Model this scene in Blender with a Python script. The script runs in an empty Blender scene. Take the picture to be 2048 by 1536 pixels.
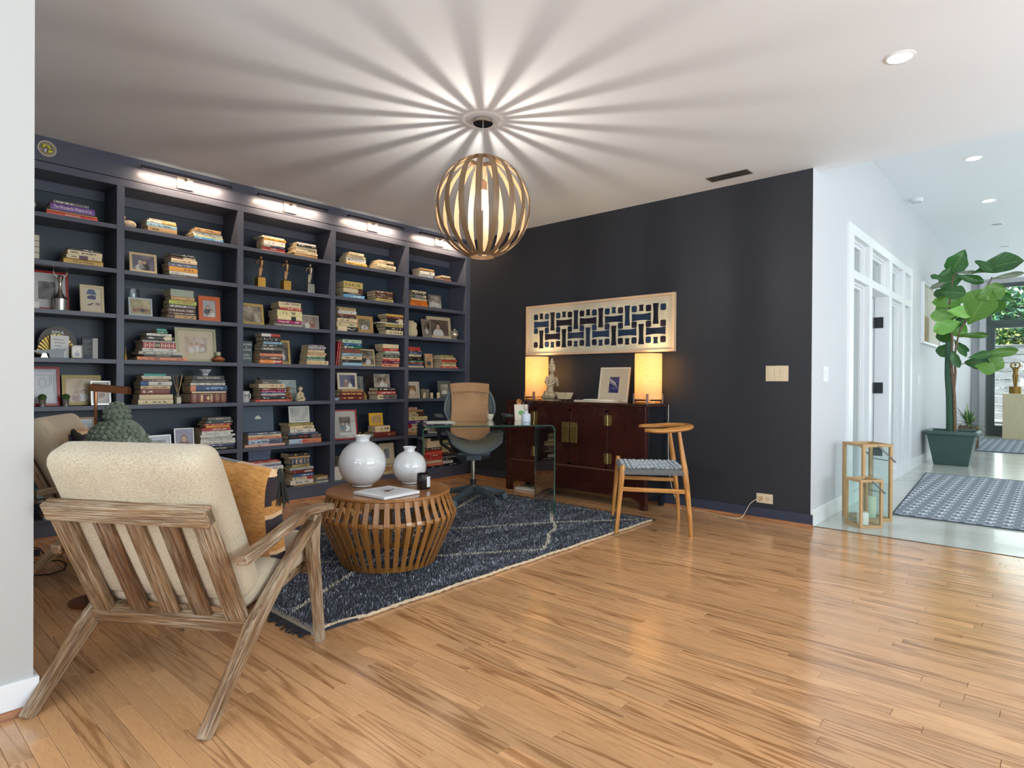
import bpy, bmesh, math, random
from mathutils import Vector, Matrix, Euler
random.seed(7)
SC = bpy.context.scene
COL = SC.collection
PI = math.pi

# ------------------------------------------------------------------ camera, light, exposure
cam_data = bpy.data.cameras.new('camera')
cam_data.sensor_width = 36.0
cam_data.lens = 36.0 * 1223.53 / 2048
cam_data.clip_start = 0.05
cam = bpy.data.objects.new('camera', cam_data)
COL.objects.link(cam)
_yaw, _pitch, _roll = 0.7283, -0.0042, 0.0058
_F = Vector((math.cos(_yaw) * math.cos(_pitch), math.sin(_yaw) * math.cos(_pitch), math.sin(_pitch)))
_R = Vector((math.sin(_yaw), -math.cos(_yaw), 0))
_U = _R.cross(_F)
_R2 = _R * math.cos(_roll) + _U * math.sin(_roll)
_U2 = _U * math.cos(_roll) - _R * math.sin(_roll)
cam.matrix_world = Matrix(((_R2.x, _U2.x, -_F.x, 0), (_R2.y, _U2.y, -_F.y, 0), (_R2.z, _U2.z, -_F.z, 1.0982), (0, 0, 0, 1)))
SC.camera = cam

world = bpy.data.worlds.new('sky')
SC.world = world
world.use_nodes = True
_bg = world.node_tree.nodes['Background']
_bg.inputs[0].default_value = (0.80, 0.90, 1.0, 1)
_bg.inputs[1].default_value = 1.3

def area_light(name, loc, direction, sx, sy, power, color, spread=None):
    d = bpy.data.lights.new(name, 'AREA')
    d.shape = 'RECTANGLE'
    d.size, d.size_y = sx, sy
    d.energy, d.color = power, color
    if spread: d.spread = spread
    o = bpy.data.objects.new(name, d)
    o.location = loc
    o.rotation_euler = Vector(direction).to_track_quat('-Z', 'Y').to_euler()
    COL.objects.link(o)
    return o

# daylight at the hall windows; the other area lights are added fill
area_light('ceiling_fill_south', (2.8, -3.75, 1.55), (0, 1, 1.5), 4.0, 2.2, 235, (0.84, 0.92, 1.0))  # added fill at an unseen window, tilted up to brighten the ceiling
area_light('daylight_south_hall', (10.3, -3.75, 1.75), (0, 1, 0.25), 8.5, 2.7, 40, (0.86, 0.90, 1.0))
area_light('ceiling_fill_west', (-3.35, -0.6, 1.5), (1, 0, 1.5), 4.2, 2.2, 275, (0.80, 0.90, 1.0))  # added on the unseen west side, aimed upward to lift the ceiling
area_light('daylight_hall_end', (16.85, -0.6, 1.7), (-1, 0, 0.0), 3.2, 2.9, 55, (0.90, 0.98, 1.0))
area_light('side_room_fill', (7.6, 4.7, 1.5), (0, -1, 0.0), 3.4, 2.0, 22, (0.95, 0.98, 1.0))  # added to light the room behind the glazed screen
_sd = bpy.data.lights.new('sun', 'SUN')
_sd.energy, _sd.angle, _sd.color = 9.0, math.radians(1.5), (1.0, 0.96, 0.9)
_so = bpy.data.objects.new('sun', _sd)
_so.rotation_euler = Vector((0.22, 0.62, -0.82)).to_track_quat('-Z', 'Y').to_euler()
COL.objects.link(_so)

vs = SC.view_settings
SC.display_settings.display_device = 'sRGB'
vs.view_transform = 'Standard'
vs.look = 'None'
vs.exposure = 0.47
vs.gamma = 1.0
vs.use_curve_mapping = False
SC.cycles.use_denoising = True
SC.cycles.max_bounces = 8
SC.cycles.diffuse_bounces = 4
SC.cycles.glossy_bounces = 4
SC.cycles.transmission_bounces = 8
SC.cycles.transparent_max_bounces = 16
SC.cycles.caustics_reflective = False
SC.cycles.caustics_refractive = False
SC.cycles.sample_clamp_indirect = 4.0

# ------------------------------------------------------------------ colours and materials
def lin(c):
    return tuple((x / 12.92 if x <= 0.04045 else ((x + 0.055) / 1.055) ** 2.4) for x in c)
def rgb(h):
    h = h.lstrip('#')
    return lin(tuple(int(h[i:i + 2], 16) / 255 for i in (0, 2, 4)))
def rgba(h): return (*rgb(h), 1.0)

class NT:
    def __init__(self, name):
        self.m = bpy.data.materials.new(name)
        self.m.use_nodes = True
        self.t = self.m.node_tree
        self.b = self.t.nodes['Principled BSDF']
        self.out = self.t.nodes['Material Output']
    def n(self, kind, **kw):
        nd = self.t.nodes.new('ShaderNode' + kind)
        for k, v in kw.items(): setattr(nd, k, v)
        return nd
    def link(self, a, b): self.t.links.new(a, b)
    def put(self, sock, v):
        if hasattr(v, 'is_output'): self.link(v, sock)
        else: sock.default_value = v
    def math(self, op, a, b=None, c=None, clamp=False):
        nd = self.n('Math', operation=op, use_clamp=clamp)
        self.put(nd.inputs[0], a)
        if b is not None: self.put(nd.inputs[1], b)
        if c is not None: self.put(nd.inputs[2], c)
        return nd.outputs[0]
    def vmath(self, op, a, b=None):
        nd = self.n('VectorMath', operation=op)
        self.put(nd.inputs[0], a)
        if b is not None: self.put(nd.inputs[1], b)
        return nd.outputs[0]
    def mix(self, f, a, b):
        nd = self.n('Mix', data_type='RGBA')
        self.put(nd.inputs[0], f); self.put(nd.inputs[6], a); self.put(nd.inputs[7], b)
        return nd.outputs[2]
    def noise(self, vec, scale=5, detail=2, rough=0.5, dist=0.0):
        nd = self.n('TexNoise')
        if vec is not None: self.link(vec, nd.inputs['Vector'])
        nd.inputs['Scale'].default_value = scale
        nd.inputs['Detail'].default_value = detail
        nd.inputs['Roughness'].default_value = rough
        nd.inputs['Distortion'].default_value = dist
        return nd.outputs['Fac']
    def ramp(self, f, stops):
        nd = self.n('ValToRGB')
        self.link(f, nd.inputs[0])
        e = nd.color_ramp.elements
        while len(e) < len(stops): e.new(0.5)
        for i, (p, c) in enumerate(stops):
            e[i].position = p
            e[i].color = c if len(c) == 4 else (*c, 1)
        return nd.outputs[0]
    def attr(self, name, kind='GEOMETRY'):
        return self.n('Attribute', attribute_name=name, attribute_type=kind)
    def geo(self): return self.n('NewGeometry')
    def tex(self): return self.n('TexCoord')
    def bump(self, h, strength=0.3, dist=0.01):
        nd = self.n('Bump')
        nd.inputs['Strength'].default_value = strength
        nd.inputs['Distance'].default_value = dist
        self.link(h, nd.inputs['Height'])
        self.link(nd.outputs[0], self.b.inputs['Normal'])
    def base(self, v): self.put(self.b.inputs['Base Color'], v)
    def set(self, **kw):
        names = dict(rough='Roughness', metal='Metallic', coat='Coat Weight', coatr='Coat Roughness', trans='Transmission Weight',
                     ior='IOR', spec='Specular IOR Level', sheen='Sheen Weight', alpha='Alpha', sub='Subsurface Weight')
        for k, v in kw.items(): self.put(self.b.inputs[names[k]], v)
        return self

_mats = {}
def plain(hexcol, rough=0.5, metal=0.0, coat=0.0, noise=0.0, nscale=40, bump=0.0, name=None, **kw):
    key = (hexcol, rough, metal, coat, noise, nscale, bump, tuple(sorted(kw.items())))
    if key in _mats: return _mats[key]
    t = NT(name or 'paint')
    t.set(rough=rough, metal=metal, coat=coat, **kw)
    c = rgba(hexcol)
    t.b.inputs['Base Color'].default_value = c
    if noise or bump:
        f = t.noise(t.tex().outputs['Object'], nscale, 3)
        if noise:
            d = tuple(x * (1 - noise) for x in c[:3]) + (1,)
            l = tuple(min(1, x * (1 + noise)) for x in c[:3]) + (1,)
            t.base(t.ramp(f, [(0.3, d), (0.7, l)]))
        if bump: t.bump(f, bump, 0.004)
    _mats[key] = t.m
    return t.m

def emit(hexcol, strength, name='glow'):
    t = NT(name)
    t.b.inputs['Base Color'].default_value = rgba(hexcol)
    t.b.inputs['Emission Color'].default_value = rgba(hexcol)
    t.b.inputs['Emission Strength'].default_value = strength
    return t.m

def grained(name, light, dark, rough=0.45, along=2.2, across=26, white=0.0, contrast=1.0, coat=0.0, ringy=9.0, bump=0.15, whitehex='#d9cdbb'):
    """wood whose grain follows the per-vertex vector 'g' (z along the piece)"""
    t = NT(name)
    a = t.attr('g').outputs['Vector']
    oi = t.n('ObjectInfo').outputs['Random']
    comb = t.n('CombineXYZ')
    t.put(comb.inputs[0], t.math('MULTIPLY', oi, 31.0)); t.put(comb.inputs[2], t.math('MULTIPLY', oi, 17.0))
    v = t.vmath('ADD', a, comb.outputs[0])
    vs_ = t.vmath('MULTIPLY', v, (across, across, along))
    n1 = t.noise(vs_, 1.0, 2, 0.5, 0.2)
    rings = t.math('SINE', t.math('MULTIPLY', n1, ringy * 6.28))
    rings = t.math('MULTIPLY_ADD', rings, 0.5, 0.5)
    fine = t.noise(t.vmath('MULTIPLY', v, (420, 420, 14)), 1.0, 2, 0.6)
    f = t.math('MULTIPLY_ADD', t.math('SUBTRACT', fine, 0.5), 1.1, rings)
    f = t.math('MULTIPLY_ADD', f, 0.62 * contrast, 0.22)
    c = t.mix(t.math('MINIMUM', t.math('MAXIMUM', f, 0.0), 1.0), rgba(light), rgba(dark))
    if white:
        w = t.noise(t.vmath('MULTIPLY', v, (260, 260, 9)), 1.0, 3, 0.65)
        w2 = t.noise(t.vmath('MULTIPLY', v, (9, 9, 3)), 1.0, 1)
        wf = t.math('MULTIPLY', t.math('SUBTRACT', t.math('ADD', w, t.math('MULTIPLY', w2, 0.55)), 0.72), 4.0 * white, clamp=True)
        c = t.mix(wf, c, rgba(whitehex))
    t.base(c)
    t.set(rough=rough, coat=coat)
    if bump: t.bump(fine, bump, 0.002)
    return t.m

# ------------------------------------------------------------------ mesh building
class MB:
    def __init__(s): s.v, s.f, s.m, s.g, s.sm, s.c = [], [], [], [], [], []
    def add(s, verts, faces, mat=0, g=None, smooth=False, col=None):
        o = len(s.v)
        s.v += [tuple(p) for p in verts]
        s.g += [tuple(p) for p in (g or verts)]
        if col is not None: s.c += [col] * len(verts)
        s.f += [tuple(i + o for i in f) for f in faces]
        s.m += [mat] * len(faces)
        s.sm += [smooth] * len(faces)
        return s
    BF = [(0, 2, 3, 1), (4, 5, 7, 6), (0, 1, 5, 4), (2, 6, 7, 3), (0, 4, 6, 2), (1, 3, 7, 5)]
    def box(s, x0, x1, y0, y1, z0, z1, mat=0, M=None, col=None):
        P = [Vector((x, y, z)) for z in (z0, z1) for y in (y0, y1) for x in (x0, x1)]
        d = [x1 - x0, y1 - y0, z1 - z0]
        k = sorted(range(3), key=lambda i: d[i])
        g = [(p[k[0]], p[k[1]], p[k[2]]) for p in P]
        if M is not None: P = [M @ p for p in P]
        return s.add(P, s.BF, mat, g, col=col)
    def cbox(s, c, d, mat=0, M=None, col=None):
        return s.box(c[0] - d[0] / 2, c[0] + d[0] / 2, c[1] - d[1] / 2, c[1] + d[1] / 2, c[2] - d[2] / 2, c[2] + d[2] / 2, mat, M, col)
    def beam(s, p0, p1, w, h, side=(0, 0, 1), w1=None, h1=None, mat=0):
        """tapered rectangular bar: w along 'side', h across both"""
        p0, p1 = Vector(p0), Vector(p1)
        a = (p1 - p0); L = a.length; a.normalize()
        sd = Vector(side); sd = (sd - a * sd.dot(a)).normalized()
        t = a.cross(sd)
        w1 = w if w1 is None else w1; h1 = h if h1 is None else h1
        P, g = [], []
        for p, ww, hh, zz in ((p0, w, h, 0), (p1, w1, h1, L)):
            for j in (-1, 1):
                for i in (-1, 1):
                    P.append(p + sd * i * ww / 2 + t * j * hh / 2)
                    g.append((i * ww / 2, j * hh / 2, zz))
        return s.add(P, s.BF, mat, g)
    def path(s, pts, w, h, side, mat=0, ws=None, hs=None, smooth=False):
        """rectangular bar swept along a polyline; 'side' fixes the width direction"""
        pts = [Vector(p) for p in pts]; n = len(pts); P, g = [], []; acc = 0
        for i, p in enumerate(pts):
            a = (pts[min(i + 1, n - 1)] - pts[max(i - 1, 0)]).normalized()
            sd = Vector(side[i] if isinstance(side, list) else side); sd = (sd - a * sd.dot(a)).normalized()
            t = a.cross(sd)
            ww = ws[i] if ws else w; hh = hs[i] if hs else h
            if i: acc += (p - pts[i - 1]).length
            for x, y in ((-1, -1), (1, -1), (1, 1), (-1, 1)):
                P.append(p + sd * x * ww / 2 + t * y * hh / 2); g.append((x * ww / 2, y * hh / 2, acc))
        F = [(3, 2, 1, 0), (4 * n - 4, 4 * n - 3, 4 * n - 2, 4 * n - 1)]
        for i in range(n - 1):
            for k in range(4):
                F.append((4 * i + k, 4 * i + (k + 1) % 4, 4 * i + 4 + (k + 1) % 4, 4 * i + 4 + k))
        return s.add(P, F, mat, g, smooth)
    def tube(s, pts, r, n=10, mat=0, closed=False, caps=True, flat=1.0):
        pts = [Vector(p) for p in pts]; N = len(pts)
        rr = r if isinstance(r, (list, tuple)) else [r] * N
        P, g = [], []; acc = 0; prev = None
        for i, p in enumerate(pts):
            if closed: a = pts[(i + 1) % N] - pts[i - 1]
            else: a = pts[min(i + 1, N - 1)] - pts[max(i - 1, 0)]
            a.normalize()
            if prev is None:
                u = Vector((0, 0, 1)) if abs(a.z) < 0.9 else Vector((1, 0, 0))
            else: u = prev
            u = (u - a * u.dot(a)).normalized(); prev = u
            w = a.cross(u)
            if i: acc += (p - pts[i - 1]).length
            for k in range(n):
                t = 2 * PI * k / n
                P.append(p + u * math.cos(t) * rr[i] * flat + w * math.sin(t) * rr[i]); g.append((math.cos(t) * rr[i], math.sin(t) * rr[i], acc))
        F = []
        for i in range(N if closed else N - 1):
            j = (i + 1) % N
            for k in range(n):
                F.append((i * n + k, i * n + (k + 1) % n, j * n + (k + 1) % n, j * n + k))
        s.add(P, F, mat, g, True)
        if caps and not closed:
            o = len(s.v) - len(P)
            s.f += [tuple(o + k for k in reversed(range(n))), tuple(o + (N - 1) * n + k for k in range(n))]
            s.m += [mat, mat]; s.sm += [False, False]
        return s
    def lathe(s, prof, c=(0, 0, 0), n=32, mat=0, M=None, sx=1.0, sy=1.0):
        P, F, g = [], [], []
        for r, z in prof:
            for k in range(n):
                t = 2 * PI * k / n
                p = Vector((c[0] + r * math.cos(t) * sx, c[1] + r * math.sin(t) * sy, c[2] + z))
                P.append(M @ p if M is not None else p); g.append((r * math.cos(t), z, r * math.sin(t)))
        for i in range(len(prof) - 1):
            for k in range(n):
                F.append((i * n + k, i * n + (k + 1) % n, (i + 1) * n + (k + 1) % n, (i + 1) * n + k))
        s.add(P, F, mat, g, True)
        o = len(s.v) - len(P)
        ringy = prof[0] == prof[-1]
        if prof[0][0] > 1e-5 and not ringy: s.f.append(tuple(o + k for k in reversed(range(n)))); s.m.append(mat); s.sm.append(False)
        if prof[-1][0] > 1e-5 and not ringy: s.f.append(tuple(o + (len(prof) - 1) * n + k for k in range(n))); s.m.append(mat); s.sm.append(False)
        return s
    def ball(s, c, r, n=12, mat=0, M=None):
        m = max(4, n // 2 + 1)
        rx, ry, rz = (r, r, r) if not isinstance(r, (tuple, list)) else r
        P = []; F = []
        for i in range(m + 1):
            ph = PI * i / m
            for k in range(n):
                t = 2 * PI * k / n
                p = Vector((c[0] + rx * math.sin(ph) * math.cos(t), c[1] + ry * math.sin(ph) * math.sin(t), c[2] - rz * math.cos(ph)))
                P.append(M @ p if M is not None else p)
        for i in range(m):
            for k in range(n):
                F.append((i * n + k, i * n + (k + 1) % n, (i + 1) * n + (k + 1) % n, (i + 1) * n + k))
        return s.add(P, F, mat, None, True)
    def prism(s, poly, y0, y1, mat=0, M=None, smooth=False):
        """extrude an (x, z) outline from y0 to y1"""
        n = len(poly)
        P = [Vector((x, y0, z)) for x, z in poly] + [Vector((x, y1, z)) for x, z in poly]
        if M is not None: P = [M @ p for p in P]
        F = [tuple(range(n)), tuple(reversed(range(n, 2 * n)))] + [(i + n, (i + 1) % n + n, (i + 1) % n, i) for i in range(n)]
        return s.add(P, F, mat, None, smooth)
    def mesh(s, name, mats, sharp=35):
        me = bpy.data.meshes.new(name)
        me.from_pydata(s.v, [], s.f)
        for m in (mats if isinstance(mats, (list, tuple)) else [mats]): me.materials.append(m)
        me.polygons.foreach_set('material_index', s.m)
        me.polygons.foreach_set('use_smooth', s.sm)
        a = me.attributes.new('g', 'FLOAT_VECTOR', 'POINT')
        a.data.foreach_set('vector', [x for p in s.g for x in p])
        if s.c and len(s.c) == len(s.v):
            a = me.attributes.new('tone', 'FLOAT_COLOR', 'POINT')
            a.data.foreach_set('color', [x for p in s.c for x in p])
        me.update()
        if any(s.sm): me.set_sharp_from_angle(angle=math.radians(sharp))
        return me
    def build(s, name, mats, parent=None, bevel=0, sharp=35):
        o = bpy.data.objects.new(name, s.mesh(name, mats, sharp))
        COL.objects.link(o)
        if parent is not None: o.parent = parent
        if bevel:
            b = o.modifiers.new('bevel', 'BEVEL'); b.width = bevel; b.segments = 2; b.limit_method = 'ANGLE'; b.angle_limit = math.radians(40)
        return o

def thing(name, label, cat, loc=(0, 0, 0), rz=0.0, group=None):
    o = bpy.data.objects.new(name, None)
    COL.objects.link(o)
    o.empty_display_size = 0.1
    o.location = loc; o.rotation_euler = (0, 0, rz)
    tag(o, label, cat, group)
    return o
def tag(o, label, cat, group=None):
    o['label'] = label; o['category'] = cat
    if group: o['group'] = group
    return o
def struct(o): o['kind'] = 'structure'; return o
def stuff(o): o['kind'] = 'stuff'; return o
def dup(root, loc=None, rz=None, label=None, group=None):
    r = root.copy(); COL.objects.link(r)
    if loc is not None: r.location = loc
    if rz is not None: r.rotation_euler = (0, 0, rz)
    if label: r['label'] = label
    if group: r['group'] = group
    for ch in list(root.children):
        c = ch.copy(); COL.objects.link(c); c.parent = r
        for gch in list(ch.children):
            d = gch.copy(); COL.objects.link(d); d.parent = c
    return r
def soft(o, levels=2, typ='CATMULL_CLARK'):
    m = o.modifiers.new('subdivision', 'SUBSURF'); m.levels = m.render_levels = levels
    for p in o.data.polygons: p.use_smooth = True
    return o
def text_mesh(name, s, size, mat, parent, loc, rot, width=None, depth=0.0003, height=None, align='CENTER'):
    c = bpy.data.curves.new(name, 'FONT'); c.body = s; c.size = size; c.align_x = align; c.align_y = 'CENTER'; c.extrude = depth
    c.resolution_u = 2
    o = bpy.data.objects.new(name, c)
    dg = bpy.context.evaluated_depsgraph_get()
    COL.objects.link(o)
    dg.update()
    me = bpy.data.meshes.new_from_object(o.evaluated_get(dg))
    bpy.data.objects.remove(o)
    me.name = name
    me.materials.clear(); me.materials.append(mat)
    xs = [v.co.x for v in me.vertices]; ys = [v.co.y for v in me.vertices]
    w, h = max(xs) - min(xs), max(ys) - min(ys)
    sx = width / w if width else 1.0
    sy = height / h if height else (sx if width else 1.0)
    for v in me.vertices: v.co.x *= sx; v.co.y *= sy
    ob = bpy.data.objects.new(name, me); COL.objects.link(ob)
    if parent is not None: ob.parent = parent
    ob.location = loc; ob.rotation_euler = rot
    return ob
def rounded_rect(w, h, r, n=4):
    P = []
    for cx, cz, a0 in ((w / 2 - r, h / 2 - r, 0), (-w / 2 + r, h / 2 - r, 90), (-w / 2 + r, -h / 2 + r, 180), (w / 2 - r, -h / 2 + r, 270)):
        for i in range(n + 1):
            a = math.radians(a0 + 90 * i / n); P.append((cx + r * math.cos(a), cz + r * math.sin(a)))
    return P

# ------------------------------------------------------------------ shared materials
def floor_wood():
    t = NT('oak_strip_floor')
    a = t.attr('g').outputs['Vector']
    tone = t.attr('tone').outputs['Color']
    n1 = t.noise(t.vmath('MULTIPLY', a, (17, 1.1, 1)), 1.0, 1, 0.4, 0.1)
    rings = t.math('SINE', t.math('MULTIPLY', n1, 40.0))
    rings = t.math('POWER', t.math('MULTIPLY_ADD', rings, 0.5, 0.5), 2.6)
    rm = t.noise(t.vmath('MULTIPLY', a, (0.31, 0.05, 1)), 1.0, 0)
    rings = t.math('MULTIPLY', rings, t.math('MULTIPLY_ADD', t.math('SUBTRACT', rm, 0.38), 3.6, 0.18, clamp=True))
    pores = t.noise(t.vmath('MULTIPLY', a, (520, 16, 1)), 1.0, 2, 0.6)
    f = t.math('MULTIPLY_ADD', t.math('SUBTRACT', pores, 0.5), 1.25, t.math('MULTIPLY', rings, 0.68))
    f = t.math('ADD', f, 0.10, clamp=True)
    c = t.mix(f, rgba('#d8a676'), rgba('#8c5c34'))
    c2 = t.n('Mix', data_type='RGBA', blend_type='MULTIPLY')
    c2.inputs[0].default_value = 1.0
    t.link(c, c2.inputs[6]); t.link(tone, c2.inputs[7])
    t.base(c2.outputs[2])
    big = t.noise(t.tex().outputs['Object'], 1.3, 3)
    t.set(rough=t.math('MULTIPLY_ADD', big, 0.10, 0.12), spec=0.5, coat=0.25, coatr=0.16)
    und = t.noise(t.vmath('MULTIPLY', a, (24, 1.2, 1)), 1.0, 2)
    t.bump(t.math('MULTIPLY_ADD', und, 1.0, t.math('MULTIPLY', rings, -0.05)), 0.16, 0.004)
    return t.m
def concrete():
    t = NT('polished_concrete')
    o = t.tex().outputs['Object']
    f = t.noise(o, 1.4, 5, 0.6, 0.4)
    t.base(t.ramp(f, [(0.3, rgba('#a9aca4')), (0.5, rgba('#bbbeb6')), (0.72, rgba('#c9cbc4'))]))
    t.set(rough=t.math('MULTIPLY_ADD', t.noise(o, 3, 3), 0.12, 0.16), coat=0.2)
    return t.m
def wall_paint(name, h, rough=0.55, bump=0.04):
    t = NT(name); t.b.inputs['Base Color'].default_value = rgba(h); t.set(rough=rough, spec=0.3)
    t.bump(t.noise(t.tex().outputs['Object'], 260, 2), bump, 0.001)
    return t.m
def clear_glass(name='clear_glass', tint=(0.96, 0.99, 0.97), rough=0.0, refl=1.0):
    """thin pane: fresnel reflection over a see-through body"""
    t = NT(name)
    tr = t.n('BsdfTransparent'); tr.inputs[0].default_value = (*tint, 1)
    gl = t.n('BsdfGlossy'); gl.inputs['Roughness'].default_value = rough
    fr = t.n('Fresnel'); t.link(t.math('MULTIPLY_ADD', t.geo().outputs['Backfacing'], 1 / 1.5 - 1.5, 1.5), fr.inputs[0])
    mx = t.n('MixShader')
    t.link(t.math('MULTIPLY', fr.outputs[0], refl, clamp=True), mx.inputs[0]); t.link(tr.outputs[0], mx.inputs[1]); t.link(gl.outputs[0], mx.inputs[2])
    t.link(mx.outputs[0], t.out.inputs[0])
    return t.m

M_FLOOR = floor_wood()
M_CONC = concrete()
M_WHITE = wall_paint('white_wall_paint', '#c9cace')
M_CEIL = wall_paint('ceiling_paint', '#e6eaf0', 0.7)
M_NAVY = wall_paint('navy_wall_paint', '#303238', 0.42)
M_CASE = wall_paint('navy_cabinet_paint', '#535664', 0.34, 0.02)
M_TRIMW = plain('#e6e8ea', 0.35)
M_SHOE = grained('stained_oak_moulding', '#b98057', '#7a4a2c', 0.35, 1.5, 30)
M_GLASS = clear_glass()
M_PANE = clear_glass('picture_glass', (0.98, 0.98, 0.98), 0.02, 0.8)
M_DARKMETAL = plain('#2d3134', 0.4, 0.3)

# ------------------------------------------------------------------ room shell
def solid(name, boxes, mat, bevel=0):
    mb = MB()
    for b in boxes: mb.box(*b)
    return struct(mb.build(name, mat, bevel=bevel))

X0, Y0, YH, ZC, ZH = 5.0095, 5.1277, 1.40, 2.74, 3.32
floor = solid('floor', [(-3.2, 5.045, -3.6, 5.5, -0.2, -0.012)], plain('#3a2616', 0.8))
solid('floor.001', [(5.045, 16.75, -3.6, 1.55, -0.2, 0.0)], M_CONC).name = 'floor.001'
solid('floor', [(5.13, 10.0, 1.55, 5.05, -0.2, 0.0)], M_CONC)
solid('wall_right', [(X0, 5.13, 1.404, 5.55, 0, ZC)], M_NAVY)
solid('wall_hall', [(5.0115, 6.12, YH, 1.55, 0, 3.4), (6.12, 9.09, YH, 1.55, 2.46, 3.4), (9.09, 16.75, YH, 1.55, 0, 3.4)], M_WHITE)
solid('wall_end', [(16.6, 16.75, 1.14, 1.55, 0, 3.4), (16.6, 16.75, -2.4, 1.14, 3.24, 3.4), (16.6, 16.75, -3.6, -2.4, 0, 3.4), (16.5, 16.6, 1.16, 1.26, 0, ZH)], M_WHITE)
solid('wall_south', [(-3.2, 0.8, -3.75, -3.6, 0, 3.4), (0.8, 4.8, -3.75, -3.6, 0, 0.3), (0.8, 4.8, -3.75, -3.6, 2.6, 3.4), (4.8, 6.0, -3.75, -3.6, 0, 3.4),
                     (6.0, 14.6, -3.75, -3.6, 0, 0.25), (6.0, 14.6, -3.75, -3.6, 3.1, 3.4), (14.6, 16.75, -3.75, -3.6, 0, 3.4)], M_WHITE)
solid('wall_west', [(-3.35, -3.2, -3.75, -2.7, 0, 3.4), (-3.35, -3.2, -2.7, 1.5, 0, 0.3), (-3.35, -3.2, -2.7, 1.5, 2.6, 3.4), (-3.35, -3.2, 1.5, 2.66, 0, 3.4)], M_WHITE)
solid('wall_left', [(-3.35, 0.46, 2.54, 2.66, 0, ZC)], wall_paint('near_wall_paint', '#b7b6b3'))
solid('wall_alcove', [(0.38, 0.46, 2.66, 5.55, 0, ZC)], M_WHITE)
solid('wall_back', [(0.38, 5.13, 5.47, 5.6, 0, ZC)], M_NAVY)
solid('wall_side_room', [(10.0, 10.1, 1.55, 5.05, 0, 2.8), (5.13, 5.9, 5.0, 5.1, 0, 2.8), (9.3, 10.0, 5.0, 5.1, 0, 2.8), (5.9, 9.3, 5.0, 5.1, 0, 0.5), (5.9, 9.3, 5.0, 5.1, 2.5, 2.8), (5.13, 5.16, 1.55, 5.0, 0, 2.8)], M_WHITE)
solid('ceiling', [(-3.35, 5.13, -3.75, 5.6, ZC, 3.4)], M_CEIL)
solid('ceiling', [(5.13, 16.75, -3.75, 1.55, ZH, 3.42)], M_CEIL)
solid('ceiling', [(5.13, 10.1, 1.55, 5.1, 2.75, 2.85)], M_CEIL)
for nm, bx in (('window_3', (0.8, 4.8, -3.68, -3.6, 0.3, 2.6)), ('window_4', (6.0, 14.6, -3.68, -3.6, 0.25, 3.1))):  # unseen; the main room's window is shifted right to shape the light
    mb = MB(); x0, x1, y0, y1, z0, z1 = bx
    n = 3 if nm == 'window_3' else 6
    mb.box(x0, x1, y0, y1, z0, z0 + 0.05); mb.box(x0, x1, y0, y1, z1 - 0.05, z1)
    for i in range(n + 1):
        xx = x0 + (x1 - x0 - 0.05) * i / n
        mb.box(xx, xx + 0.05, y0, y1, z0, z1)
    w = struct(mb.build(nm, M_DARKMETAL))
    for i in range(n):
        xa = x0 + (x1 - x0 - 0.05) * i / n + 0.05; xb = x0 + (x1 - x0 - 0.05) * (i + 1) / n
        MB().box(xa, xb, -3.645, -3.64, z0 + 0.05, z1 - 0.05).build('pane', M_GLASS, w)
mb = MB()
mb.box(-3.28, -3.2, -2.7, 1.5, 0.3, 0.35); mb.box(-3.28, -3.2, -2.7, 1.5, 2.55, 2.6)
for i in range(4): mb.box(-3.28, -3.2, -2.7 + 1.38 * i, -2.64 + 1.38 * i, 0.3, 2.6)
w = struct(mb.build('window_5', M_DARKMETAL))
for i in range(3): MB().box(-3.245, -3.24, -2.64 + 1.38 * i, -1.32 + 1.38 * i, 0.35, 2.55).build('pane', M_GLASS, w)

# skirtings
mb = MB(); mb.box(4.994, X0, 1.385, 5.13, 0.012, 0.095); struct(mb.build('baseboard_right', wall_paint('navy_trim', '#3a4050', 0.35), bevel=0.002))
def quarter(name, p0, p1, n):  # quarter-round shoe moulding, n = direction away from wall
    mb = MB(); r = 0.022; p0, p1, n = Vector(p0), Vector(p1), Vector(n)
    prof = [(0, 0), (r, 0)] + [(r * math.cos(a), r * math.sin(a)) for a in (0.4, 0.8, 1.2)] + [(0, r)]
    P, g = [], []
    for p, z in ((p0, 0), (p1, (p1 - p0).length)):
        for a, b in prof: P.append(p + n * a + Vector((0, 0, b))); g.append((a, b, z))
    k = len(prof)
    F = [tuple(range(k)), tuple(reversed(range(k, 2 * k)))] + [(i, i + k, (i + 1) % k + k, (i + 1) % k) for i in range(k)]
    mb.add(P, F, 0, g)
    return struct(mb.build(name, M_SHOE))
quarter('trim_1', (4.994, 1.378, 0), (4.994, 5.11, 0), (-1, 0, 0))
quarter('trim_2', (0.46, Y0 - 0.001, 0), (4.99, Y0 - 0.001, 0), (0, -1, 0))
quarter('trim_3', (-3.2, 2.524, 0), (0.474, 2.524, 0), (0, -1, 0))
mb = MB(); mb.box(-3.2, 0.474, 2.524, 2.54, 0.012, 0.108); mb.box(0.46, 0.474, 2.54, 2.66, 0.0, 0.108)
struct(mb.build('baseboard_left', M_TRIMW, bevel=0.002))
mb = MB(); mb.box(5.0, 6.03, 1.385, YH, 0, 0.125); struct(mb.build('baseboard_hall', M_TRIMW, bevel=0.002))
mb = MB(); mb.box(9.14, 16.5, 1.385, YH, 0, 0.125); struct(mb.build('baseboard_hall.001', M_TRIMW, bevel=0.002))
MB().box(5.036, 5.05, -3.6, 1.385, -0.01, 0.003).build('trim_4', plain('#5d4a38', 0.4))['kind'] = 'structure'

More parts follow.
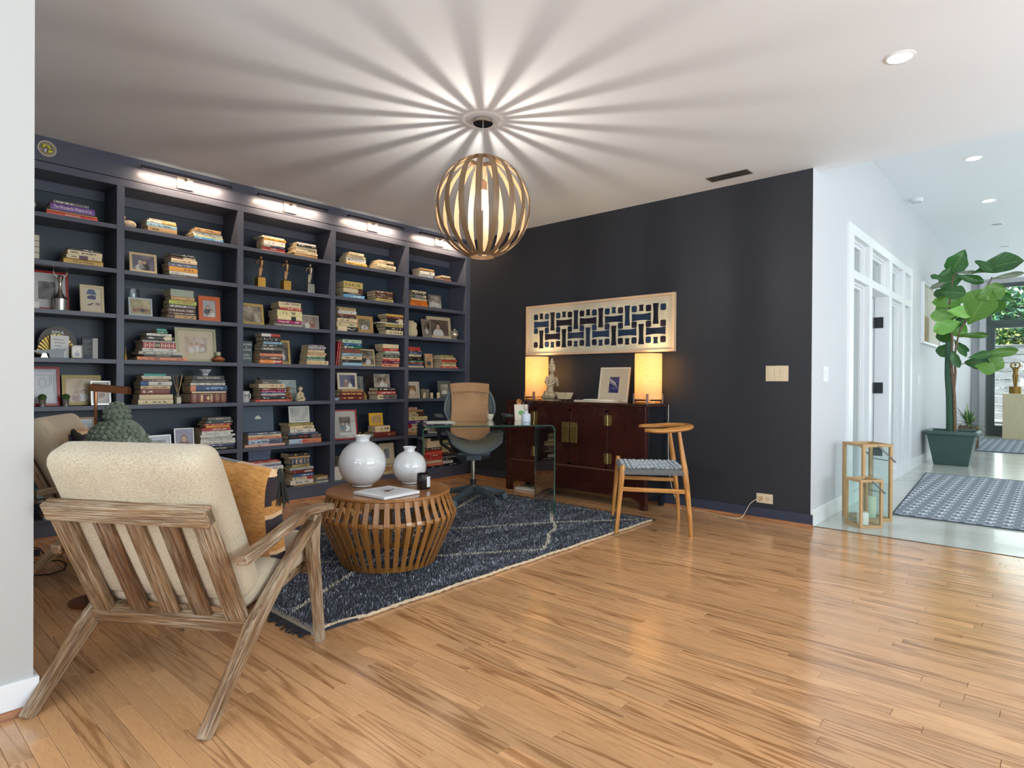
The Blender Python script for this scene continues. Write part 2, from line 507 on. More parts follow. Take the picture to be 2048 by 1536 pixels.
# oak strips, running along y
class _View:
    @staticmethod
    def depth(x, y, z=0):
        d = Vector((x, y, z)) - Vector((0, 0, 1.0982)); zz = d.dot(_F)
        if zz < 0.3: return None
        u, v = d.dot(_R2) / zz, d.dot(_U2) / zz
        return zz if abs(u) < 0.95 and abs(v) < 0.75 else None
planks = []
rng = random.Random(11)
pw = 0.0572
x = 5.036 - pw
while x > -1.6:
    y = -1.2 + rng.uniform(-0.8, 0)
    while y < 5.13:
        L = rng.choice((0.35, 0.5, 0.65, 0.8, 0.95, 1.15, 1.3)) * rng.uniform(0.9, 1.1)
        y1 = min(y + L, 5.14)
        if y1 - y > 0.05 and not (x < 0.4 and y > 2.6):
            vis = [_View.depth(x, yy) for yy in (y, (y + y1) / 2, y1)]
            vis = [d for d in vis if d]
            t = rng.gauss(0.93, 0.085); t = max(0.68, min(1.12, t)); w = rng.uniform(-0.006, 0.034)
            planks.append((min(vis) if vis else 99, x, y, y1, (t + w, t, t - w * 1.4, 1), rng.uniform(0, 40), rng.uniform(0, 9)))
        y = y1
    x -= pw
planks.sort(key=lambda p: p[0])
def plank_into(mb, p):
    _, x, y0, y1, col, ox, oy = p
    c = 0.0011
    V = [(x + .0004, y0 + .0004, -0.012), (x + pw - .0004, y0 + .0004, -0.012), (x + pw - .0004, y1 - .0004, -0.012), (x + .0004, y1 - .0004, -0.012),
         (x + .0004, y0 + .0004, -c), (x + pw - .0004, y0 + .0004, -c), (x + pw - .0004, y1 - .0004, -c), (x + .0004, y1 - .0004, -c),
         (x + .0004 + c, y0 + c, 0), (x + pw - .0004 - c, y0 + c, 0), (x + pw - .0004 - c, y1 - c, 0), (x + .0004 + c, y1 - c, 0)]
    F = [(0, 3, 2, 1), (0, 1, 5, 4), (1, 2, 6, 5), (2, 3, 7, 6), (3, 0, 4, 7), (4, 5, 9, 8), (5, 6, 10, 9), (6, 7, 11, 10), (7, 4, 8, 11), (8, 9, 10, 11)]
    mb.add(V, F, 0, [(a + ox, b + oy, 0) for a, b, _ in V], col=col)
for i, p in enumerate(planks[:300]):
    mb = MB(); plank_into(mb, p); mb.build('plank', M_FLOOR, floor)
mb = MB()
for p in planks[300:]: plank_into(mb, p)
mb.box(-3.2, x + pw, -3.6, 5.13, -0.012, 0, col=(0.9, 0.9, 0.9, 1)); mb.box(x + pw, 5.036, -3.6, -2.0, -0.012, 0, col=(0.9, 0.9, 0.9, 1))
stuff(mb.build('planks', M_FLOOR, floor))

# ------------------------------------------------------------------ glazed screen in the hall wall
win = MB()
xs = [(6.02, 6.17), (6.79, 6.90), (7.74, 7.87), (8.51, 8.64), (9.04, 9.15)]
for a, b in xs: win.box(a, b, 1.375, 1.52, 0.0, 2.44)
win.box(6.02, 9.15, 1.375, 1.52, 2.44, 2.53)
for i in range(4): win.box(xs[i][1], xs[i + 1][0], 1.378, 1.52, 2.05, 2.125)
for i in (0, 2, 3): win.box(xs[i][1], xs[i + 1][0], 1.38, 1.52, 0.0, 0.10)
window_2 = struct(win.build('window_2', M_TRIMW, bevel=0.003))
for i in range(4):
    a, b = xs[i][1], xs[i + 1][0]
    for z0, z1 in ((2.125, 2.44), (0.10, 2.05)):
        if i == 1 and z0 < 1: continue
        sash = MB()
        w = 0.045
        for y0_, y1_, ww in ((1.445, 1.49, w), (1.425, 1.445, 0.02)):
            sash.box(a, a + ww, y0_, y1_, z0, z1); sash.box(b - ww, b, y0_, y1_, z0, z1)
            sash.box(a + ww, b - ww, y0_, y1_, z1 - ww, z1); sash.box(a + ww, b - ww, y0_, y1_, z0, z0 + ww)
        s_ = sash.build('sash', M_TRIMW, window_2, bevel=0.002)
        MB().box(a + w, b - w, 1.464, 1.468, z0 + w, z1 - w).build('pane', M_GLASS, s_)
# door standing open into the side room, hinged on the left jamb of the second bay
door = MB().box(7.745, 7.785, 1.53, 2.36, 0.01, 2.04)
door.box(7.74, 7.79, 1.62, 2.26, 0.9, 1.0)
door_1 = struct(door.build('door_1', M_TRIMW, bevel=0.003))
for z in (1.77, 1.05, 0.36):
    h = MB().box(7.733, 7.741, 1.435, 1.515, z - 0.06, z + 0.06)
    h.tube([(7.734, 1.524, z - 0.06), (7.734, 1.524, z + 0.06)], 0.008, 8)
    h.build('hinge', M_DARKMETAL, door_1)
MB().tube([(7.745, 2.28, 0.95), (7.70, 2.28, 0.95), (7.70, 2.18, 0.95)], 0.009, 8).build('door_handle', M_DARKMETAL, door_1)

# ------------------------------------------------------------------ window wall at the end of the hall
fm = MB(); GR = plain('#4b5654', 0.45, 0.2)
for ya, yb in ((1.06, 1.14), (-0.34, -0.26), (-2.4, -2.32)): fm.box(16.58, 16.66, ya, yb, 0.0, 3.24)
for za, zb in ((0.0, 0.09), (2.36, 2.46), (3.15, 3.24)):
    for ya, yb in ((-0.26, 1.06), (-2.32, -0.34)): fm.box(16.583, 16.657, ya, yb, za, zb)
window_1 = struct(fm.build('window_1', GR, bevel=0.003))
for ya, yb in ((-0.26, 1.06), (-2.32, -0.34)):
    d = MB(); za, zb = 0.09, 2.36
    d.box(16.59, 16.65, ya, ya + 0.09, za, zb); d.box(16.59, 16.65, yb - 0.06, yb, za, zb)
    d.box(16.59, 16.65, ya + .09, yb - .06, za, za + 0.13); d.box(16.59, 16.65, ya + .09, yb - .06, zb - 0.07, zb)
    s_ = d.build('door_leaf', GR, window_1, bevel=0.002)
    MB().box(16.618, 16.624, ya + 0.09, yb - 0.06, za + 0.13, zb - 0.07).build('pane', M_GLASS, s_)
    MB().box(16.618, 16.624, ya, yb, 2.46, 3.15).build('pane', M_GLASS, window_1)

# ------------------------------------------------------------------ outside: terrace, fence, foliage, lounger
terr = MB().box(16.75, 30, -8, 8, -0.25, -0.03).build('terrace', plain('#b9b7b0', 0.8, noise=0.12, nscale=4)); struct(terr)
fence = thing('board_fence', 'weathered grey horizontal board fence beyond the hall window', 'fence', (19.05, 0, -0.03))
MF = grained('weathered_cedar', '#a9abb0', '#6d7078', 0.8, 1.2, 22, white=0.5, whitehex='#c9ccd2')
rng = random.Random(5)
for k in range(10):
    z = 0.04 + k * 0.202
    MB().box(-0.012 + rng.uniform(-.004, .004), 0.012, -3.2, 2.6, z, z + 0.188).build('board', MF, fence)
for y in (-2.8, -1.0, 0.85, 2.4): MB().box(0.012, 0.10, y, y + 0.09, 0, 2.06).build('post', MF, fence)
MB().box(-0.03, 0.11, -3.2, 2.6, 2.06, 2.09).build('cap_rail', MF, fence)
def leafy(name, label, loc, rx, ry, rz, n, hexes, seed, size=0.09):
    r = random.Random(seed); t = thing(name, label, 'tree', loc)
    ms = [plain(h, 0.5) for h in hexes]
    mb = MB()
    for _ in range(n):
        while True:
            p = Vector((r.uniform(-1, 1), r.uniform(-1, 1), r.uniform(-1, 1)))
            if p.length < 1: break
        p = p * (0.75 + 0.25 * r.random())
        c = Vector((p.x * rx, p.y * ry, p.z * rz + rz * 1.0 + 1.2))
        q = Euler((r.uniform(-1, 1), r.uniform(-1, 1), r.uniform(0, 6.3))).to_matrix(); s = size * r.uniform(0.6, 1.4)
        P = [c + q @ Vector(v) * s for v in ((-1, 0, 0), (0, -0.5, 0.08), (1, 0, 0), (0, 0.5, 0.08))]
        mb.add(P, [(0, 1, 2, 3)], r.randrange(len(ms)))
    o = mb.build('foliage', ms, t); stuff(o)
    tb = MB()
    tb.tube([(0, 0, 0), (0.05, 0.02, 1.2), (-0.04, 0.1, 2.4)], [0.09, 0.07, 0.04], 8).build('trunk', plain('#54463a', 0.9), t)
leafy('garden_tree', 'bright green leafy tree rising behind the board fence, left one', (22.0, 1.7, -0.05), 1.2, 1.8, 1.5, 9000, ('#3f7a3a', '#6ea55a', '#2c6640', '#1f5a45'), 1)
leafy('garden_tree', 'darker green leafy tree behind the board fence, right one', (22.6, -2.3, -0.05), 1.2, 1.9, 1.7, 8000, ('#2f6b3c', '#4f8f4c', '#20553c'), 2)
hd = MB(); r = random.Random(3)
for _ in range(5000):
    c = Vector((r.uniform(19.4, 20.0), r.uniform(-3, 2.8), r.uniform(1.0, 2.55))); q = Euler((r.uniform(-1, 1), r.uniform(-1, 1), r.uniform(0, 6.3))).to_matrix(); s = r.uniform(.03, .08)
    hd.add([c + q @ Vector(v) * s for v in ((-1, 0, 0), (0, -0.5, 0), (1, 0, 0), (0, 0.5, 0))], [(0, 1, 2, 3)], r.randrange(2))
tag(stuff(hd.build('hedge', [plain('#8a9a48', 0.6), plain('#2c4a26', 0.6)])), 'olive green hedge showing just above the board fence', 'hedge')
lg = thing('terrace_lounger', 'white framed lounge chair on the terrace outside the hall window', 'lounger', (17.9, 1.0, -0.03))
MW = plain('#d9dde0', 0.5)
b = MB(); b.box(-0.3, 0.3, -0.75, 0.15, 0.24, 0.29); b.build('seat', plain('#7f8a8c', 0.8), lg, bevel=0.01)
b = MB(); b.beam((0, 0.15, 0.27), (0, 0.55, 0.70), 0.6, 0.05, (1, 0, 0)); b.build('backrest', plain('#7f8a8c', 0.8), lg, bevel=0.01)
for sx in (-0.31, 0.31):
    MB().tube([(sx, -0.72, 0), (sx, -0.66, 0.27), (sx, 0.15, 0.29), (sx, 0.56, 0.72)], 0.018, 8).build('frame', MW, lg)
    MB().tube([(sx, 0.42, 0), (sx, 0.2, 0.30)], 0.018, 8).build('leg', MW, lg)

STACKS = [
    (0, 0, 'only', [
        (1.034, 1.244, 0.024, 'grey', 'w'), (1.018, 1.276, 0.045, 'purple', 'w', None, 'The Wonderful Wizard of Oz'), (1.002, 1.294, 0.009, 'tan'),
        (0.999, 1.298, 0.025, 'scarlet', 'w', None, 'GRILLING')]),
    (0, 1, 'only', [
        (1.129, 1.314, 0.02, 'black', 'w'), (1.117, 1.324, 0.033, 'cream', 'k'), (1.11, 1.32, 0.025, 'cream', 'k', ('plum', 0.6)),
        (1.096, 1.332, 0.038, 'yellow', 'k', None, 'The Help')]),
    (0, 6, 'only', [
        (0.95, 0.998, 0.056, 'sky', 'w'), (0.949, 0.998, 0.044, 'black', 'w'), (0.987, 1.037, 0.055, 'crimson', 'w'),
        (0.989, 1.059, 0.048, 'white', 'k')]),
    (1, 0, 'left', [
        (1.632, 1.82, 0.015, 'cream', 'k'), (1.615, 1.82, 0.019, 'yellow', 'k', ('white', 0.5)), (1.612, 1.825, 0.029, 'sky', 'k'),
        (1.618, 1.825, 0.036, 'tan', 'k')]),
    (1, 0, 'right', [
        (1.959, 2.16, 0.032, 'tan', 'k'), (1.949, 2.178, 0.02, 'white', 'k'), (1.951, 2.182, 0.018, 'lemon', 'k'),
        (1.953, 2.181, 0.021, 'azure', 'w')]),
    (1, 1, 'only', [
        (1.781, 1.966, 0.022, 'black', 'w'), (1.782, 1.966, 0.021, 'cream', 'k', ('brown', 0.5)), (1.782, 1.974, 0.032, 'cream', 'r'),
        (1.765, 1.976, 0.031, 'slate', 'w'), (1.767, 1.979, 0.037, 'amber', 'k'), (1.77, 1.979, 0.026, 'white', 'k'),
        (1.773, 1.986, 0.013, 'brown', 'w')]),
    (1, 2, 'only', [
        (1.782, 1.953, 0.055, 'sage'), (1.783, 1.957, 0.03, 'tan', 'k'), (1.77, 1.972, 0.033, 'lime', 'r'),
        (1.771, 1.967, 0.029, 'grey', 'w'), (1.762, 1.966, 0.035, 'brown', 'w', None, 'THE BOOK THIEF'), (1.768, 1.971, 0.014, 'brown', 'w'),
        (1.76, 1.975, 0.034, 'tan', 'k', ('brown', 0.25))]),
    (1, 3, 'only', [
        (1.683, 1.752, 0.017, 'teal', 'w'), (1.682, 1.759, 0.022, 'green', 'w'), (1.612, 1.787, 0.018, 'white', 'k'),
        (1.612, 1.808, 0.034, 'black', 'w', ('cream', 0.9)), (1.586, 1.825, 0.015, 'ash', 'k'), (1.592, 1.822, 0.045, 'crimson', 'w', None, 'orn'),
        (1.586, 1.827, 0.025, 'white', 'k'), (1.561, 1.858, 0.025, 'ash', 'k'), (1.595, 1.867, 0.016, 'black', 'w', None, 'GULF OF MEXICO'),
        (1.55, 1.905, 0.028, 'salmon', 'k')]),
    (1, 4, 'left', [
        (1.598, 1.749, 0.016, 'teal'), (1.581, 1.785, 0.013, 'white', 'k'), (1.586, 1.787, 0.011, 'cream', 'k'),
        (1.586, 1.785, 0.018, 'brown', 'w'), (1.576, 1.796, 0.033, 'white', 'k', ('blue', 0.25)), (1.577, 1.785, 0.026, 'sand', 'k'),
        (1.573, 1.776, 0.041, 'rust', 'w'), (1.565, 1.799, 0.04, 'cream'), (1.558, 1.801, 0.035, 'cream', 'k')]),
    (1, 4, 'right', [
        (1.944, 2.192, 0.038, 'black', 'w', None, 'MASTERWORKS'), (1.941, 2.203, 0.022, 'grey', 'k'), (1.929, 2.2, 0.019, 'white', 'k'),
        (1.932, 2.22, 0.05, 'navy', 'sky', ('salmon', 0.14)), (1.939, 2.208, 0.012, 'cream'), (1.934, 2.216, 0.083, 'maroon', 'g', None, 'orn2')]),
    (1, 5, 'only', [
        (2.062, 2.248, 0.027, 'grey', 'w', None, 'GUCCI'), (2.047, 2.262, 0.024, 'pine', 'w'), (2.035, 2.254, 0.016, 'red', 'w'),
        (2.047, 2.238, 0.019, 'amber', 'r'), (2.018, 2.249, 0.025, 'crimson', 'w'), (2.015, 2.265, 0.013, 'white', 'k'),
        (2.015, 2.246, 0.018, 'white', 'k'), (2.008, 2.286, 0.018, 'white', 'k'), (2.011, 2.262, 0.017, 'ash', 'k'),
        (2.011, 2.286, 0.021, 'white', 'k'), (2.006, 2.286, 0.022, 'white', 'k'), (2.004, 2.284, 0.023, 'slate', 'w'),
        (2.001, 2.278, 0.028, 'black', 'w', None, 'ENGLISH ROSE')]),
    (2, 0, 'left', [
        (2.517, 2.721, 0.017, 'white', 'b'), (2.529, 2.73, 0.023, 'amber', 'k'), (2.526, 2.721, 0.04, 'white', 'r'),
        (2.529, 2.724, 0.015, 'navy', 'w', ('white', 0.3)), (2.521, 2.725, 0.027, 'red', 'w'), (2.515, 2.727, 0.01, 'pink', 'k')]),
    (2, 0, 'right', [
        (2.836, 3.022, 0.017, 'white', 'b'), (2.833, 3.032, 0.018, 'black', 'w'), (2.83, 3.039, 0.014, 'cream', 'k'),
        (2.834, 3.039, 0.033, 'cream', 'k'), (2.808, 3.046, 0.016, 'cream', 'k'), (2.818, 3.046, 0.028, 'tan')]),
    (2, 2, 'only', [
        (2.668, 2.88, 0.035, 'cream', 'k'), (2.671, 2.881, 0.017, 'cream', 'r'), (2.672, 2.884, 0.022, 'red', 'w'),
        (2.653, 2.89, 0.054, 'lemon', 'k'), (2.654, 2.888, 0.035, 'cream', 'k', ('black', 0)), (2.654, 2.888, 0.03, 'magenta', 'w'),
        (2.624, 2.917, 0.03, 'grey', 'w', None, 'JOHN FITZGERALD KENNEDY')]),
    (2, 3, 'left', [
        (2.512, 2.683, 0.027, 'white', 'r', ('red', -0.5)), (2.518, 2.685, 0.044, 'black', 'w'), (2.524, 2.694, 0.021, 'sky', 'b'),
        (2.51, 2.7, 0.027, 'black', 'w'), (2.507, 2.701, 0.03, 'grey', 'w'), (2.504, 2.704, 0.023, 'black', 'w'),
        (2.498, 2.704, 0.028, 'salmon', 'r'), (2.499, 2.707, 0.028, 'brown', 'w'), (2.493, 2.707, 0.034, 'orange', 'w', ('red', -0.35))]),
    (2, 3, 'right', [
        (2.954, 3.114, 0.017, 'mauve', 'w'), (2.951, 3.13, 0.017, 'ash', 'b'), (2.954, 3.125, 0.014, 'mauve', 'w'),
        (2.954, 3.125, 0.024, 'cream', 'r'), (2.948, 3.146, 0.024, 'tan', 'w'), (2.944, 3.129, 0.016, 'cream', 'k'),
        (2.944, 3.129, 0.016, 'green', 'w'), (2.945, 3.129, 0.02, 'mint', 'k'), (2.936, 3.158, 0.037, 'sand', 'k', ('cream', -0.3))]),
    (2, 4, 'only', [
        (2.516, 2.663, 0.018, 'grey', 'k'), (2.516, 2.695, 0.018, 'grey', 'w'), (2.485, 2.727, 0.038, 'cream', 'r'),
        (2.501, 2.723, 0.022, 'maroon', 'w'), (2.505, 2.723, 0.014, 'magenta', 'w'), (2.505, 2.727, 0.015, 'navy', 'w'),
        (2.505, 2.727, 0.01, 'white', 'b'), (2.506, 2.735, 0.013, 'plum', 'w'), (2.506, 2.739, 0.025, 'black', 'w'),
        (2.461, 2.776, 0.021, 'tomato', 'w', None, 'HEROES FOR YOUNG AMERICANS')]),
    (2, 5, 'left', [
        (2.396, 2.689, 0.022, 'slate', 'w'), (2.396, 2.693, 0.017, 'cream', 'k'), (2.396, 2.697, 0.022, 'salmon', 'k'),
        (2.399, 2.701, 0.043, 'ice', 'k', ('slate', -0.4)), (2.363, 2.729, 0.021, 'pink', 'k')]),
    (2, 5, 'right', [
        (2.768, 3.011, 0.025, 'khaki', 'k'), (2.781, 3.02, 0.032, 'cream', 'k'), (2.781, 3.033, 0.03, 'white', 'k'),
        (2.761, 3.06, 0.019, 'slate', 'w'), (2.761, 3.086, 0.037, 'black', 'r', ('grey', -0.3)), (2.769, 3.089, 0.045, 'salmon', 'r', ('ice', 0.4))]),
    (2, 6, 'left', [
        (2.382, 2.678, 0.018, 'red', 'w'), (2.386, 2.694, 0.016, 'white', 'k'), (2.386, 2.694, 0.02, 'lilac', 'k'),
        (2.382, 2.714, 0.035, 'white', 'k'), (2.404, 2.682, 0.034, 'crimson', 'w'), (2.415, 2.683, 0.018, 'grey', 'k'),
        (2.419, 2.691, 0.018, 'white', 'k'), (2.419, 2.683, 0.021, 'ash', 'k'), (2.423, 2.691, 0.02, 'white', 'k'),
        (2.423, 2.699, 0.018, 'grey', 'k'), (2.427, 2.699, 0.019, 'white', 'k'), (2.431, 2.699, 0.022, 'ash', 'k')]),
    (2, 6, 'right', [
        (2.77, 2.978, 0.03, 'black', 'g'), (2.77, 2.976, 0.017, 'tan'), (2.79, 2.976, 0.059, 'navy', 'g', None, 'orn2'),
        (2.807, 2.979, 0.026, 'khaki', 'k'), (2.778, 3.009, 0.023, 'ash', 'b'), (2.803, 3.014, 0.035, 'maroon', 'w'),
        (2.807, 3.009, 0.027, 'blue', 'w'), (2.807, 3.009, 0.031, 'cream', 'b', ('red', -0.3)), (2.779, 3.005, 0.038, 'white', 'k'),
        (2.812, 3.049, 0.014, 'tan')]),
    (2, 6, 'end', [
        (3.066, 3.164, 0.014, 'tan', 'k'), (3.053, 3.164, 0.016, 'cream', 'k'), (3.053, 3.177, 0.017, 'grey', 'k'),
        (3.04, 3.18, 0.018, 'white', 'k')]),
    (3, 0, 'left', [
        (3.383, 3.548, 0.03, 'cream', 'k'), (3.368, 3.572, 0.02, 'cream', 'k'), (3.359, 3.58, 0.046, 'white', 'k'),
        (3.353, 3.586, 0.029, 'yellow', 'k')]),
    (3, 0, 'right', [
        (3.736, 3.92, 0.026, 'cream', 'k'), (3.724, 3.929, 0.019, 'cream', 'k', ('brown', -0.5)), (3.712, 3.944, 0.032, 'cream', 'k'),
        (3.708, 3.947, 0.026, 'cream', 'k')]),
    (3, 1, 'left', [
        (3.324, 3.541, 0.062, 'khaki', 'brn'), (3.328, 3.55, 0.044, 'cream', 'k', ('brown', -0.25)), (3.328, 3.542, 0.02, 'black', 'w'),
        (3.326, 3.566, 0.033, 'azure', 'w')]),
    (3, 1, 'right', [
        (3.692, 3.908, 0.027, 'brown', 'w'), (3.693, 3.909, 0.028, 'brown', 'w'), (3.697, 3.911, 0.023, 'brown', 'w'),
        (3.701, 3.914, 0.031, 'khaki', 'k')]),
    (3, 2, 'left', [
        (3.254, 3.467, 0.013, 'khaki', 'k'), (3.276, 3.464, 0.021, 'sand', 'k'), (3.265, 3.468, 0.033, 'white', 'k'),
        (3.273, 3.468, 0.022, 'rust', 'w'), (3.261, 3.468, 0.019, 'black', 'w'), (3.254, 3.476, 0.038, 'cream', 'k'),
        (3.254, 3.48, 0.042, 'cream', 'k'), (3.26, 3.488, 0.045, 'black', 'w', ('cream', 0.45))]),
    (3, 2, 'right', [
        (3.833, 4.048, 0.025, 'yellow', 'k'), (3.842, 4.049, 0.019, 'maroon', 'w'), (3.842, 4.042, 0.049, 'black', 'w', ('cream', -0.3)),
        (3.723, 4.055, 0.009, 'white', 'k'), (3.816, 4.044, 0.034, 'khaki', 'k'), (3.821, 4.033, 0.032, 'black', 'w'),
        (3.825, 4.036, 0.046, 'cream', 'k')]),
    (3, 3, 'left', [
        (3.315, 3.529, 0.035, 'mint', 'k'), (3.327, 3.533, 0.027, 'blue', 'w'), (3.334, 3.529, 0.027, 'green', 'w', ('white', 0.1)),
        (3.331, 3.513, 0.043, 'rust', 'k'), (3.308, 3.529, 0.027, 'sky', 'k'), (3.312, 3.537, 0.037, 'cream', 'k'),
        (3.316, 3.53, 0.028, 'black', 'w'), (3.316, 3.534, 0.031, 'sky', 'w')]),
    (3, 3, 'right', [
        (3.792, 3.99, 0.042, 'cream', 'k'), (3.797, 3.991, 0.029, 'red', 'w'), (3.818, 3.997, 0.02, 'white', 'k'),
        (3.801, 4.002, 0.021, 'sage', 'k'), (3.793, 4.006, 0.025, 'black', 'w'), (3.793, 4.006, 0.016, 'cream', 'k'),
        (3.791, 4.002, 0.024, 'red', 'w'), (3.78, 4.007, 0.025, 'plum', 'w'), (3.776, 3.993, 0.031, 'salmon', 'k')]),
    (3, 4, 'left', [
        (3.31, 3.549, 0.022, 'tan', 'k'), (3.29, 3.553, 0.043, 'maroon', 'g'), (3.29, 3.549, 0.038, 'maroon', 'g')]),
    (3, 4, 'right', [
        (3.728, 3.952, 0.034, 'black', 'w'), (3.724, 3.964, 0.038, 'red', 'w'), (3.728, 3.969, 0.047, 'grey', 'k', ('cream', 0.3))]),
    (3, 5, 'only', [
        (3.698, 3.88, 0.064, 'cream', 'k'), (3.69, 3.959, 0.054, 'maroon', 'g')]),
    (3, 6, 'only', [
        (3.779, 3.95, 0.019, 'cream', 'k'), (3.779, 3.959, 0.027, 'tan', 'k'), (3.779, 3.96, 0.022, 'tan', 'k'),
        (3.743, 3.96, 0.027, 'sand', 'k')]),
    (4, 0, 'left', [
        (4.267, 4.466, 0.025, 'tan', 'k'), (4.272, 4.476, 0.042, 'white', 'k'), (4.272, 4.466, 0.028, 'white', 'k')]),
    (4, 0, 'right', [
        (4.577, 4.705, 0.019, 'cream', 'k'), (4.582, 4.732, 0.013, 'brown', 'w'), (4.587, 4.73, 0.023, 'salmon', 'k')]),
    (4, 1, 'only', [
        (4.17, 4.36, 0.019, 'cream', 'k'), (4.175, 4.36, 0.024, 'black', 'w'), (4.175, 4.365, 0.024, 'grey', 'w', ('cream', -0.2)),
        (4.175, 4.365, 0.019, 'black', 'w'), (4.152, 4.365, 0.016, 'cream', 'k'), (4.148, 4.367, 0.028, 'orange', 'r'),
        (4.143, 4.387, 0.036, 'orange', 'r')]),
    (4, 3, 'left', [
        (4.119, 4.282, 0.036, 'red', 'w'), (4.119, 4.297, 0.018, 'maroon', 'w'), (4.119, 4.306, 0.027, 'navy', 'w'),
        (4.119, 4.288, 0.024, 'cream', 'k'), (4.119, 4.312, 0.042, 'black', 'g'), (4.12, 4.321, 0.02, 'green', 'w'),
        (4.12, 4.322, 0.014, 'red', 'w'), (4.12, 4.324, 0.02, 'navy', 'w'), (4.12, 4.327, 0.019, 'cream', 'k')]),
    (4, 3, 'right', [
        (4.573, 4.759, 0.025, 'khaki', 'k'), (4.573, 4.802, 0.022, 'cream', 'k'), (4.594, 4.82, 0.027, 'red', 'k'),
        (4.594, 4.808, 0.026, 'tan', 'k'), (4.599, 4.813, 0.027, 'cream', 'k'), (4.584, 4.846, 0.02, 'tomato', 'w')]),
    (4, 5, 'only', [
        (4.123, 4.24, 0.027, 'pink', 'k'), (4.123, 4.313, 0.019, 'tan', 'k'), (4.128, 4.34, 0.026, 'cream', 'k', ('brown', -0.5)),
        (4.128, 4.342, 0.028, 'cream', 'k', ('brown', -0.4)), (4.123, 4.377, 0.041, 'lemon', 'k'), (4.119, 4.372, 0.034, 'purple', 'w'),
        (4.119, 4.383, 0.048, 'crimson', 'k', ('cream', -0.8)), (4.119, 4.383, 0.034, 'cream', 'k'), (4.119, 4.32, 0.038, 'tan', 'k')]),
    (4, 6, 'left', [
        (4.395, 4.603, 0.032, 'cream', 'k', ('black', -0.8)), (4.39, 4.586, 0.03, 'sand', 'k'), (4.384, 4.586, 0.042, 'cream', 'k'),
        (4.363, 4.581, 0.03, 'brown', 'w'), (4.358, 4.587, 0.016, 'red', 'k'), (4.353, 4.593, 0.026, 'tomato', 'w'),
        (4.348, 4.615, 0.029, 'red', 'w'), (4.375, 4.629, 0.041, 'red', 'w'), (4.38, 4.618, 0.034, 'cream', 'r'),
        (4.386, 4.627, 0.026, 'tomato', 'w'), (4.386, 4.65, 0.023, 'black', 'w')]),
    (4, 6, 'right', [
        (4.603, 4.762, 0.027, 'khaki', 'k'), (4.603, 4.762, 0.033, 'grey', 'k'), (4.609, 4.763, 0.024, 'cream', 'k'),
        (4.603, 4.81, 0.026, 'khaki', 'k'), (4.604, 4.81, 0.021, 'cream', 'k'), (4.604, 4.822, 0.025, 'brown', 'w'),
        (4.604, 4.822, 0.026, 'black', 'w'), (4.61, 4.822, 0.021, 'grey', 'w'), (4.61, 4.822, 0.028, 'black', 'w'),
        (4.616, 4.764, 0.031, 'white', 'r'), (4.61, 4.858, 0.032, 'black', 'w')]),
]

# ------------------------------------------------------------------ bookcase
BX = [0.5542, 1.4352, 2.3162, 3.1972, 4.0782]
BW = 0.0496
SH = [2.2254, 1.9037, 1.5746, 1.2424, 0.9074, 0.5192, 0.1361]
YBK = 5.43
bookcase = thing('bookcase', 'dark navy built-in bookcase of five bays filling the left wall', 'bookcase', (0.5, Y0, 0))
def bc(mb, name, bev=0.0015):
    o = mb.build(name, M_CASE, bookcase, bevel=bev); o.matrix_parent_inverse = Matrix.Translation((-0.5, -Y0, 0)); return o
for i, bx in enumerate(BX):
    bc(MB().box(bx - BW / 2, bx + BW / 2, Y0, YBK, 0.1361, 2.5135), 'upright')
bc(MB().box(4.934, 5.008, Y0, YBK, 0.1361, 2.5135), 'upright')
edges = [(BX[i] + BW / 2, (BX[i + 1] - BW / 2) if i < 4 else 4.934) for i in range(5)]
for i, (a, b) in enumerate(edges):
    for z in SH[:6]: bc(MB().box(a, b, Y0 + 0.001, YBK, z - 0.0315, z), 'shelf')
    bc(MB().box(a, b, Y0 + 0.02, YBK, 2.5135, 2.535), 'bay_top')
    bc(MB().box(a, b, YBK - 0.02, YBK, 2.44, 2.5135), 'cleat')
bc(MB().box(0.46, 5.008, Y0, YBK, 0.112, 0.1361), 'bottom_shelf')
bc(MB().box(0.46, 5.008, Y0 + 0.006, Y0 + 0.03, 0.0, 0.112), 'plinth')
bc(MB().box(0.46, 5.008, Y0, Y0 + 0.02, 2.5135, 2.566), 'header_rail')
bc(MB().box(0.46, 5.008, Y0 + 0.004, Y0 + 0.03, 2.572, ZC), 'fascia')
bc(MB().box(0.46, 5.008, YBK, YBK + 0.02, 0, ZC), 'back_panel').data.materials[0] = wall_paint('teal_navy_shaded_back', '#323c49', 0.4, 0.02)  # teal navy, darkened so the bays' inner shade sits in the colour

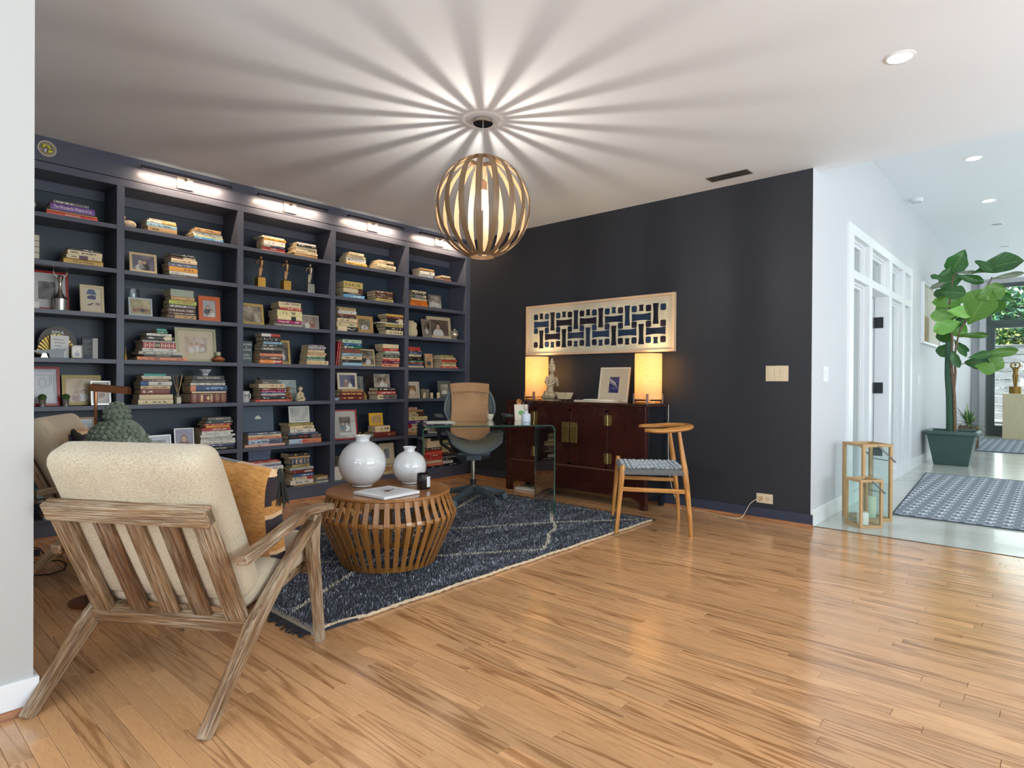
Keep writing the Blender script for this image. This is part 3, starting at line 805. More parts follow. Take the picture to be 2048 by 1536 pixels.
M_NICK = plain('#b9aca2', 0.32, 0.85); M_BAR = plain('#3c3a40', 0.35, 0.6)
M_LED = emit('#fff0d8', 6, 'led_strip')
pl = None
for i in range(4):
    cx = [1.876, 2.757, 3.637, 4.519][i]
    nm = ['second', 'third', 'fourth', 'rightmost'][i]
    lab = 'slim black picture light bar above the %s bookcase bay' % nm
    if pl is None:
        pl = thing('picture_light', lab, 'light', (cx, Y0 + 0.004, 2.645), 0, 'picture lights along the bookcase')
        MB().box(-0.058, 0.058, -0.012, 0, -0.055, 0.055).build('backplate', M_NICK, pl, bevel=0.002)
        MB().beam((0, -0.012, 0.02), (0, -0.075, 0.026), 0.03, 0.012).build('arm', M_BAR, pl)
        MB().box(-0.33, 0.33, -0.095, -0.062, 0.012, 0.034).build('bar', M_BAR, pl, bevel=0.002)
        MB().box(-0.31, 0.31, -0.0618, -0.0605, 0.014, 0.024).build('led_strip', M_LED, pl)
        for sx in (-0.03, 0.03): MB().tube([(sx, -0.012, 0.0), (sx, -0.015, 0.0)], 0.005, 8).build('screw', M_BAR, pl)
    else:
        dup(pl, (cx, Y0 + 0.004, 2.645), None, lab)
    area_light('picture_light_lamp', (cx, Y0 - 0.078, 2.654), (0, 0.55, -1), 0.6, 0.012, 4.2, (1.0, 0.74, 0.50))
jb = thing('junction_box', 'round open junction box with yellow wire caps, top left of bookcase', 'electrical box', (0.997, Y0 + 0.004, 2.66))
b = MB(); b.tube([(0.05 * math.cos(a), -0.001, 0.05 * math.sin(a)) for a in [k * PI / 12 for k in range(24)]], 0.0035, 6, closed=True)
b.build('rim', plain('#c9c4b8', 0.5), jb)
MB().prism([(0.048 * math.cos(k * PI / 12), 0.048 * math.sin(k * PI / 12)) for k in range(24)], -0.0005, -0.002).build('box_plate', plain('#8d8268', 0.6), jb)
for k, (x, z, a) in enumerate(((-0.016, 0.014, 0.6), (0.01, 0.006, -0.7), (0.016, -0.018, 0.3), (-0.012, -0.016, 1.2))):
    d = Vector((math.cos(a), 0, math.sin(a))) * 0.013; c = Vector((x, -0.012, z))
    MB().tube([c - d, c + d], [0.008, 0.004], 8).build('wire_cap', plain('#e3d53f' if k < 3 else '#c8cfe0', 0.5), jb)
MB().tube([(-0.03, -0.006, 0.02), (-0.005, -0.012, -0.01), (0.02, -0.008, 0.02), (0.03, -0.006, -0.01)], 0.002, 6).build('wire', plain('#3c3c3c', 0.6), jb)

# ------------------------------------------------------------------ books
PAL = dict(grey='#6d6a66', purple='#6a3b8f', tan='#b9925e', scarlet='#d8402c', black='#1f1d1f', cream='#dcc9a0', yellow='#d9ad52', white='#dcd8cc', sky='#8fb4c6',
           crimson='#a82a34', lemon='#e3d79a', azure='#5f9ac4', slate='#5b6880', amber='#d9952e', brown='#5a3a2a', sage='#8b9584', lime='#aab84e', teal='#2f9c8c',
           green='#2f6e52', ash='#b3b2a8', salmon='#d98a68', sand='#cdb088', rust='#7d4034', navy='#2f4468', maroon='#6e2320', pine='#34504c', red='#b23a30', pink='#d9a594',
           magenta='#a0285c', orange='#dd7a28', mauve='#7d6a70', mint='#a8bfa4', tomato='#d14a30', plum='#5a2444', ice='#aebfcf', khaki='#a8975a', lilac='#9a93b4', blue='#2f5d8c')
WORD = dict(scarlet='bright red', azure='blue', sage='grey green', lime='lime green', ash='pale grey', salmon='salmon', sand='sand coloured', pine='dark green', tomato='orange red', ice='pale blue', sky='light blue', slate='slate blue', khaki='olive tan', lemon='pale yellow', crimson='crimson', mauve='dull mauve', amber='amber', rust='rust brown', plum='plum')
INK = dict(w='#e6e0d2', k='#2f2a26', r='#a8322a', b='#3c5a8c', g='#d8b264', sky='#8fb0d4', brn='#5c4630')
def cover_material():
    t = NT('printed_book_cover')
    oi = t.n('ObjectInfo'); o = t.tex().outputs['Object']
    sep = t.n('SeparateXYZ'); t.link(o, sep.inputs[0]); u, v_, w = sep.outputs
    ink = t.attr('ink', 'OBJECT').outputs['Color']; freq = t.attr('letters', 'OBJECT').outputs['Fac']
    bandc = t.attr('band', 'OBJECT').outputs['Color']; ba = t.attr('band_from', 'OBJECT').outputs['Fac']; bb = t.attr('band_to', 'OBJECT').outputs['Fac']
    comb = t.n('CombineXYZ'); t.put(comb.inputs[0], t.math('MULTIPLY', u, freq)); t.put(comb.inputs[1], t.math('MULTIPLY', w, 2.6)); t.put(comb.inputs[2], t.math('MULTIPLY', oi.outputs['Random'], 50))
    n1 = t.noise(comb.outputs[0], 1.0, 0)
    comb2 = t.n('CombineXYZ'); t.put(comb2.inputs[0], t.math('MULTIPLY', u, t.math('MULTIPLY', freq, 0.13))); t.put(comb2.inputs[1], t.math('MULTIPLY', oi.outputs['Random'], 80))
    n2 = t.noise(comb2.outputs[0], 1.0, 0)
    def rng_(x, a, b): return t.math('MULTIPLY', t.math('GREATER_THAN', x, a), t.math('LESS_THAN', x, b))
    m = t.math('MULTIPLY', t.math('GREATER_THAN', n1, 0.49), t.math('GREATER_THAN', n2, 0.44))
    m = t.math('MULTIPLY', m, rng_(w, 0.32, 0.72)); m = t.math('MULTIPLY', m, rng_(u, 0.08, 0.92))
    m = t.math('MULTIPLY', m, t.math('LESS_THAN', v_, 0.035)); m = t.math('MULTIPLY', m, t.math('GREATER_THAN', freq, 1.0))
    band = t.math('MULTIPLY', t.math('GREATER_THAN', u, ba), t.math('LESS_THAN', u, bb))
    c = t.mix(band, oi.outputs['Color'], bandc)
    c = t.mix(t.math('MULTIPLY', m, 0.75), c, ink)
    wear = t.noise(t.vmath('MULTIPLY', o, (9, 9, 3)), 1.0, 3)
    c3 = t.n('HueSaturation'); t.put(c3.inputs['Value'], t.math('MULTIPLY_ADD', wear, 0.3, 0.86)); t.link(c, c3.inputs['Color'])
    t.base(c3.outputs[0]); t.set(rough=0.42)
    return t.m
M_COVER = cover_material()
def pages_material():
    t = NT('paper_pages'); o = t.tex().outputs['Object']
    f = t.noise(t.vmath('MULTIPLY', o, (1, 1, 24)), 1.0, 2)
    t.base(t.mix(f, rgba('#bfa87e'), rgba('#f0e2c0'))); t.set(rough=0.9); return t.m
M_PAGES = pages_material()
def unit_book(hard):
    mb = MB(); b = 0.10 if hard else 0.05
    sp = [(0.035, 0), (0.012, 0.02), (0.0, 0.2), (-0.004, 0.5), (0.0, 0.8), (0.012, 0.98), (0.035, 1)] if hard else [(0.01, 0), (0, 0.02), (0, 0.98), (0.01, 1)]
    inn = [(0.035, 1 - b), (0.035, b)]
    prof = [(1, 0)] + [(1, b)] + [(0.035, b), (0.035, 1 - b), (1, 1 - b), (1, 1)] + list(reversed(sp))
    n = len(prof)
    V = [(0, y, z) for y, z in prof] + [(1, y, z) for y, z in prof]
    F = [(i, (i + 1) % n, (i + 1) % n + n, i + n) for i in range(n)]
    mb.add(V, F)
    k = len(prof)
    # end caps as quads: lower board, spine, upper board
    sp_idx = list(range(6, n))
    for off, rev in ((0, False), (n, True)):
        A = [0 + off, 1 + off, 2 + off] + [n - 1 + off]
        B = [5 + off, 6 + off, 3 + off, 4 + off]
        Cc = [2 + off, 3 + off] + [i + off for i in sp_idx]
        for q in (A, B, Cc): mb.f.append(tuple(q if rev else reversed(q))); mb.m.append(0); mb.sm.append(False)
    return mb.mesh('book_cover', M_COVER)
COVERS = [unit_book(True), unit_book(False)]
pg = [MB().box(0.012, 0.988, 0.036, 0.975, 0.10, 0.90).mesh('page_block', M_PAGES), MB().box(0.003, 0.997, 0.011, 0.996, 0.05, 0.95).mesh('page_block', M_PAGES)]
M_INKS = {k: plain(v, 0.5) for k, v in INK.items()}

def new_book(loc, L, D, T, colour, ink=None, band=None, rz=0.0, hard=True, title=None, rot=None):
    o = bpy.data.objects.new('book', COVERS[0 if hard else 1]); COL.objects.link(o)
    o.location = loc; o.rotation_euler = rot if rot is not None else (0, 0, rz); o.scale = (L, D, T)
    o.color = rgba(PAL.get(colour, colour))
    o['ink'] = list(rgb(INK[ink])) if ink else [0.5, 0.5, 0.5]
    o['letters'] = 0.0 if (ink is None or title) else float(max(12, 2.0 * L / T))
    bc_, ba, bb = (0.5, 0.5, 0.5), 2.0, 3.0
    if band:
        bc_ = rgb(PAL[band[0]])
        if band[1] >= 0: ba, bb = (0.0, band[1]) if band[1] > 0 else (0.55, 0.75)
        else: ba, bb = 1 + band[1], 1.0
        if band[1] > 0.5: ba, bb = band[1] - 0.25, band[1]
    o['band'] = list(bc_); o['band_from'] = float(ba); o['band_to'] = float(bb)
    p = bpy.data.objects.new('page_block', pg[0 if hard else 1]); COL.objects.link(p); p.parent = o
    if title in ('orn', 'orn2'):
        mb = MB()
        if title == 'orn':
            for u in (0.06, 0.2, 0.33, 0.56, 0.68, 0.79, 0.92): mb.box(u - 0.012, u + 0.012, -0.008, -0.005, 0.12, 0.88)
            for u in (0.13, 0.265, 0.62, 0.735, 0.86): mb.prism([(u - .028, .5), (u, .68), (u + .028, .5), (u, .32)], -0.008, -0.005)
            mb.build('spine_ornament', plain('#e6d9b8', 0.5), o)
            MB().box(0.36, 0.52, -0.009, -0.005, 0.08, 0.92).build('spine_panel', plain('#22201d', 0.5), o)
            mb = MB(); 
            for u in (0.39, 0.44, 0.49): mb.prism([(u - .018, .5), (u, .85), (u + .018, .5), (u, .15)], -0.011, -0.009)
            mb.build('spine_emblem', plain('#ded3a0', 0.5), o)
        else:
            for u0, u1 in ((0.06, 0.14), (0.24, 0.60), (0.69, 0.78), (0.86, 0.94)):
                for z in (0.1, 0.86): mb.box(u0, u1, -0.008, -0.005, z, z + 0.04)
                for u in (u0, u1 - 0.008): mb.box(u, u + 0.008, -0.008, -0.005, 0.1, 0.9)
                if u1 - u0 < 0.12:
                    for z in (0.3, 0.48, 0.66): mb.box(u0 + .025, u1 - .025, -0.008, -0.005, z, z + 0.08)
            mb.prism([(0.42, .5), (0.48, .76), (0.53, .5), (0.48, .24)], -0.008, -0.005)
            mb.box(0.27, 0.33, -0.008, -0.005, 0.2, 0.8); mb.box(0.545, 0.58, -0.008, -0.005, 0.2, 0.8)
            mb.build('spine_ornament', plain('#dcc48a', 0.45), o)
    elif title:
        tl = min(0.86, 0.55 * T / L * len(title) * 0.8)
        text_mesh('title', title, 0.5, M_INKS[ink or 'w'], o, (0.5, -0.007, 0.5), (PI / 2, 0, 0), width=tl, height=0.5, depth=0.001)
    return o

BAYN = ['leftmost bay', 'second bay', 'third bay', 'fourth bay', 'rightmost bay']
ROWN = ['top shelf', 'second shelf', 'third shelf', 'fourth shelf', 'fifth shelf', 'sixth shelf', 'bottom shelf']
ORD = ['top', 'second', 'third', 'fourth', 'fifth', 'sixth', 'seventh', 'eighth', 'ninth', 'tenth', 'eleventh', 'twelfth', 'thirteenth', 'fourteenth']
rng = random.Random(21)
STACK_TOP = {}
for bay, row, side, bl in STACKS:
    z = SH[row]
    n = len(bl)
    # build from the bottom up
    for i in reversed(range(n)):
        q = list(bl[i]) + [None] * (7 - len(bl[i]))
        xa, xb, T, colour, ink, band, title = q[:7]
        L = xb - xa
        D = min(0.235, max(0.13, L * rng.uniform(0.64, 0.76)))
        jog = rng.uniform(0, 0.018)
        T2 = T - 0.0006
        hard = T2 > 0.017 and rng.random() < 0.8
        col = list(rgb(PAL[colour])); f = rng.uniform(0.85, 1.12)
        o = new_book((xa, Y0 + 0.012 + jog, z + 0.0003), L, D, T2, colour, ink, band, rng.uniform(-0.018, 0.018), hard, title)
        o.color = (*[min(1, c * f) for c in col], 1)
        pos = 'bottom of' if i == n - 1 else ('top of' if i == 0 else ORD[i] + ' from top of')
        sn = {'only': 'the book stack', 'left': 'left stack', 'right': 'right stack', 'end': 'small right-end stack'}[side]
        word = WORD.get(colour, colour)
        extra = {'The Wonderful Wizard of Oz': ' titled The Wonderful Wizard of Oz', 'GRILLING': ' titled Grilling', 'JOHN FITZGERALD KENNEDY': ' with large white title'}.get(title, '')
        kind = 'book' if T > 0.014 else 'thin book'
        if n == 1: pos = 'on'
        lab = '%s %s%s, %s %s, %s, %s' % (word, kind, extra, pos, sn, ROWN[row], BAYN[bay])
        if 'Oz' in extra: lab = 'purple book titled The Wonderful Wizard of Oz, top shelf, leftmost bay'
        tag(o, lab, 'book', 'books stacked on the bookcase shelves')
        z += T
    STACK_TOP[(bay, row, side)] = z

# ------------------------------------------------------------------ soft shapes
def rbox(mb, a, b, c, r, n=8, bulge=(0, 0, 0), M=None, mat=0):
    """rounded, slightly bulging block, half sizes a b c"""
    idx = {}; V = []; F = []
    def vert(x, y, z):
        k = (round(x, 5), round(y, 5), round(z, 5))
        if k not in idx:
            P = Vector((x * a, y * b, z * c))
            q = Vector((max(-(a - r), min(a - r, P.x)), max(-(b - r), min(b - r, P.y)), max(-(c - r), min(c - r, P.z))))
            d = P - q
            if d.length > 1e-9: P = q + d.normalized() * r
            P.x += math.copysign(bulge[0], x) * (1 - y * y) * (1 - z * z) * abs(x)
            P.y += math.copysign(bulge[1], y) * (1 - x * x) * (1 - z * z) * abs(y)
            P.z += math.copysign(bulge[2], z) * (1 - x * x) * (1 - y * y) * abs(z)
            idx[k] = len(V); V.append(P)
        return idx[k]
    t = [math.sin(PI / 2 * (2 * i / n - 1)) for i in range(n + 1)]
    for ax in range(3):
        for s in (-1, 1):
            for i in range(n):
                for j in range(n):
                    q = []
                    for u, v in ((t[i], t[j]), (t[i + 1], t[j]), (t[i + 1], t[j + 1]), (t[i], t[j + 1])):
                        p = [0, 0, 0]; p[ax] = s; p[(ax + 1) % 3] = u; p[(ax + 2) % 3] = v
                        q.append(vert(*p))
                    F.append(tuple(q) if s > 0 else tuple(reversed(q)))
    g = [tuple(p) for p in V]
    if M is not None: V = [M @ p for p in V]
    return mb.add(V, F, mat, g, True)
def fabric(name, h1, h2, scale=380, rough=0.95, stripes=0.0, bump=0.35):
    t = NT(name); a = t.attr('g').outputs['Vector']
    f = t.noise(t.vmath('MULTIPLY', a, (scale, scale * 0.28, scale)), 1.0, 2, 0.7)
    f2 = t.noise(a, 5, 2)
    f = t.math('MULTIPLY_ADD', f2, 0.25, t.math('MULTIPLY', f, 0.8))
    t.base(t.ramp(f, [(0.3, rgba(h2)), (0.62, rgba(h1))])); t.set(rough=rough, spec=0.15, sheen=0.2)
    t.bump(f, bump, 0.002)
    return t.m
M_LINEN = fabric('oatmeal_linen', '#cabda6', '#9f8c70')
M_ARMWOOD = grained('whitewashed_acacia', '#94704b', '#573a22', 0.6, 3.0, 38, white=0.75, ringy=4, bump=0.3, whitehex='#c6b79e')
M_SLATD = grained('whitewashed_acacia_dark', '#744d2c', '#3e2412', 0.55, 3.0, 34, white=0.5, ringy=4, bump=0.3, whitehex='#b8a488')
M_OAK = grained('honey_oak', '#cf9550', '#9c6226', 0.35, 2.5, 30, ringy=4)
M_BAMB = grained('bamboo_veneer', '#a8743c', '#7d4f24', 0.28, 3.0, 60, ringy=2, contrast=0.7, coat=0.3)

# ------------------------------------------------------------------ slatted armchairs
def armchair(label, loc, rz):
    t = thing('armchair', label, 'armchair', (*loc, 0), rz, 'whitewashed slat-back armchairs')
    o0 = Vector((0.251, 0, 0.261)); b = Vector((-0.4297, 0, 0.903)); n = Vector((0.903, 0, 0.4297))
    Mb = Matrix(((n.x, 0, b.x, o0.x), (0, 1, 0, 0), (n.z, 0, b.z, o0.z), (0, 0, 0, 1)))
    for y in (0.0, 0.64):
        mb = MB()
        mb.path([(-0.012, y, 0.0), (0.12, y, 0.128), (0.235, y, 0.238), (0.32, y, 0.305), (0.45, y, 0.395), (0.58, y, 0.475), (0.70, y, 0.538)], 0.036, 0.05, (0, 1, 0), hs=[0.036, 0.045, 0.066, 0.056, 0.046, 0.048, 0.04])
        mb.build('rear_leg', M_ARMWOOD, t, bevel=0.005)
        mb = MB(); mb.path([(0.722, y, 0.0), (0.69, y, 0.2), (0.657, y, 0.40), (0.655, y, 0.49), (0.675, y, 0.54)], 0.036, 0.045, (0, 1, 0), hs=[0.034, 0.046, 0.06, 0.075, 0.06])
        mb.build('front_leg', M_ARMWOOD, t, bevel=0.005)
        yo = -0.035 if y < 0.1 else 0.675
        mb = MB(); mb.path([(0.125, yo, 0.508), (0.24, yo, 0.527), (0.36, yo, 0.551), (0.46, yo * 0.9 + y * 0.1, 0.568), (0.58, y, 0.572), (0.70, y, 0.564), (0.80, y, 0.553)], 0.05, 0.03, (0, 1, 0), ws=[0.045, 0.048, 0.05, 0.06, 0.066, 0.062, 0.05], hs=[0.034, 0.032, 0.028, 0.026, 0.026, 0.026, 0.028])
        mb.build('armrest', M_ARMWOOD, t, bevel=0.006)
        ys = 0.055 if y < 0.1 else 0.585
        mb = MB(); mb.cbox((-0.004, ys, 0.23), (0.032, 0.07, 0.50), 0, Mb); mb.build('stile', M_ARMWOOD, t, bevel=0.003)
        mb = MB(); mb.beam((0.245, ys + (0.02 if y < 0.1 else -0.02), 0.262), (0.735, ys + (0.02 if y < 0.1 else -0.02), 0.338), 0.03, 0.045, (0, 1, 0)); mb.build('seat_rail', M_ARMWOOD, t, bevel=0.003)
    for k, y in enumerate((0.438, 0.315, 0.190)):
        MB().cbox((0.0, y, 0.225), (0.016, 0.07, 0.47), 0, Mb).build('slat', M_SLATD if k != 1 else M_ARMWOOD, t, bevel=0.002)
    MB().cbox((-0.010, 0.32, 0.455), (0.042, 0.60, 0.064), 0, Mb).build('top_rail', M_ARMWOOD, t, bevel=0.004)
    MB().cbox((-0.006, 0.32, -0.005), (0.045, 0.606, 0.05), 0, Mb).build('back_rail', M_ARMWOOD, t, bevel=0.004)
    MB().cbox((0.70, 0.32, 0.318), (0.025, 0.60, 0.05)).build('front_rail', M_ARMWOOD, t, bevel=0.003)
    for k in range(4): MB().cbox((0.33 + k * 0.11, 0.32, 0.290 + k * 0.0156), (0.05, 0.54, 0.012)).build('seat_slat', M_SLATD, t)
    mb = MB(); rbox(mb, 0.068, 0.295, 0.30, 0.055, 12, (0.012, 0, 0.0), Mb @ Matrix.Translation((0.084, 0.32, 0.345)))
    bcu = mb.build('back_cushion', M_LINEN, t)
    def piping(M, a, b_, c, r):
        m2 = MB(); pts = []
        b_ -= 0.012; c -= 0.013
        for (cx, cy, a0) in ((b_ - r, c - r, 0), (-b_ + r, c - r, 90), (-b_ + r, -c + r, 180), (b_ - r, -c + r, 270)):
            for i in range(5):
                an = math.radians(a0 + 22.5 * i); pts.append(M @ Vector((a, cx + r * math.cos(an), cy + r * math.sin(an))))
        return m2.tube(pts, 0.0025, 6, closed=True)
    piping(Mb @ Matrix.Translation((0.084, 0.32, 0.345)), 0.05, 0.292, 0.297, 0.06).build('piping', M_LINEN, bcu)
    Ms = Matrix.Translation((0.51, 0.32, 0.374)) @ Matrix.Rotation(math.radians(-7.5), 4, 'Y')
    mb = MB(); rbox(mb, 0.26, 0.285, 0.058, 0.045, 12, (0.006, 0, 0.012), Ms)
    mb.build('seat_cushion', M_LINEN, t)
    return t
chair_a = armchair('whitewashed slatted armchair seen from behind, nearest the camera', (0.772, 1.937), math.radians(31.5))
chair_b = dup(chair_a, (0.64, 4.02, 0), math.radians(-28.6), 'whitewashed slatted armchair behind the stone head, against the bookcase')

def pillow_mesh(name, w, h, t_, mats, stripe=True):
    """throw pillow in the local y-z plane, thickness along x, with printed stripes as its own facets"""
    mb = MB(); n = 22
    for s in (-1, 1):
        V, F, mt = [], [], []
        for i in range(n + 1):
            for j in range(n + 1):
                u, v = 2 * i / n - 1, 2 * j / n - 1
                pin = 1 - 0.05 * (1 - u * u) - 0.0 ; pin2 = 1 - 0.05 * (1 - v * v)
                x = s * t_ * ((1 - u ** 4) ** 0.6) * ((1 - v ** 4) ** 0.6)
                V.append((x, u * w / 2 * pin2, v * h / 2 * pin))
        for i in range(n):
            for j in range(n):
                q = (i * (n + 1) + j, (i + 1) * (n + 1) + j, (i + 1) * (n + 1) + j + 1, i * (n + 1) + j + 1)
                F.append(q if s > 0 else tuple(reversed(q)))
        o = len(mb.v)
        mb.add(V, F, 0, None, True)
        for k in range(n * n):
            i, j = divmod(k, n)
            z = j - abs(i - n / 2) * 0.35
            mb.m[o and (len(mb.m) - n * n + k) or k] = (0 if (s < 0 and i > 1) else (0 if (z % 9 < 2.2) else (1 if z % 9 < 7.8 else 2)))
    return mb
M_MUST = fabric('mustard_velvet', '#c08c50', '#94652f', 120, bump=0.1); M_CHAR = fabric('charcoal_wool', '#3a2f33', '#1e1a1e', 300); M_CREAMF = fabric('cream_stitch', '#d8b890', '#b58f68', 300)
M_TASS = plain('#22231f', 0.9)
def tassel(parent, loc, L=0.13):
    mb = MB(); c = Vector(loc)
    mb.tube([c + Vector((0, 0, 0.02)), c, c - Vector((0, 0, 0.025))], [0.008, 0.016, 0.013], 8)
    r = random.Random(4)
    for k in range(46):
        a = r.uniform(0, 6.28); rr = 0.012 * math.sqrt(r.random()); e = 0.026 * math.sqrt(r.random())
        p0 = c + Vector((rr * math.cos(a), rr * math.sin(a), -0.012)); p1 = c + Vector((rr * 1.6 * math.cos(a), rr * 1.6 * math.sin(a), -L * 0.5)); p2 = c + Vector((e * math.cos(a), e * math.sin(a), -L * r.uniform(0.92, 1.05)))
        mb.tube([p0, p1, p2], 0.0028, 4, caps=False)
    return mb.build('tassel', M_TASS, parent)
def pillow(label, loc, rot, tl):
    p = thing('throw_pillow', label, 'pillow', loc, 0, 'mustard and black throw pillows'); p.rotation_euler = rot
    pillow_mesh('cover', 0.44, 0.44, 0.075, None).build('cover', [M_MUST, M_CHAR, M_CREAMF], p)
    mb = MB(); h = 0.212
    pts = [(0, a * h * (1 - 0.05 * (1 - b * b)), b * h) for a, b in ((-1, -1), (-1, -.5), (-1, 0), (-1, .5), (-1, 1))] + [(0, a * h, h * (1 - .05 * (1 - a * a))) for a in (-.5, 0, .5)] + [(0, h * (1 - .05 * (1 - b * b)), b * h) for b in (1, .5, 0, -.5, -1)] + [(0, a * h, -h * (1 - .05 * (1 - a * a))) for a in (.5, 0, -.5)]
    mb.tube(pts, 0.005, 6, closed=True).build('piping', M_CREAMF, p)
    tassel(p, tl)
    return p
def in_chair(P, ang, s, v, z):
    return (P[0] + s * math.cos(ang) - v * math.sin(ang), P[1] + s * math.sin(ang) + v * math.cos(ang), z)
A1 = math.radians(31.5); A2 = math.radians(-28.6)
pa = pillow('mustard pillow with dark stripes and black tassel on nearest armchair', in_chair((0.772, 1.937), A1, 0.40, 0.20, 0.625), (0, 0, 0), (0, -0.21, 0.20))
pa.rotation_euler = (math.radians(12), math.radians(-26), A1)
pb = pillow('mustard pillow with dark stripes and black tassel beside the stone head', in_chair((0.64, 4.02), A2, 0.38, 0.19, 0.635), (0, 0, 0), (0.02, -0.205, 0.2))
pb.rotation_euler = (math.radians(4), math.radians(-24), A2 - 0.25)

# ------------------------------------------------------------------ slatted drum coffee table
tb = thing('coffee_table', 'round drum coffee table of bent wooden strips on the rug', 'table', (2.257, 3.0, 0.020))
MB().lathe([(0.0, 0.408), (0.355, 0.408), (0.366, 0.414), (0.366, 0.424), (0.360, 0.429), (0.0, 0.429)], n=72).build('tabletop', M_BAMB, tb)
prof = [(0.352, 0.412), (0.366, 0.375), (0.384, 0.330), (0.3955, 0.305), (0.399, 0.290), (0.396, 0.275), (0.385, 0.245), (0.355, 0.180), (0.318, 0.100), (0.285, 0.030), (0.274, 0.004)]
def ring(z, r, h, name, th=0.006):
    mb = MB(); mb.lathe([(r - th, z - h / 2), (r, z - h / 2), (r, z + h / 2), (r - th, z + h / 2), (r - th, z - h / 2)], n=72); return mb.build(name, M_BAMB, tb)
ring(0.392, 0.352, 0.03, 'upper_hoop'); ring(0.290, 0.392, 0.024, 'middle_hoop'); ring(0.016, 0.272, 0.03, 'base_hoop')
rib = None
for k in range(42):
    if rib is None:
        mb = MB(); mb.path([(r + 0.003, 0, z) for r, z in prof], 0.030, 0.0055, (0, 1, 0), ws=[0.027, 0.028, 0.03, 0.0305, 0.0305, 0.0305, 0.03, 0.029, 0.027, 0.025, 0.024])
        rib = mb.build('rib', M_BAMB, tb, bevel=0.001)
    else:
        r_ = rib.copy(); COL.objects.link(r_); r_.rotation_euler = (0, 0, 2 * PI * k / 42)
TZ = 0.450
M_CER = plain('#d0d1d2', 0.08, coat=1.0, name='white_glaze')
def vase(label, loc, R, H, rb, rn, rl, name='moon_vase'):
    hz = H * 0.475; prof = [(0, 0.002), (rb * 0.9, 0.0), (rb, 0.004), (rb, 0.01)]
    t0 = math.asin(min(1, rb / R)); t1 = PI - math.asin(rn / R)
    zc = 0.01 + R * 1.0 * math.cos(t0)
    for i in range(1, 23):
        a = t0 + (t1 - t0) * i / 22; prof.append((R * math.sin(a), zc - R * 1.0 * math.cos(a)))
    zt = prof[-1][1]
    prof += [(rn - 0.002, zt + (H - zt) * 0.3), (rn + (rl - rn) * 0.25, zt + (H - zt) * 0.6), (rn + (rl - rn) * 0.7, zt + (H - zt) * 0.88), (rl, H - 0.002), (rl - 0.002, H), (rl - 0.008, H - 0.002), (rn - 0.006, zt + 0.01), (rn - 0.006, zt - 0.02), (0, zt - 0.02)]
    v = thing(name, label, 'vase', loc, 0)
    MB().lathe(prof, n=56).build('body', M_CER, v)
    return v
vase('large round white glazed vase on the coffee table', (2.195, 3.185, TZ), 0.144, 0.312, 0.062, 0.043, 0.058)
vase('smaller round white glazed vase beside the large one', (2.46, 3.06, TZ), 0.106, 0.232, 0.05, 0.034, 0.045)
cj = thing('candle_jar', 'black glossy candle jar with white label on the coffee table', 'candle', (2.395, 2.845, TZ))
MB().lathe([(0, 0), (0.038, 0), (0.040, 0.003), (0.040, 0.091), (0.0385, 0.092), (0.037, 0.090), (0.037, 0.065), (0, 0.065)], n=36).build('jar', plain('#141416', 0.12, coat=0.5), cj)
mb = MB(); V = []; 
for i in range(7):
    a = math.radians(-100 + i * 8); V += [(0.0405 * math.cos(a), 0.0405 * math.sin(a), 0.014), (0.0405 * math.cos(a), 0.0405 * math.sin(a), 0.076)]
mb.add(V, [(2 * i, 2 * i + 2, 2 * i + 3, 2 * i + 1) for i in range(6)]).build('paper_label', plain('#d3d6dc', 0.6), cj)
tr = thing('art_book', 'white square art book lying flat on the coffee table', 'book', (2.135, 2.86, TZ))
tr.rotation_euler = (0, 0, math.radians(4))
MB().cbox((0, 0, 0.009), (0.262, 0.268, 0.016)).build('cover', plain('#e2e4e6', 0.3), tr, bevel=0.002)
mb = MB(); mb.cbox((0, 0, 0.0173), (0.2, 0.205, 0.0006)); mb.build('cover_print', plain('#c9ccd0', 0.4), tr)
mb = MB()
rr = random.Random(8)
for k in range(16):
    a = rr.uniform(0, 6.28); d = rr.uniform(0.0, 0.055); c = Vector((0.01 + d * math.cos(a), d * math.sin(a) * 0.8, 0.0178)); l = rr.uniform(0.015, 0.045); b_ = rr.uniform(0, 3.14)
    u = Vector((math.cos(b_), math.sin(b_), 0)); w_ = Vector((-u.y, u.x, 0)) * rr.uniform(0.002, 0.008)
    mb.add([c - u * l, c - w_, c + u * l, c + w_], [(0, 1, 2, 3)], k % 3)
mb.build('cover_sketch', [plain('#6d3a36', 0.5), plain('#3f434c', 0.5), plain('#b89a78', 0.5)], tr)

# ------------------------------------------------------------------ shaggy rug
RX0, RX1, RY0, RY1 = 1.41, 4.33, 2.385, 4.20
rug = thing('shag_rug', 'charcoal blue shaggy rug with thin cream diamond lines', 'rug', ((RX0 + RX1) / 2, (RY0 + RY1) / 2, 0))
off = Vector((-(RX0 + RX1) / 2, -(RY0 + RY1) / 2, 0))
MB().box(RX0, RX1, RY0, RY1, 0.001, 0.011).build('rug_base', plain('#2b303c', 0.95), rug).data.transform(Matrix.Translation(off))
LINES = [[(1.95, 4.15), (3.04, 3.313), (3.709, 2.895), (4.25, 2.47)], [(4.25, 3.34), (3.987, 3.113), (3.76, 2.93), (3.70, 2.86), (3.544, 2.732), (3.42, 2.70), (3.28, 2.58), (3.076, 2.469)], [(3.076, 2.469), (2.585, 2.814), (2.1, 3.16), (1.72, 3.42), (1.47, 3.60)],
         [(1.471, 2.677), (2.028, 2.982), (2.585, 3.27), (3.1, 3.55), (3.75, 3.9), (4.25, 4.15)], [(1.47, 3.60), (1.95, 3.86), (2.5, 4.15)]]
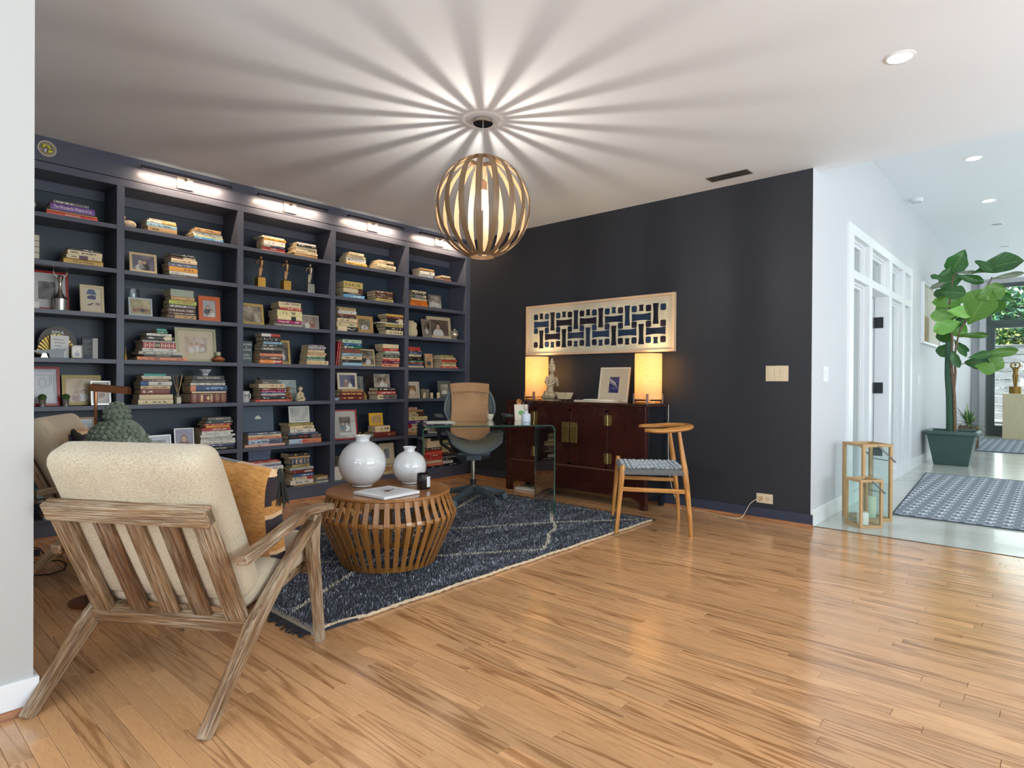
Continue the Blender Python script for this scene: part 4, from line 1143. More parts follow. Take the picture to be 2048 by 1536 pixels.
def seg_d(px, py, a, b):
    dx, dy = b[0] - a[0], b[1] - a[1]; t = max(0, min(1, ((px - a[0]) * dx + (py - a[1]) * dy) / (dx * dx + dy * dy)))
    return math.hypot(px - a[0] - t * dx, py - a[1] - t * dy)
SEGS = [(l[i], l[i + 1]) for l in LINES for i in range(len(l) - 1)]
rr = random.Random(99)
TC = [rgb(h) for h in ('#33363e', '#4a4e58', '#666b77', '#878c98', '#adb2bc', '#d0d4da', '#4a4038')]
CR_ = rgb('#d8cdb8')
mb = MB(); pv, pf, pc = [], [], []
step = 0.0092
nx = int((RX1 - RX0) / step); ny = int((RY1 - RY0) / step)
from mathutils import noise as mn
for i in range(nx):
    for j in range(ny):
        x = RX0 + (i + rr.random()) * step; y = RY0 + 0.012 + (j + rr.random()) * step
        if y > RY1: continue
        line = any(seg_d(x, y, a, b) < 0.013 for a, b in SEGS)
        lx, ly = rr.gauss(0, 0.005), rr.gauss(-0.001, 0.005)
        if line: c = CR_; h = 0.014; f = rr.uniform(0.8, 1.05)
        else:
            nz = mn.noise(Vector((x * 1.3, y * 9, 0))) * 0.5 + mn.noise(Vector((x * 25, y * 25, 3))) * 0.5
            k = min(5, max(0, int(2.0 + nz * 3.2 + rr.gauss(0, 1.25))))
            c = TC[6] if (rr.random() < 0.08) else TC[k]; h = rr.uniform(0.010, 0.017); f = 1
        a = rr.uniform(0, PI); w = rr.uniform(0.0018, 0.0036); dx, dy = math.cos(a) * w, math.sin(a) * w
        o = len(pv)
        pv += [(x - dx + off.x, y - dy + off.y, 0.009), (x + dx + off.x, y + dy + off.y, 0.009), (x + lx + dx * .6 + off.x, y + ly + dy * .6 + off.y, 0.009 + h), (x + lx - dx * .6 + off.x, y + ly - dy * .6 + off.y, 0.009 + h * 0.9)]
        pf.append((o, o + 1, o + 2, o + 3)); pc += [(c[0] * f, c[1] * f, c[2] * f, 1)] * 4
me = bpy.data.meshes.new('pile'); me.from_pydata(pv, [], pf)
at = me.attributes.new('tone', 'FLOAT_COLOR', 'POINT'); at.data.foreach_set('color', [q for p in pc for q in p])
t = NT('rug_pile'); t.base(t.attr('tone').outputs['Color']); t.set(rough=0.9, spec=0.2, sheen=0.3); me.materials.append(t.m)
po = bpy.data.objects.new('pile', me); COL.objects.link(po); po.parent = rug; stuff(po)
mb = MB(); pts = []
for k in range(160):
    x = RX0 + (RX1 - RX0) * k / 159; wv = 0.004 * math.sin(k * 0.3) + (0.02 * math.sin((k) / 14 * PI) if k < 14 else 0)
    pts.append((x + off.x, RY0 + off.y + wv, 0.010 + 0.0015 * math.sin(k * 2.1)))
mb.tube(pts, [0.0085 + 0.0016 * math.sin(k * 1.7) for k in range(160)], 8)
mb.build('edge_binding', plain('#c9b396', 0.9, noise=0.25, nscale=90, bump=0.3), rug)
mb = MB()
mb.box(RX0 - 0.02 + off.x, RX0 + 0.02 + off.x, RY0 + off.y, RY1 + off.y, 0.002, 0.013)
mb.build('woven_end', plain('#8f8578', 0.9, noise=0.5, nscale=160, bump=0.4), rug); mb = MB()
mb.box(RX1 - 0.02 + off.x, RX1 + 0.02 + off.x, RY0 + off.y, RY1 + off.y, 0.002, 0.013)
mb.build('woven_end', plain('#8f8578', 0.9, noise=0.5, nscale=160, bump=0.4), rug)
mb = MB()
for side_, xx in ((-1, RX0 - 0.02), (1, RX1 + 0.02)):
    for k in range(190):
        y = RY0 + (RY1 - RY0) * (k + rr.random()) / 190; L = rr.uniform(0.03, 0.065); a = rr.gauss(0, 0.5)
        p0 = Vector((xx, y, 0.009)) + off; p2 = p0 + Vector((side_ * L * math.cos(a), L * math.sin(a), -0.005)); p1 = (p0 + p2) / 2 + Vector((0, 0, rr.uniform(0.001, 0.008)))
        mb.tube([p0, p1, p2], [0.003, 0.0035, 0.004], 4)
stuff(mb.build('fringe', plain('#23252c', 0.95), rug))

# ------------------------------------------------------------------ stone buddha head, its side table, the reading lamp
st_ = thing('side_table', 'small dark side table carrying the stone head, behind the nearest armchair', 'table', (0.93, 3.33, 0))
M_DKW = grained('dark_walnut', '#5b4030', '#2e1d14', 0.4, 2, 30)
MB().lathe([(0, 0.57), (0.16, 0.57), (0.165, 0.575), (0.165, 0.59), (0.16, 0.595), (0, 0.595)], n=32).build('tabletop', M_DKW, st_)
for k in range(3):
    a = 0.3 + k * 2.094; MB().tube([(0.12 * math.cos(a), 0.12 * math.sin(a), 0.572), (0.14 * math.cos(a), 0.14 * math.sin(a), 0.0)], [0.014, 0.010], 8).build('leg', M_DKW, st_)
bh = thing('buddha_head', 'grey-green carved stone head with tight curls, behind nearest armchair', 'sculpture', (0.93, 3.33, 0.596), math.radians(8))
M_STONE = plain('#7c8576', 0.85, noise=0.4, nscale=22, bump=0.5, name='weathered_stone')
mb = MB(); mb.ball((0.004, 0, 0.185), (0.118, 0.108, 0.135), 28)
mb.tube([(-0.01, 0, 0.0), (-0.01, 0, 0.05), (-0.01, 0, 0.12)], [0.085, 0.075, 0.08], 20)
mb.ball((0.118, 0, 0.175), (0.022, 0.02, 0.035), 12)     # nose
mb.ball((0.108, 0, 0.125), (0.02, 0.032, 0.012), 10)     # lips
mb.ball((0.095, 0, 0.085), (0.03, 0.035, 0.025), 10)     # chin
for s in (-1, 1):
    mb.ball((0.105, s * 0.045, 0.205), (0.018, 0.028, 0.012), 10)
    mb.tube([(0.118, s * 0.015, 0.222), (0.105, s * 0.05, 0.232), (0.085, s * 0.08, 0.222)], 0.006, 6)
mb.build('head', M_STONE, bh)
for s in (-1, 1):
    e = MB(); e.tube([(0.0, s * 0.118, 0.24), (-0.018, s * 0.124, 0.225), (-0.015, s * 0.123, 0.17), (0.0, s * 0.112, 0.10), (0.012, s * 0.112, 0.095), (0.012, s * 0.118, 0.15), (0.014, s * 0.12, 0.21), (0.0, s * 0.118, 0.24)], [0.008, 0.011, 0.01, 0.012, 0.01, 0.008, 0.008, 0.008], 8)
    e.build('ear', M_STONE, bh)
mb = MB(); mb.ball((-0.012, 0, 0.200), (0.124, 0.120, 0.110), 24); mb.ball((-0.012, 0, 0.330), (0.054, 0.054, 0.060), 20)
mb.build('hair_cap', plain('#6b7466', 0.9, noise=0.4, nscale=22, bump=0.5), bh)
mb = MB(); cnt = 0
def knob(c, nrm, r):
    c = Vector(c); nrm = Vector(nrm).normalized(); q = nrm.to_track_quat('Z', 'Y').to_matrix().to_4x4(); M = Matrix.Translation(c) @ q
    mb.lathe([(r, -r * .3), (r * .98, r * .25), (r * .7, r * .62), (r * .42, r * .66), (r * .36, r * .5), (r * .2, r * .62), (0, r * .78)], n=8, M=M)
for ip in range(10):
    ph = 0.36 + ip * 0.215
    m = max(4, int(2 * PI * math.sin(ph) * 0.122 / 0.0275))
    for k in range(m):
        th = 2 * PI * (k + 0.5 * (ip % 2)) / m
        d = Vector((math.sin(ph) * math.cos(th), math.sin(ph) * math.sin(th), math.cos(ph)))
        if d.x > 0.50 and d.z < 0.55: continue
        if d.x > 0.10 and d.z < -0.05: continue
        knob((-0.012 + d.x * 0.124, d.y * 0.120, 0.200 + d.z * 0.110), d, 0.0120)
for ip in range(5):
    ph = 0.0 + ip * 0.42; m = max(1, int(2 * PI * math.sin(ph) * 0.058 / 0.025))
    for k in range(m):
        th = 2 * PI * (k + 0.5 * (ip % 2)) / m; d = Vector((math.sin(ph) * math.cos(th), math.sin(ph) * math.sin(th), math.cos(ph)))
        knob((-0.012 + d.x * 0.054, d.y * 0.054, 0.330 + d.z * 0.060), d, 0.0105)
mb.build('hair_curls', plain('#6f7868', 0.85, noise=0.35, nscale=40, bump=0.4), bh)

M_COP = plain('#9c6a4a', 0.3, 0.9, name='brushed_copper')
rl = thing('reading_lamp', 'slim copper floor reading lamp behind the stone head', 'lamp', (0.885, 3.54, 0))
MB().lathe([(0, 0), (0.11, 0), (0.11, 0.012), (0.02, 0.018), (0, 0.018)], n=32).build('base', M_COP, rl)
MB().tube([(0, 0, 0.01), (0, 0, 1.045)], 0.0075, 10).build('pole', M_COP, rl)
mb = MB(); A = Vector((-0.012, 0.012, 1.058)); B = Vector((0.118, -0.10, 1.042)); ax = (B - A).normalized(); sd = ax.cross(Vector((0, 0, 1))).normalized()
pts = [(-0.020, -0.018)] + [(0.020 * math.cos(a), 0.018 * math.sin(a)) for a in [PI - k * PI / 10 for k in range(11)]] + [(0.020, -0.018)]
V = []; k = len(pts)
for p in (A, B):
    for u, w in pts: V.append(p + sd * u + Vector((0, 0, w)))
F = [(i, i + 1, i + 1 + k, i + k) for i in range(k - 1)] + [tuple(reversed(range(k))), tuple(range(k, 2 * k))]
mb.add(V, F, 0, None, True); mb.build('shade', M_COP, rl)
cd = thing('power_cord', 'black power cord with plug lying behind the farther armchair', 'cord', (0.85, 4.4, 0))
mb = MB(); mb.tube([(-0.15, -0.10, 0.004), (-0.02, -0.20, 0.004), (0.06, -0.16, 0.004), (0.10, -0.02, 0.004), (0.09, 0.08, 0.004), (0.0, 0.14, 0.004), (-0.12, 0.16, 0.006)], 0.0035, 6); mb.build('cable', plain('#131315', 0.5), cd)
mb = MB(); mb.cbox((-0.01, 0.33, 0.016), (0.09, 0.055, 0.03)); mb.tube([(-0.04, 0.30, 0.02), (0.0, 0.37, 0.05), (0.04, 0.34, 0.035), (0.05, 0.28, 0.01)], 0.004, 6); mb.build('adapter', plain('#131315', 0.5), cd, bevel=0.004)

# ------------------------------------------------------------------ pendant lamp
PX, PY = 2.747, 2.707
pn = thing('pendant_lamp', 'globe pendant lamp of bent wooden strips hanging from the ceiling', 'lamp', (PX, PY, ZC))
M_CHR = plain('#c9c4bc', 0.12, 1.0)
MB().lathe([(0, -0.026), (0.060, -0.026), (0.063, -0.023), (0.063, 0.0), (0, 0.0)], n=40).build('canopy', M_CHR, pn)
MB().tube([(0, 0, -0.02), (0, 0, -0.40)], 0.0022, 6).build('cord', plain('#b4b0a8', 0.5), pn)
MB().lathe([(0, -0.445), (0.026, -0.445), (0.027, -0.44), (0.027, -0.39), (0.012, -0.375), (0, -0.375)], n=24).build('socket', plain('#b88f6e', 0.4), pn)
zc = -0.55; RH, RV = 0.300, 0.318
M_OUT = grained('pendant_ash', '#806649', '#654d35', 0.45, 3, 50, ringy=2, contrast=0.6)
def pend_ring(z, r, name):
    return MB().lathe([(r - 0.003, z - 0.012), (r, z - 0.012), (r, z + 0.012), (r - 0.003, z + 0.012), (r - 0.003, z - 0.012)], n=48).build(name, M_OUT, pn)
r0 = 0.080; th0 = math.asin(r0 / RH)
pend_ring(zc + RV * math.cos(th0) - 0.006, r0 - 0.002, 'top_ring'); pend_ring(zc - RV * math.cos(th0) + 0.006, r0 - 0.002, 'bottom_ring')
for k in range(3):
    a = k * 2.094 + 0.4; MB().tube([(0.02 * math.cos(a), 0.02 * math.sin(a), -0.39), (0.078 * math.cos(a), 0.078 * math.sin(a), zc + RV * math.cos(th0))], 0.0012, 5).build('stay_wire', M_CHR, pn)
rib = None
for k in range(18):
    if rib is None:
        pts, ws = [], []
        for i in range(25):
            a = th0 + (PI - 2 * th0) * i / 24; pts.append((RH * math.sin(a), 0, zc + RV * math.cos(a))); ws.append(0.024 + 0.013 * math.sin(a))
        rib = MB().path(pts, 0.035, 0.003, (0, 1, 0), ws=ws, smooth=True).build('rib', M_OUT, pn)
    else:
        r_ = rib.copy(); COL.objects.link(r_); r_.rotation_euler = (0, 0, 2 * PI * k / 18)
bulb = MB(); bulb.lathe([(0, -0.565), (0.014, -0.562), (0.026, -0.548), (0.031, -0.530), (0.029, -0.508), (0.020, -0.480), (0.014, -0.462), (0.0135, -0.445), (0, -0.445)], n=20)
t = NT('warm_bulb_glass'); tr_ = t.n('BsdfTransparent'); em = t.n('Emission'); em.inputs[0].default_value = rgba('#ffd9a8'); em.inputs[1].default_value = 9.0
mx = t.n('MixShader'); mx.inputs[0].default_value = 0.5; t.link(tr_.outputs[0], mx.inputs[1]); t.link(em.outputs[0], mx.inputs[2]); t.link(mx.outputs[0], t.out.inputs[0])
bulb.build('bulb', t.m, pn)
_d = bpy.data.lights.new('pendant_filament', 'POINT'); _d.energy = 30; _d.color = (1.0, 0.90, 0.78); _d.shadow_soft_size = 0.014
_o = bpy.data.objects.new('pendant_filament', _d); _o.location = (PX, PY, ZC - 0.515); COL.objects.link(_o)

# ------------------------------------------------------------------ glass waterfall desk
ang = math.radians(144.2)
dk = thing('glass_desk', 'clear bent glass waterfall desk in front of office chair', 'desk', (3.935, 3.035, 0.0), ang)
# local x: along the width (away to the left), local y: towards the camera is +, so depth runs to -y
W_, H_, D_, T_, R_ = 1.07, 0.748, 0.62, 0.010, 0.045
z0 = 0.014
outer = [(0, z0)] + [(R_ - R_ * math.cos(a), H_ - R_ + R_ * math.sin(a)) for a in [i * PI / 16 for i in range(9)]] + [(W_ - R_ + R_ * math.sin(a), H_ - R_ + R_ * math.cos(a)) for a in [i * PI / 16 for i in range(9)]] + [(W_, z0)]
ri = R_ - T_
inner = [(T_, z0)] + [(R_ - ri * math.cos(a), H_ - R_ + ri * math.sin(a)) for a in [i * PI / 16 for i in range(9)]] + [(W_ - R_ + ri * math.sin(a), H_ - R_ + ri * math.cos(a)) for a in [i * PI / 16 for i in range(9)]] + [(W_ - T_, z0)]
n = len(outer); V = []
for y in (0.0, -D_): V += [(x, y, z) for x, z in outer] + [(x, y, z) for x, z in inner]
mb = MB(); F0, F1 = [], []
for i in range(n - 1):
    F0.append((i, i + 1, i + 1 + 2 * n, i + 2 * n)); F0.append((n + i + 1, n + i, n + i + 2 * n, n + i + 1 + 2 * n))
    F1.append((i + 1, i, n + i, n + i + 1)); F1.append((2 * n + i, 2 * n + i + 1, 3 * n + i + 1, 3 * n + i))
F1 += [(0, 2 * n, 3 * n, n), (n - 1, 2 * n - 1, 4 * n - 1, 3 * n - 1)]
mb.add(V, F0, 0, None, True); 
o_ = 0
mb.f += F1; mb.m += [1] * len(F1); mb.sm += [False] * len(F1)
t = NT('green_glass_edge')
tr_ = t.n('BsdfTransparent'); tr_.inputs[0].default_value = (0.30, 0.5, 0.42, 1)
pb = t.b; pb.inputs['Base Color'].default_value = rgba('#2c5a4a'); pb.inputs['Roughness'].default_value = 0.08
mx = t.n('MixShader'); mx.inputs[0].default_value = 0.6; t.link(tr_.outputs[0], mx.inputs[1]); t.link(pb.outputs[0], mx.inputs[2]); t.link(mx.outputs[0], t.out.inputs[0])
mb.build('glass_sheet', [clear_glass('desk_glass', (0.93, 0.97, 0.95), 0.0, 1.9), t.m], dk)
DZ = 0.7485
# things on the desk
cdz = thing('reed_diffuser', 'white bottle reed diffuser on the right end of the glass desk', 'diffuser', (4.03, 3.43, DZ))
MB().lathe([(0, 0), (0.040, 0), (0.041, 0.004), (0.041, 0.064), (0.036, 0.072), (0.016, 0.076), (0.015, 0.095), (0.012, 0.096), (0.012, 0.08), (0, 0.08)], n=32).build('bottle', plain('#c3ccd6', 0.4), cdz)
for k in range(6):
    a = k * 1.05; MB().tube([(0.004 * math.cos(a), 0.004 * math.sin(a), 0.03 + 0.05), (0.055 * math.cos(a), 0.055 * math.sin(a), 0.19)], 0.0013, 5).build('reed', plain('#4a4656', 0.6), cdz)
cc = thing('greeting_card', 'white card with a green round print leaning on the glass desk', 'card', (4.17, 3.60, DZ), math.radians(-38))
cc.rotation_euler = (math.radians(-20), 0, math.radians(-42))
MB().cbox((0, 0, 0.075), (0.125, 0.003, 0.15)).build('paper', plain('#cfc6b4', 0.7), cc)
MB().prism([(0.0 + 0.028 * math.cos(k * PI / 10), 0.07 + 0.022 * math.sin(k * PI / 10)) for k in range(20)], -0.0022, -0.0016).build('green_print', plain('#5f9a56', 0.6), cc)
hn = thing('wooden_hand', 'small jointed wooden artist hand standing behind the card', 'ornament', (4.20, 3.66, DZ), math.radians(-42))
mb = MB(); mb.lathe([(0, 0), (0.022, 0), (0.02, 0.008), (0.011, 0.012), (0.010, 0.09), (0.015, 0.11)], n=16); mb.ball((0, 0, 0.132), (0.022, 0.011, 0.028), 14)
mb.build('palm', M_OAK, hn)
for k, (x, l) in enumerate(((-0.015, 0.035), (-0.005, 0.042), (0.005, 0.04), (0.015, 0.03))):
    MB().tube([(x, 0, 0.150), (x * 1.15, -0.004, 0.150 + l * .5), (x * 1.2, -0.012, 0.150 + l)], [0.0052, 0.005, 0.004], 7).build('finger', M_OAK, hn)
MB().tube([(0.018, 0, 0.122), (0.034, -0.006, 0.138), (0.038, -0.012, 0.152)], [0.006, 0.0055, 0.0045], 7).build('thumb', M_OAK, hn)
ms = thing('white_cup', 'small round white dish on the glass desk right of the draped cloth', 'dish', (4.0, 3.83, DZ))
MB().lathe([(0, 0), (0.018, 0), (0.030, 0.028), (0.033, 0.052), (0.030, 0.052), (0.027, 0.03), (0, 0.006)], n=24).build('bowl', plain('#d9cdb4', 0.4), ms)
nb = thing('notepad', 'thin open notepad lying on the left half of the glass desk', 'notepad', (3.45, 3.90, DZ), math.radians(150))
MB().cbox((0, 0, 0.004), (0.24, 0.17, 0.007)).build('pages', plain('#c9c6bd', 0.7), nb, bevel=0.001)
MB().cbox((0, 0, 0.0005), (0.25, 0.18, 0.001)).build('cover', plain('#6a4b3a', 0.5), nb)

# ------------------------------------------------------------------ mesh office chair
oc = thing('office_chair', 'dark mesh office chair on casters behind the glass desk', 'chair', (3.862, 3.905, 0.022), math.radians(-127))
M_OC = plain('#4c555b', 0.42, 0.15, name='graphite_plastic'); M_OCD = plain('#23282a', 0.45)
MB().lathe([(0, 0.075), (0.035, 0.075), (0.04, 0.09), (0.036, 0.125), (0.028, 0.15), (0, 0.15)], n=24).build('hub', M_OC, oc)
for k in range(5):
    a = math.radians(-40 + 72 * k); c, s = math.cos(a), math.sin(a)
    mb = MB(); mb.path([(0.02 * c, 0.02 * s, 0.115), (0.13 * c, 0.13 * s, 0.10), (0.24 * c, 0.24 * s, 0.078), (0.315 * c, 0.315 * s, 0.066)], 0.05, 0.04, (-s, c, 0), ws=[0.058, 0.055, 0.044, 0.032], hs=[0.062, 0.05, 0.036, 0.022])
    mb.build('spoke', M_OC, oc, bevel=0.008)
    mb = MB()
    for o2 in (-0.014, 0.014):
        M = Matrix.Translation((0.31 * c - o2 * s, 0.31 * s + o2 * c, 0.028)) @ Matrix.Rotation(a, 4, 'Z') @ Matrix.Rotation(PI / 2, 4, 'X')
        mb.lathe([(0, -0.010), (0.022, -0.010), (0.028, -0.005), (0.028, 0.005), (0.022, 0.010), (0, 0.010)], n=20, M=M)
    mb.tube([(0.31 * c, 0.31 * s, 0.03), (0.31 * c, 0.31 * s, 0.066)], 0.010, 8)
    mb.build('caster', plain('#5d6a72', 0.4), oc)
MB().tube([(0, 0, 0.12), (0, 0, 0.20)], 0.026, 20).build('collar', M_OCD, oc)
MB().tube([(0, 0, 0.2), (0, 0, 0.38)], 0.018, 20).build('gas_lift', plain('#b8b3a6', 0.2, 0.9), oc)
mb = MB(); mb.tube([(0.0, -0.155, 0.425), (0, -0.15, 0.425), (0, -0.10, 0.425), (0, 0.10, 0.425), (0, 0.15, 0.425), (0, 0.155, 0.425)], [0.02, 0.032, 0.050, 0.050, 0.032, 0.02], 24)
mb.cbox((-0.03, 0, 0.395), (0.16, 0.14, 0.05)); mb.build('tilt_mechanism', plain('#36424a', 0.35, 0.1), oc, bevel=0.004)
MB().tube([(0.02, -0.14, 0.42), (0.03, -0.23, 0.425)], 0.006, 8).build('lever', M_OCD, oc)
t = NT('seat_mesh'); tc = t.attr('g').outputs['Vector']
wv = t.math('MULTIPLY', t.math('SINE', t.math('MULTIPLY', t.n('SeparateXYZ').outputs[0], 1.0)), 1.0)
t.m.node_tree.nodes.remove(t.m.node_tree.nodes[-1]) if False else None
M_MESH = plain('#5b625f', 0.7, noise=0.3, nscale=160, bump=0.3, name='pellicle_mesh')
def seat_z(x, y):
    return 0.515 + 0.115 * (abs(y) / 0.25) ** 2.3 - 0.05 * max(0, (x - 0.08) / 0.15) ** 2 + 0.03 * max(0, (-x - 0.1) / 0.12) ** 2
mb = MB(); V = []; NX, NY = 14, 18
for i in range(NX + 1):
    for j in range(NY + 1):
        u, v = 2 * i / NX - 1, 2 * j / NY - 1; rx = 0.225 * (1 - 0.10 * v * v); ry = 0.245 * (1 - 0.12 * u * u)
        x, y = u * rx + 0.02, v * ry; V.append((x, y, seat_z(x, y)))
F = [(i * (NY + 1) + j, (i + 1) * (NY + 1) + j, (i + 1) * (NY + 1) + j + 1, i * (NY + 1) + j + 1) for i in range(NX) for j in range(NY)]
mb.add(V, F, 0, None, True); so = mb.build('seat', M_MESH, oc); sm = so.modifiers.new('thickness', 'SOLIDIFY'); sm.thickness = 0.006
loop = [V[i * (NY + 1)] for i in range(NX + 1)] + [V[NX * (NY + 1) + j] for j in range(1, NY + 1)] + [V[i * (NY + 1) + NY] for i in range(NX - 1, -1, -1)] + [V[j] for j in range(NY - 1, 0, -1)]
MB().tube(loop, 0.012, 8, closed=True).build('seat_rim', M_OC, oc)
for s in (-1, 1):
    MB().tube([(0.0, s * 0.13, 0.43), (0.06, s * 0.19, 0.49), (0.05, s * 0.225, 0.565)], [0.016, 0.014, 0.012], 8).build('seat_bracket', M_OCD, oc)
    MB().tube([(-0.10, s * 0.16, 0.43), (-0.17, s * 0.27, 0.50), (-0.17, s * 0.30, 0.62), (-0.12, s * 0.305, 0.755)], [0.014, 0.016, 0.016, 0.014], 10).build('arm_post', M_OCD, oc)
    mb = MB(); rbox(mb, 0.125, 0.038, 0.013, 0.012, 6, M=Matrix.Translation((-0.02, s * 0.31, 0.768))); mb.build('arm_pad', plain('#35393a', 0.6), oc)
def back_pt(a):   # a: 0..2pi outline of the back frame
    c, s = math.cos(a), math.sin(a); z = 0.80 + 0.235 * s
    w = 0.235 * (1 if s > 0 else (1 - 0.38 * (-s) ** 1.2)); y = w * math.copysign(abs(c) ** 0.62, c)
    x = -0.225 - 0.10 * (z - 0.6) - 0.03 * (1 - (y / 0.24) ** 2)
    return (x, y, z)
MB().tube([back_pt(2 * PI * k / 48) for k in range(48)], 0.013, 10, closed=True).build('back_frame', M_OC, oc)
mb = MB(); V = []
for i in range(13):
    for j in range(13):
        s_ = 2 * i / 12 - 1; a = math.asin(max(-1, min(1, s_))); pr_ = back_pt(a); y = pr_[1] * (2 * j / 12 - 1); V.append((-0.225 - 0.10 * (pr_[2] - 0.6) - 0.03 * (1 - (y / 0.24) ** 2), y, pr_[2]))
mb.add(V, [(i * 13 + j, (i + 1) * 13 + j, (i + 1) * 13 + j + 1, i * 13 + j + 1) for i in range(12) for j in range(12)], 0, None, True)
so = mb.build('back_mesh', plain('#454b4a', 0.7, noise=0.3, nscale=160, bump=0.3), oc); sm = so.modifiers.new('thickness', 'SOLIDIFY'); sm.thickness = 0.004
MB().tube([(-0.08, 0, 0.42), (-0.25, 0, 0.50), (-0.285, 0, 0.66), (-0.285, 0, 0.82)], [0.025, 0.022, 0.018, 0.014], 10).build('spine_support', M_OCD, oc)
cl = thing('draped_cloth', 'brown linen cloth draped over the office chair back', 'cloth', (3.862, 3.905, 0.022), math.radians(-127))
M_BURL = fabric('brown_burlap', '#b08a66', '#7d5a3e', 300, bump=0.5)
mb = MB(); V = []; NX, NY = 16, 26
for j in range(NY + 1):
    v = j / NY
    for i in range(NX + 1):
        u = 2 * i / NX - 1; w = 0.178 + 0.006 * math.sin(v * 9); y = u * w
        if v < 0.16: z = 0.80 + (1.050 - 0.80) * (v / 0.16); dx = -0.028
        elif v < 0.22: a = (v - 0.16) / 0.06 * PI; z = 1.05 + 0.014 * math.sin(a); dx = -0.028 * math.cos(a)
        else: z = 1.05 - (v - 0.22) / 0.78 * (0.505 + 0.02 * math.sin(u * 3 + 1)); dx = 0.028
        x = -0.225 - 0.10 * (z - 0.6) - 0.03 * (1 - (y / 0.24) ** 2) + dx + 0.004 * math.sin(u * 7 + v * 5) + 0.003 * math.sin(v * 23)
        if z < 0.66 and dx > 0: x += (0.66 - z) * 0.35
        V.append((x, y, z - 0.012 * u * u * (1 if 0.15 < v < 0.3 else 0)))
mb.add(V, [(j * (NX + 1) + i, j * (NX + 1) + i + 1, (j + 1) * (NX + 1) + i + 1, (j + 1) * (NX + 1) + i) for j in range(NY) for i in range(NX)], 0, None, True)
so = mb.build('cloth', M_BURL, cl); sm = so.modifiers.new('thickness', 'SOLIDIFY'); sm.thickness = 0.006; sm.offset = 1
mb = MB(); mb.tube([(-0.235, y, 0.985 - 0.02 * (y / .18) ** 2) for y in [(-0.172 + 0.0344 * k) for k in range(11)]], 0.006, 6); mb.build('hem', M_BURL, cl)

# ------------------------------------------------------------------ lacquered sideboard
def lacquer():
    t = NT('worn_red_lacquer'); o = t.tex().outputs['Object']
    f = t.noise(o, 2.6, 5, 0.65); sc = t.noise(t.vmath('MULTIPLY', o, (30, 6, 30)), 1.0, 4, 0.7)
    c = t.ramp(f, [(0.3, rgba('#2c110e')), (0.55, rgba('#3a150f')), (0.8, rgba('#481a12'))])
    w = t.math('MULTIPLY', t.math('GREATER_THAN', sc, 0.78), 0.4)
    t.base(t.mix(w, c, rgba('#7a4a38'))); t.set(rough=t.math('MULTIPLY_ADD', f, 0.22, 0.16), coat=0.3); t.bump(sc, 0.12, 0.002); return t.m
M_LAC = lacquer(); M_BLK = plain('#15181d', 0.35, noise=0.3, nscale=8); M_BRS = plain('#8f7a48', 0.42, 0.8, noise=0.25, nscale=60)
cb = thing('sideboard', 'dark red lacquered sideboard with brass plates against navy wall', 'cabinet', (4.635, 3.41, 0))
def cbb(mb, name, mat=None, bev=0.002): return mb.build(name, mat or M_LAC, cb, bevel=bev)
hw = 0.80; DB = 0.345
cbb(MB().box(0.012, DB, -hw + 0.02, hw - 0.02, 0.10, 0.885), 'carcass', M_BLK)
cbb(MB().box(-0.012, DB + 0.01, -hw - 0.02, hw + 0.02, 0.885, 0.912), 'top', grained('lacquer_top', '#4a2a20', '#2e1510', 0.2, 1.2, 18, coat=0.4))
cbb(MB().box(0.001, 0.03, -hw + 0.055, hw - 0.055, 0.845, 0.885), 'top_rail')
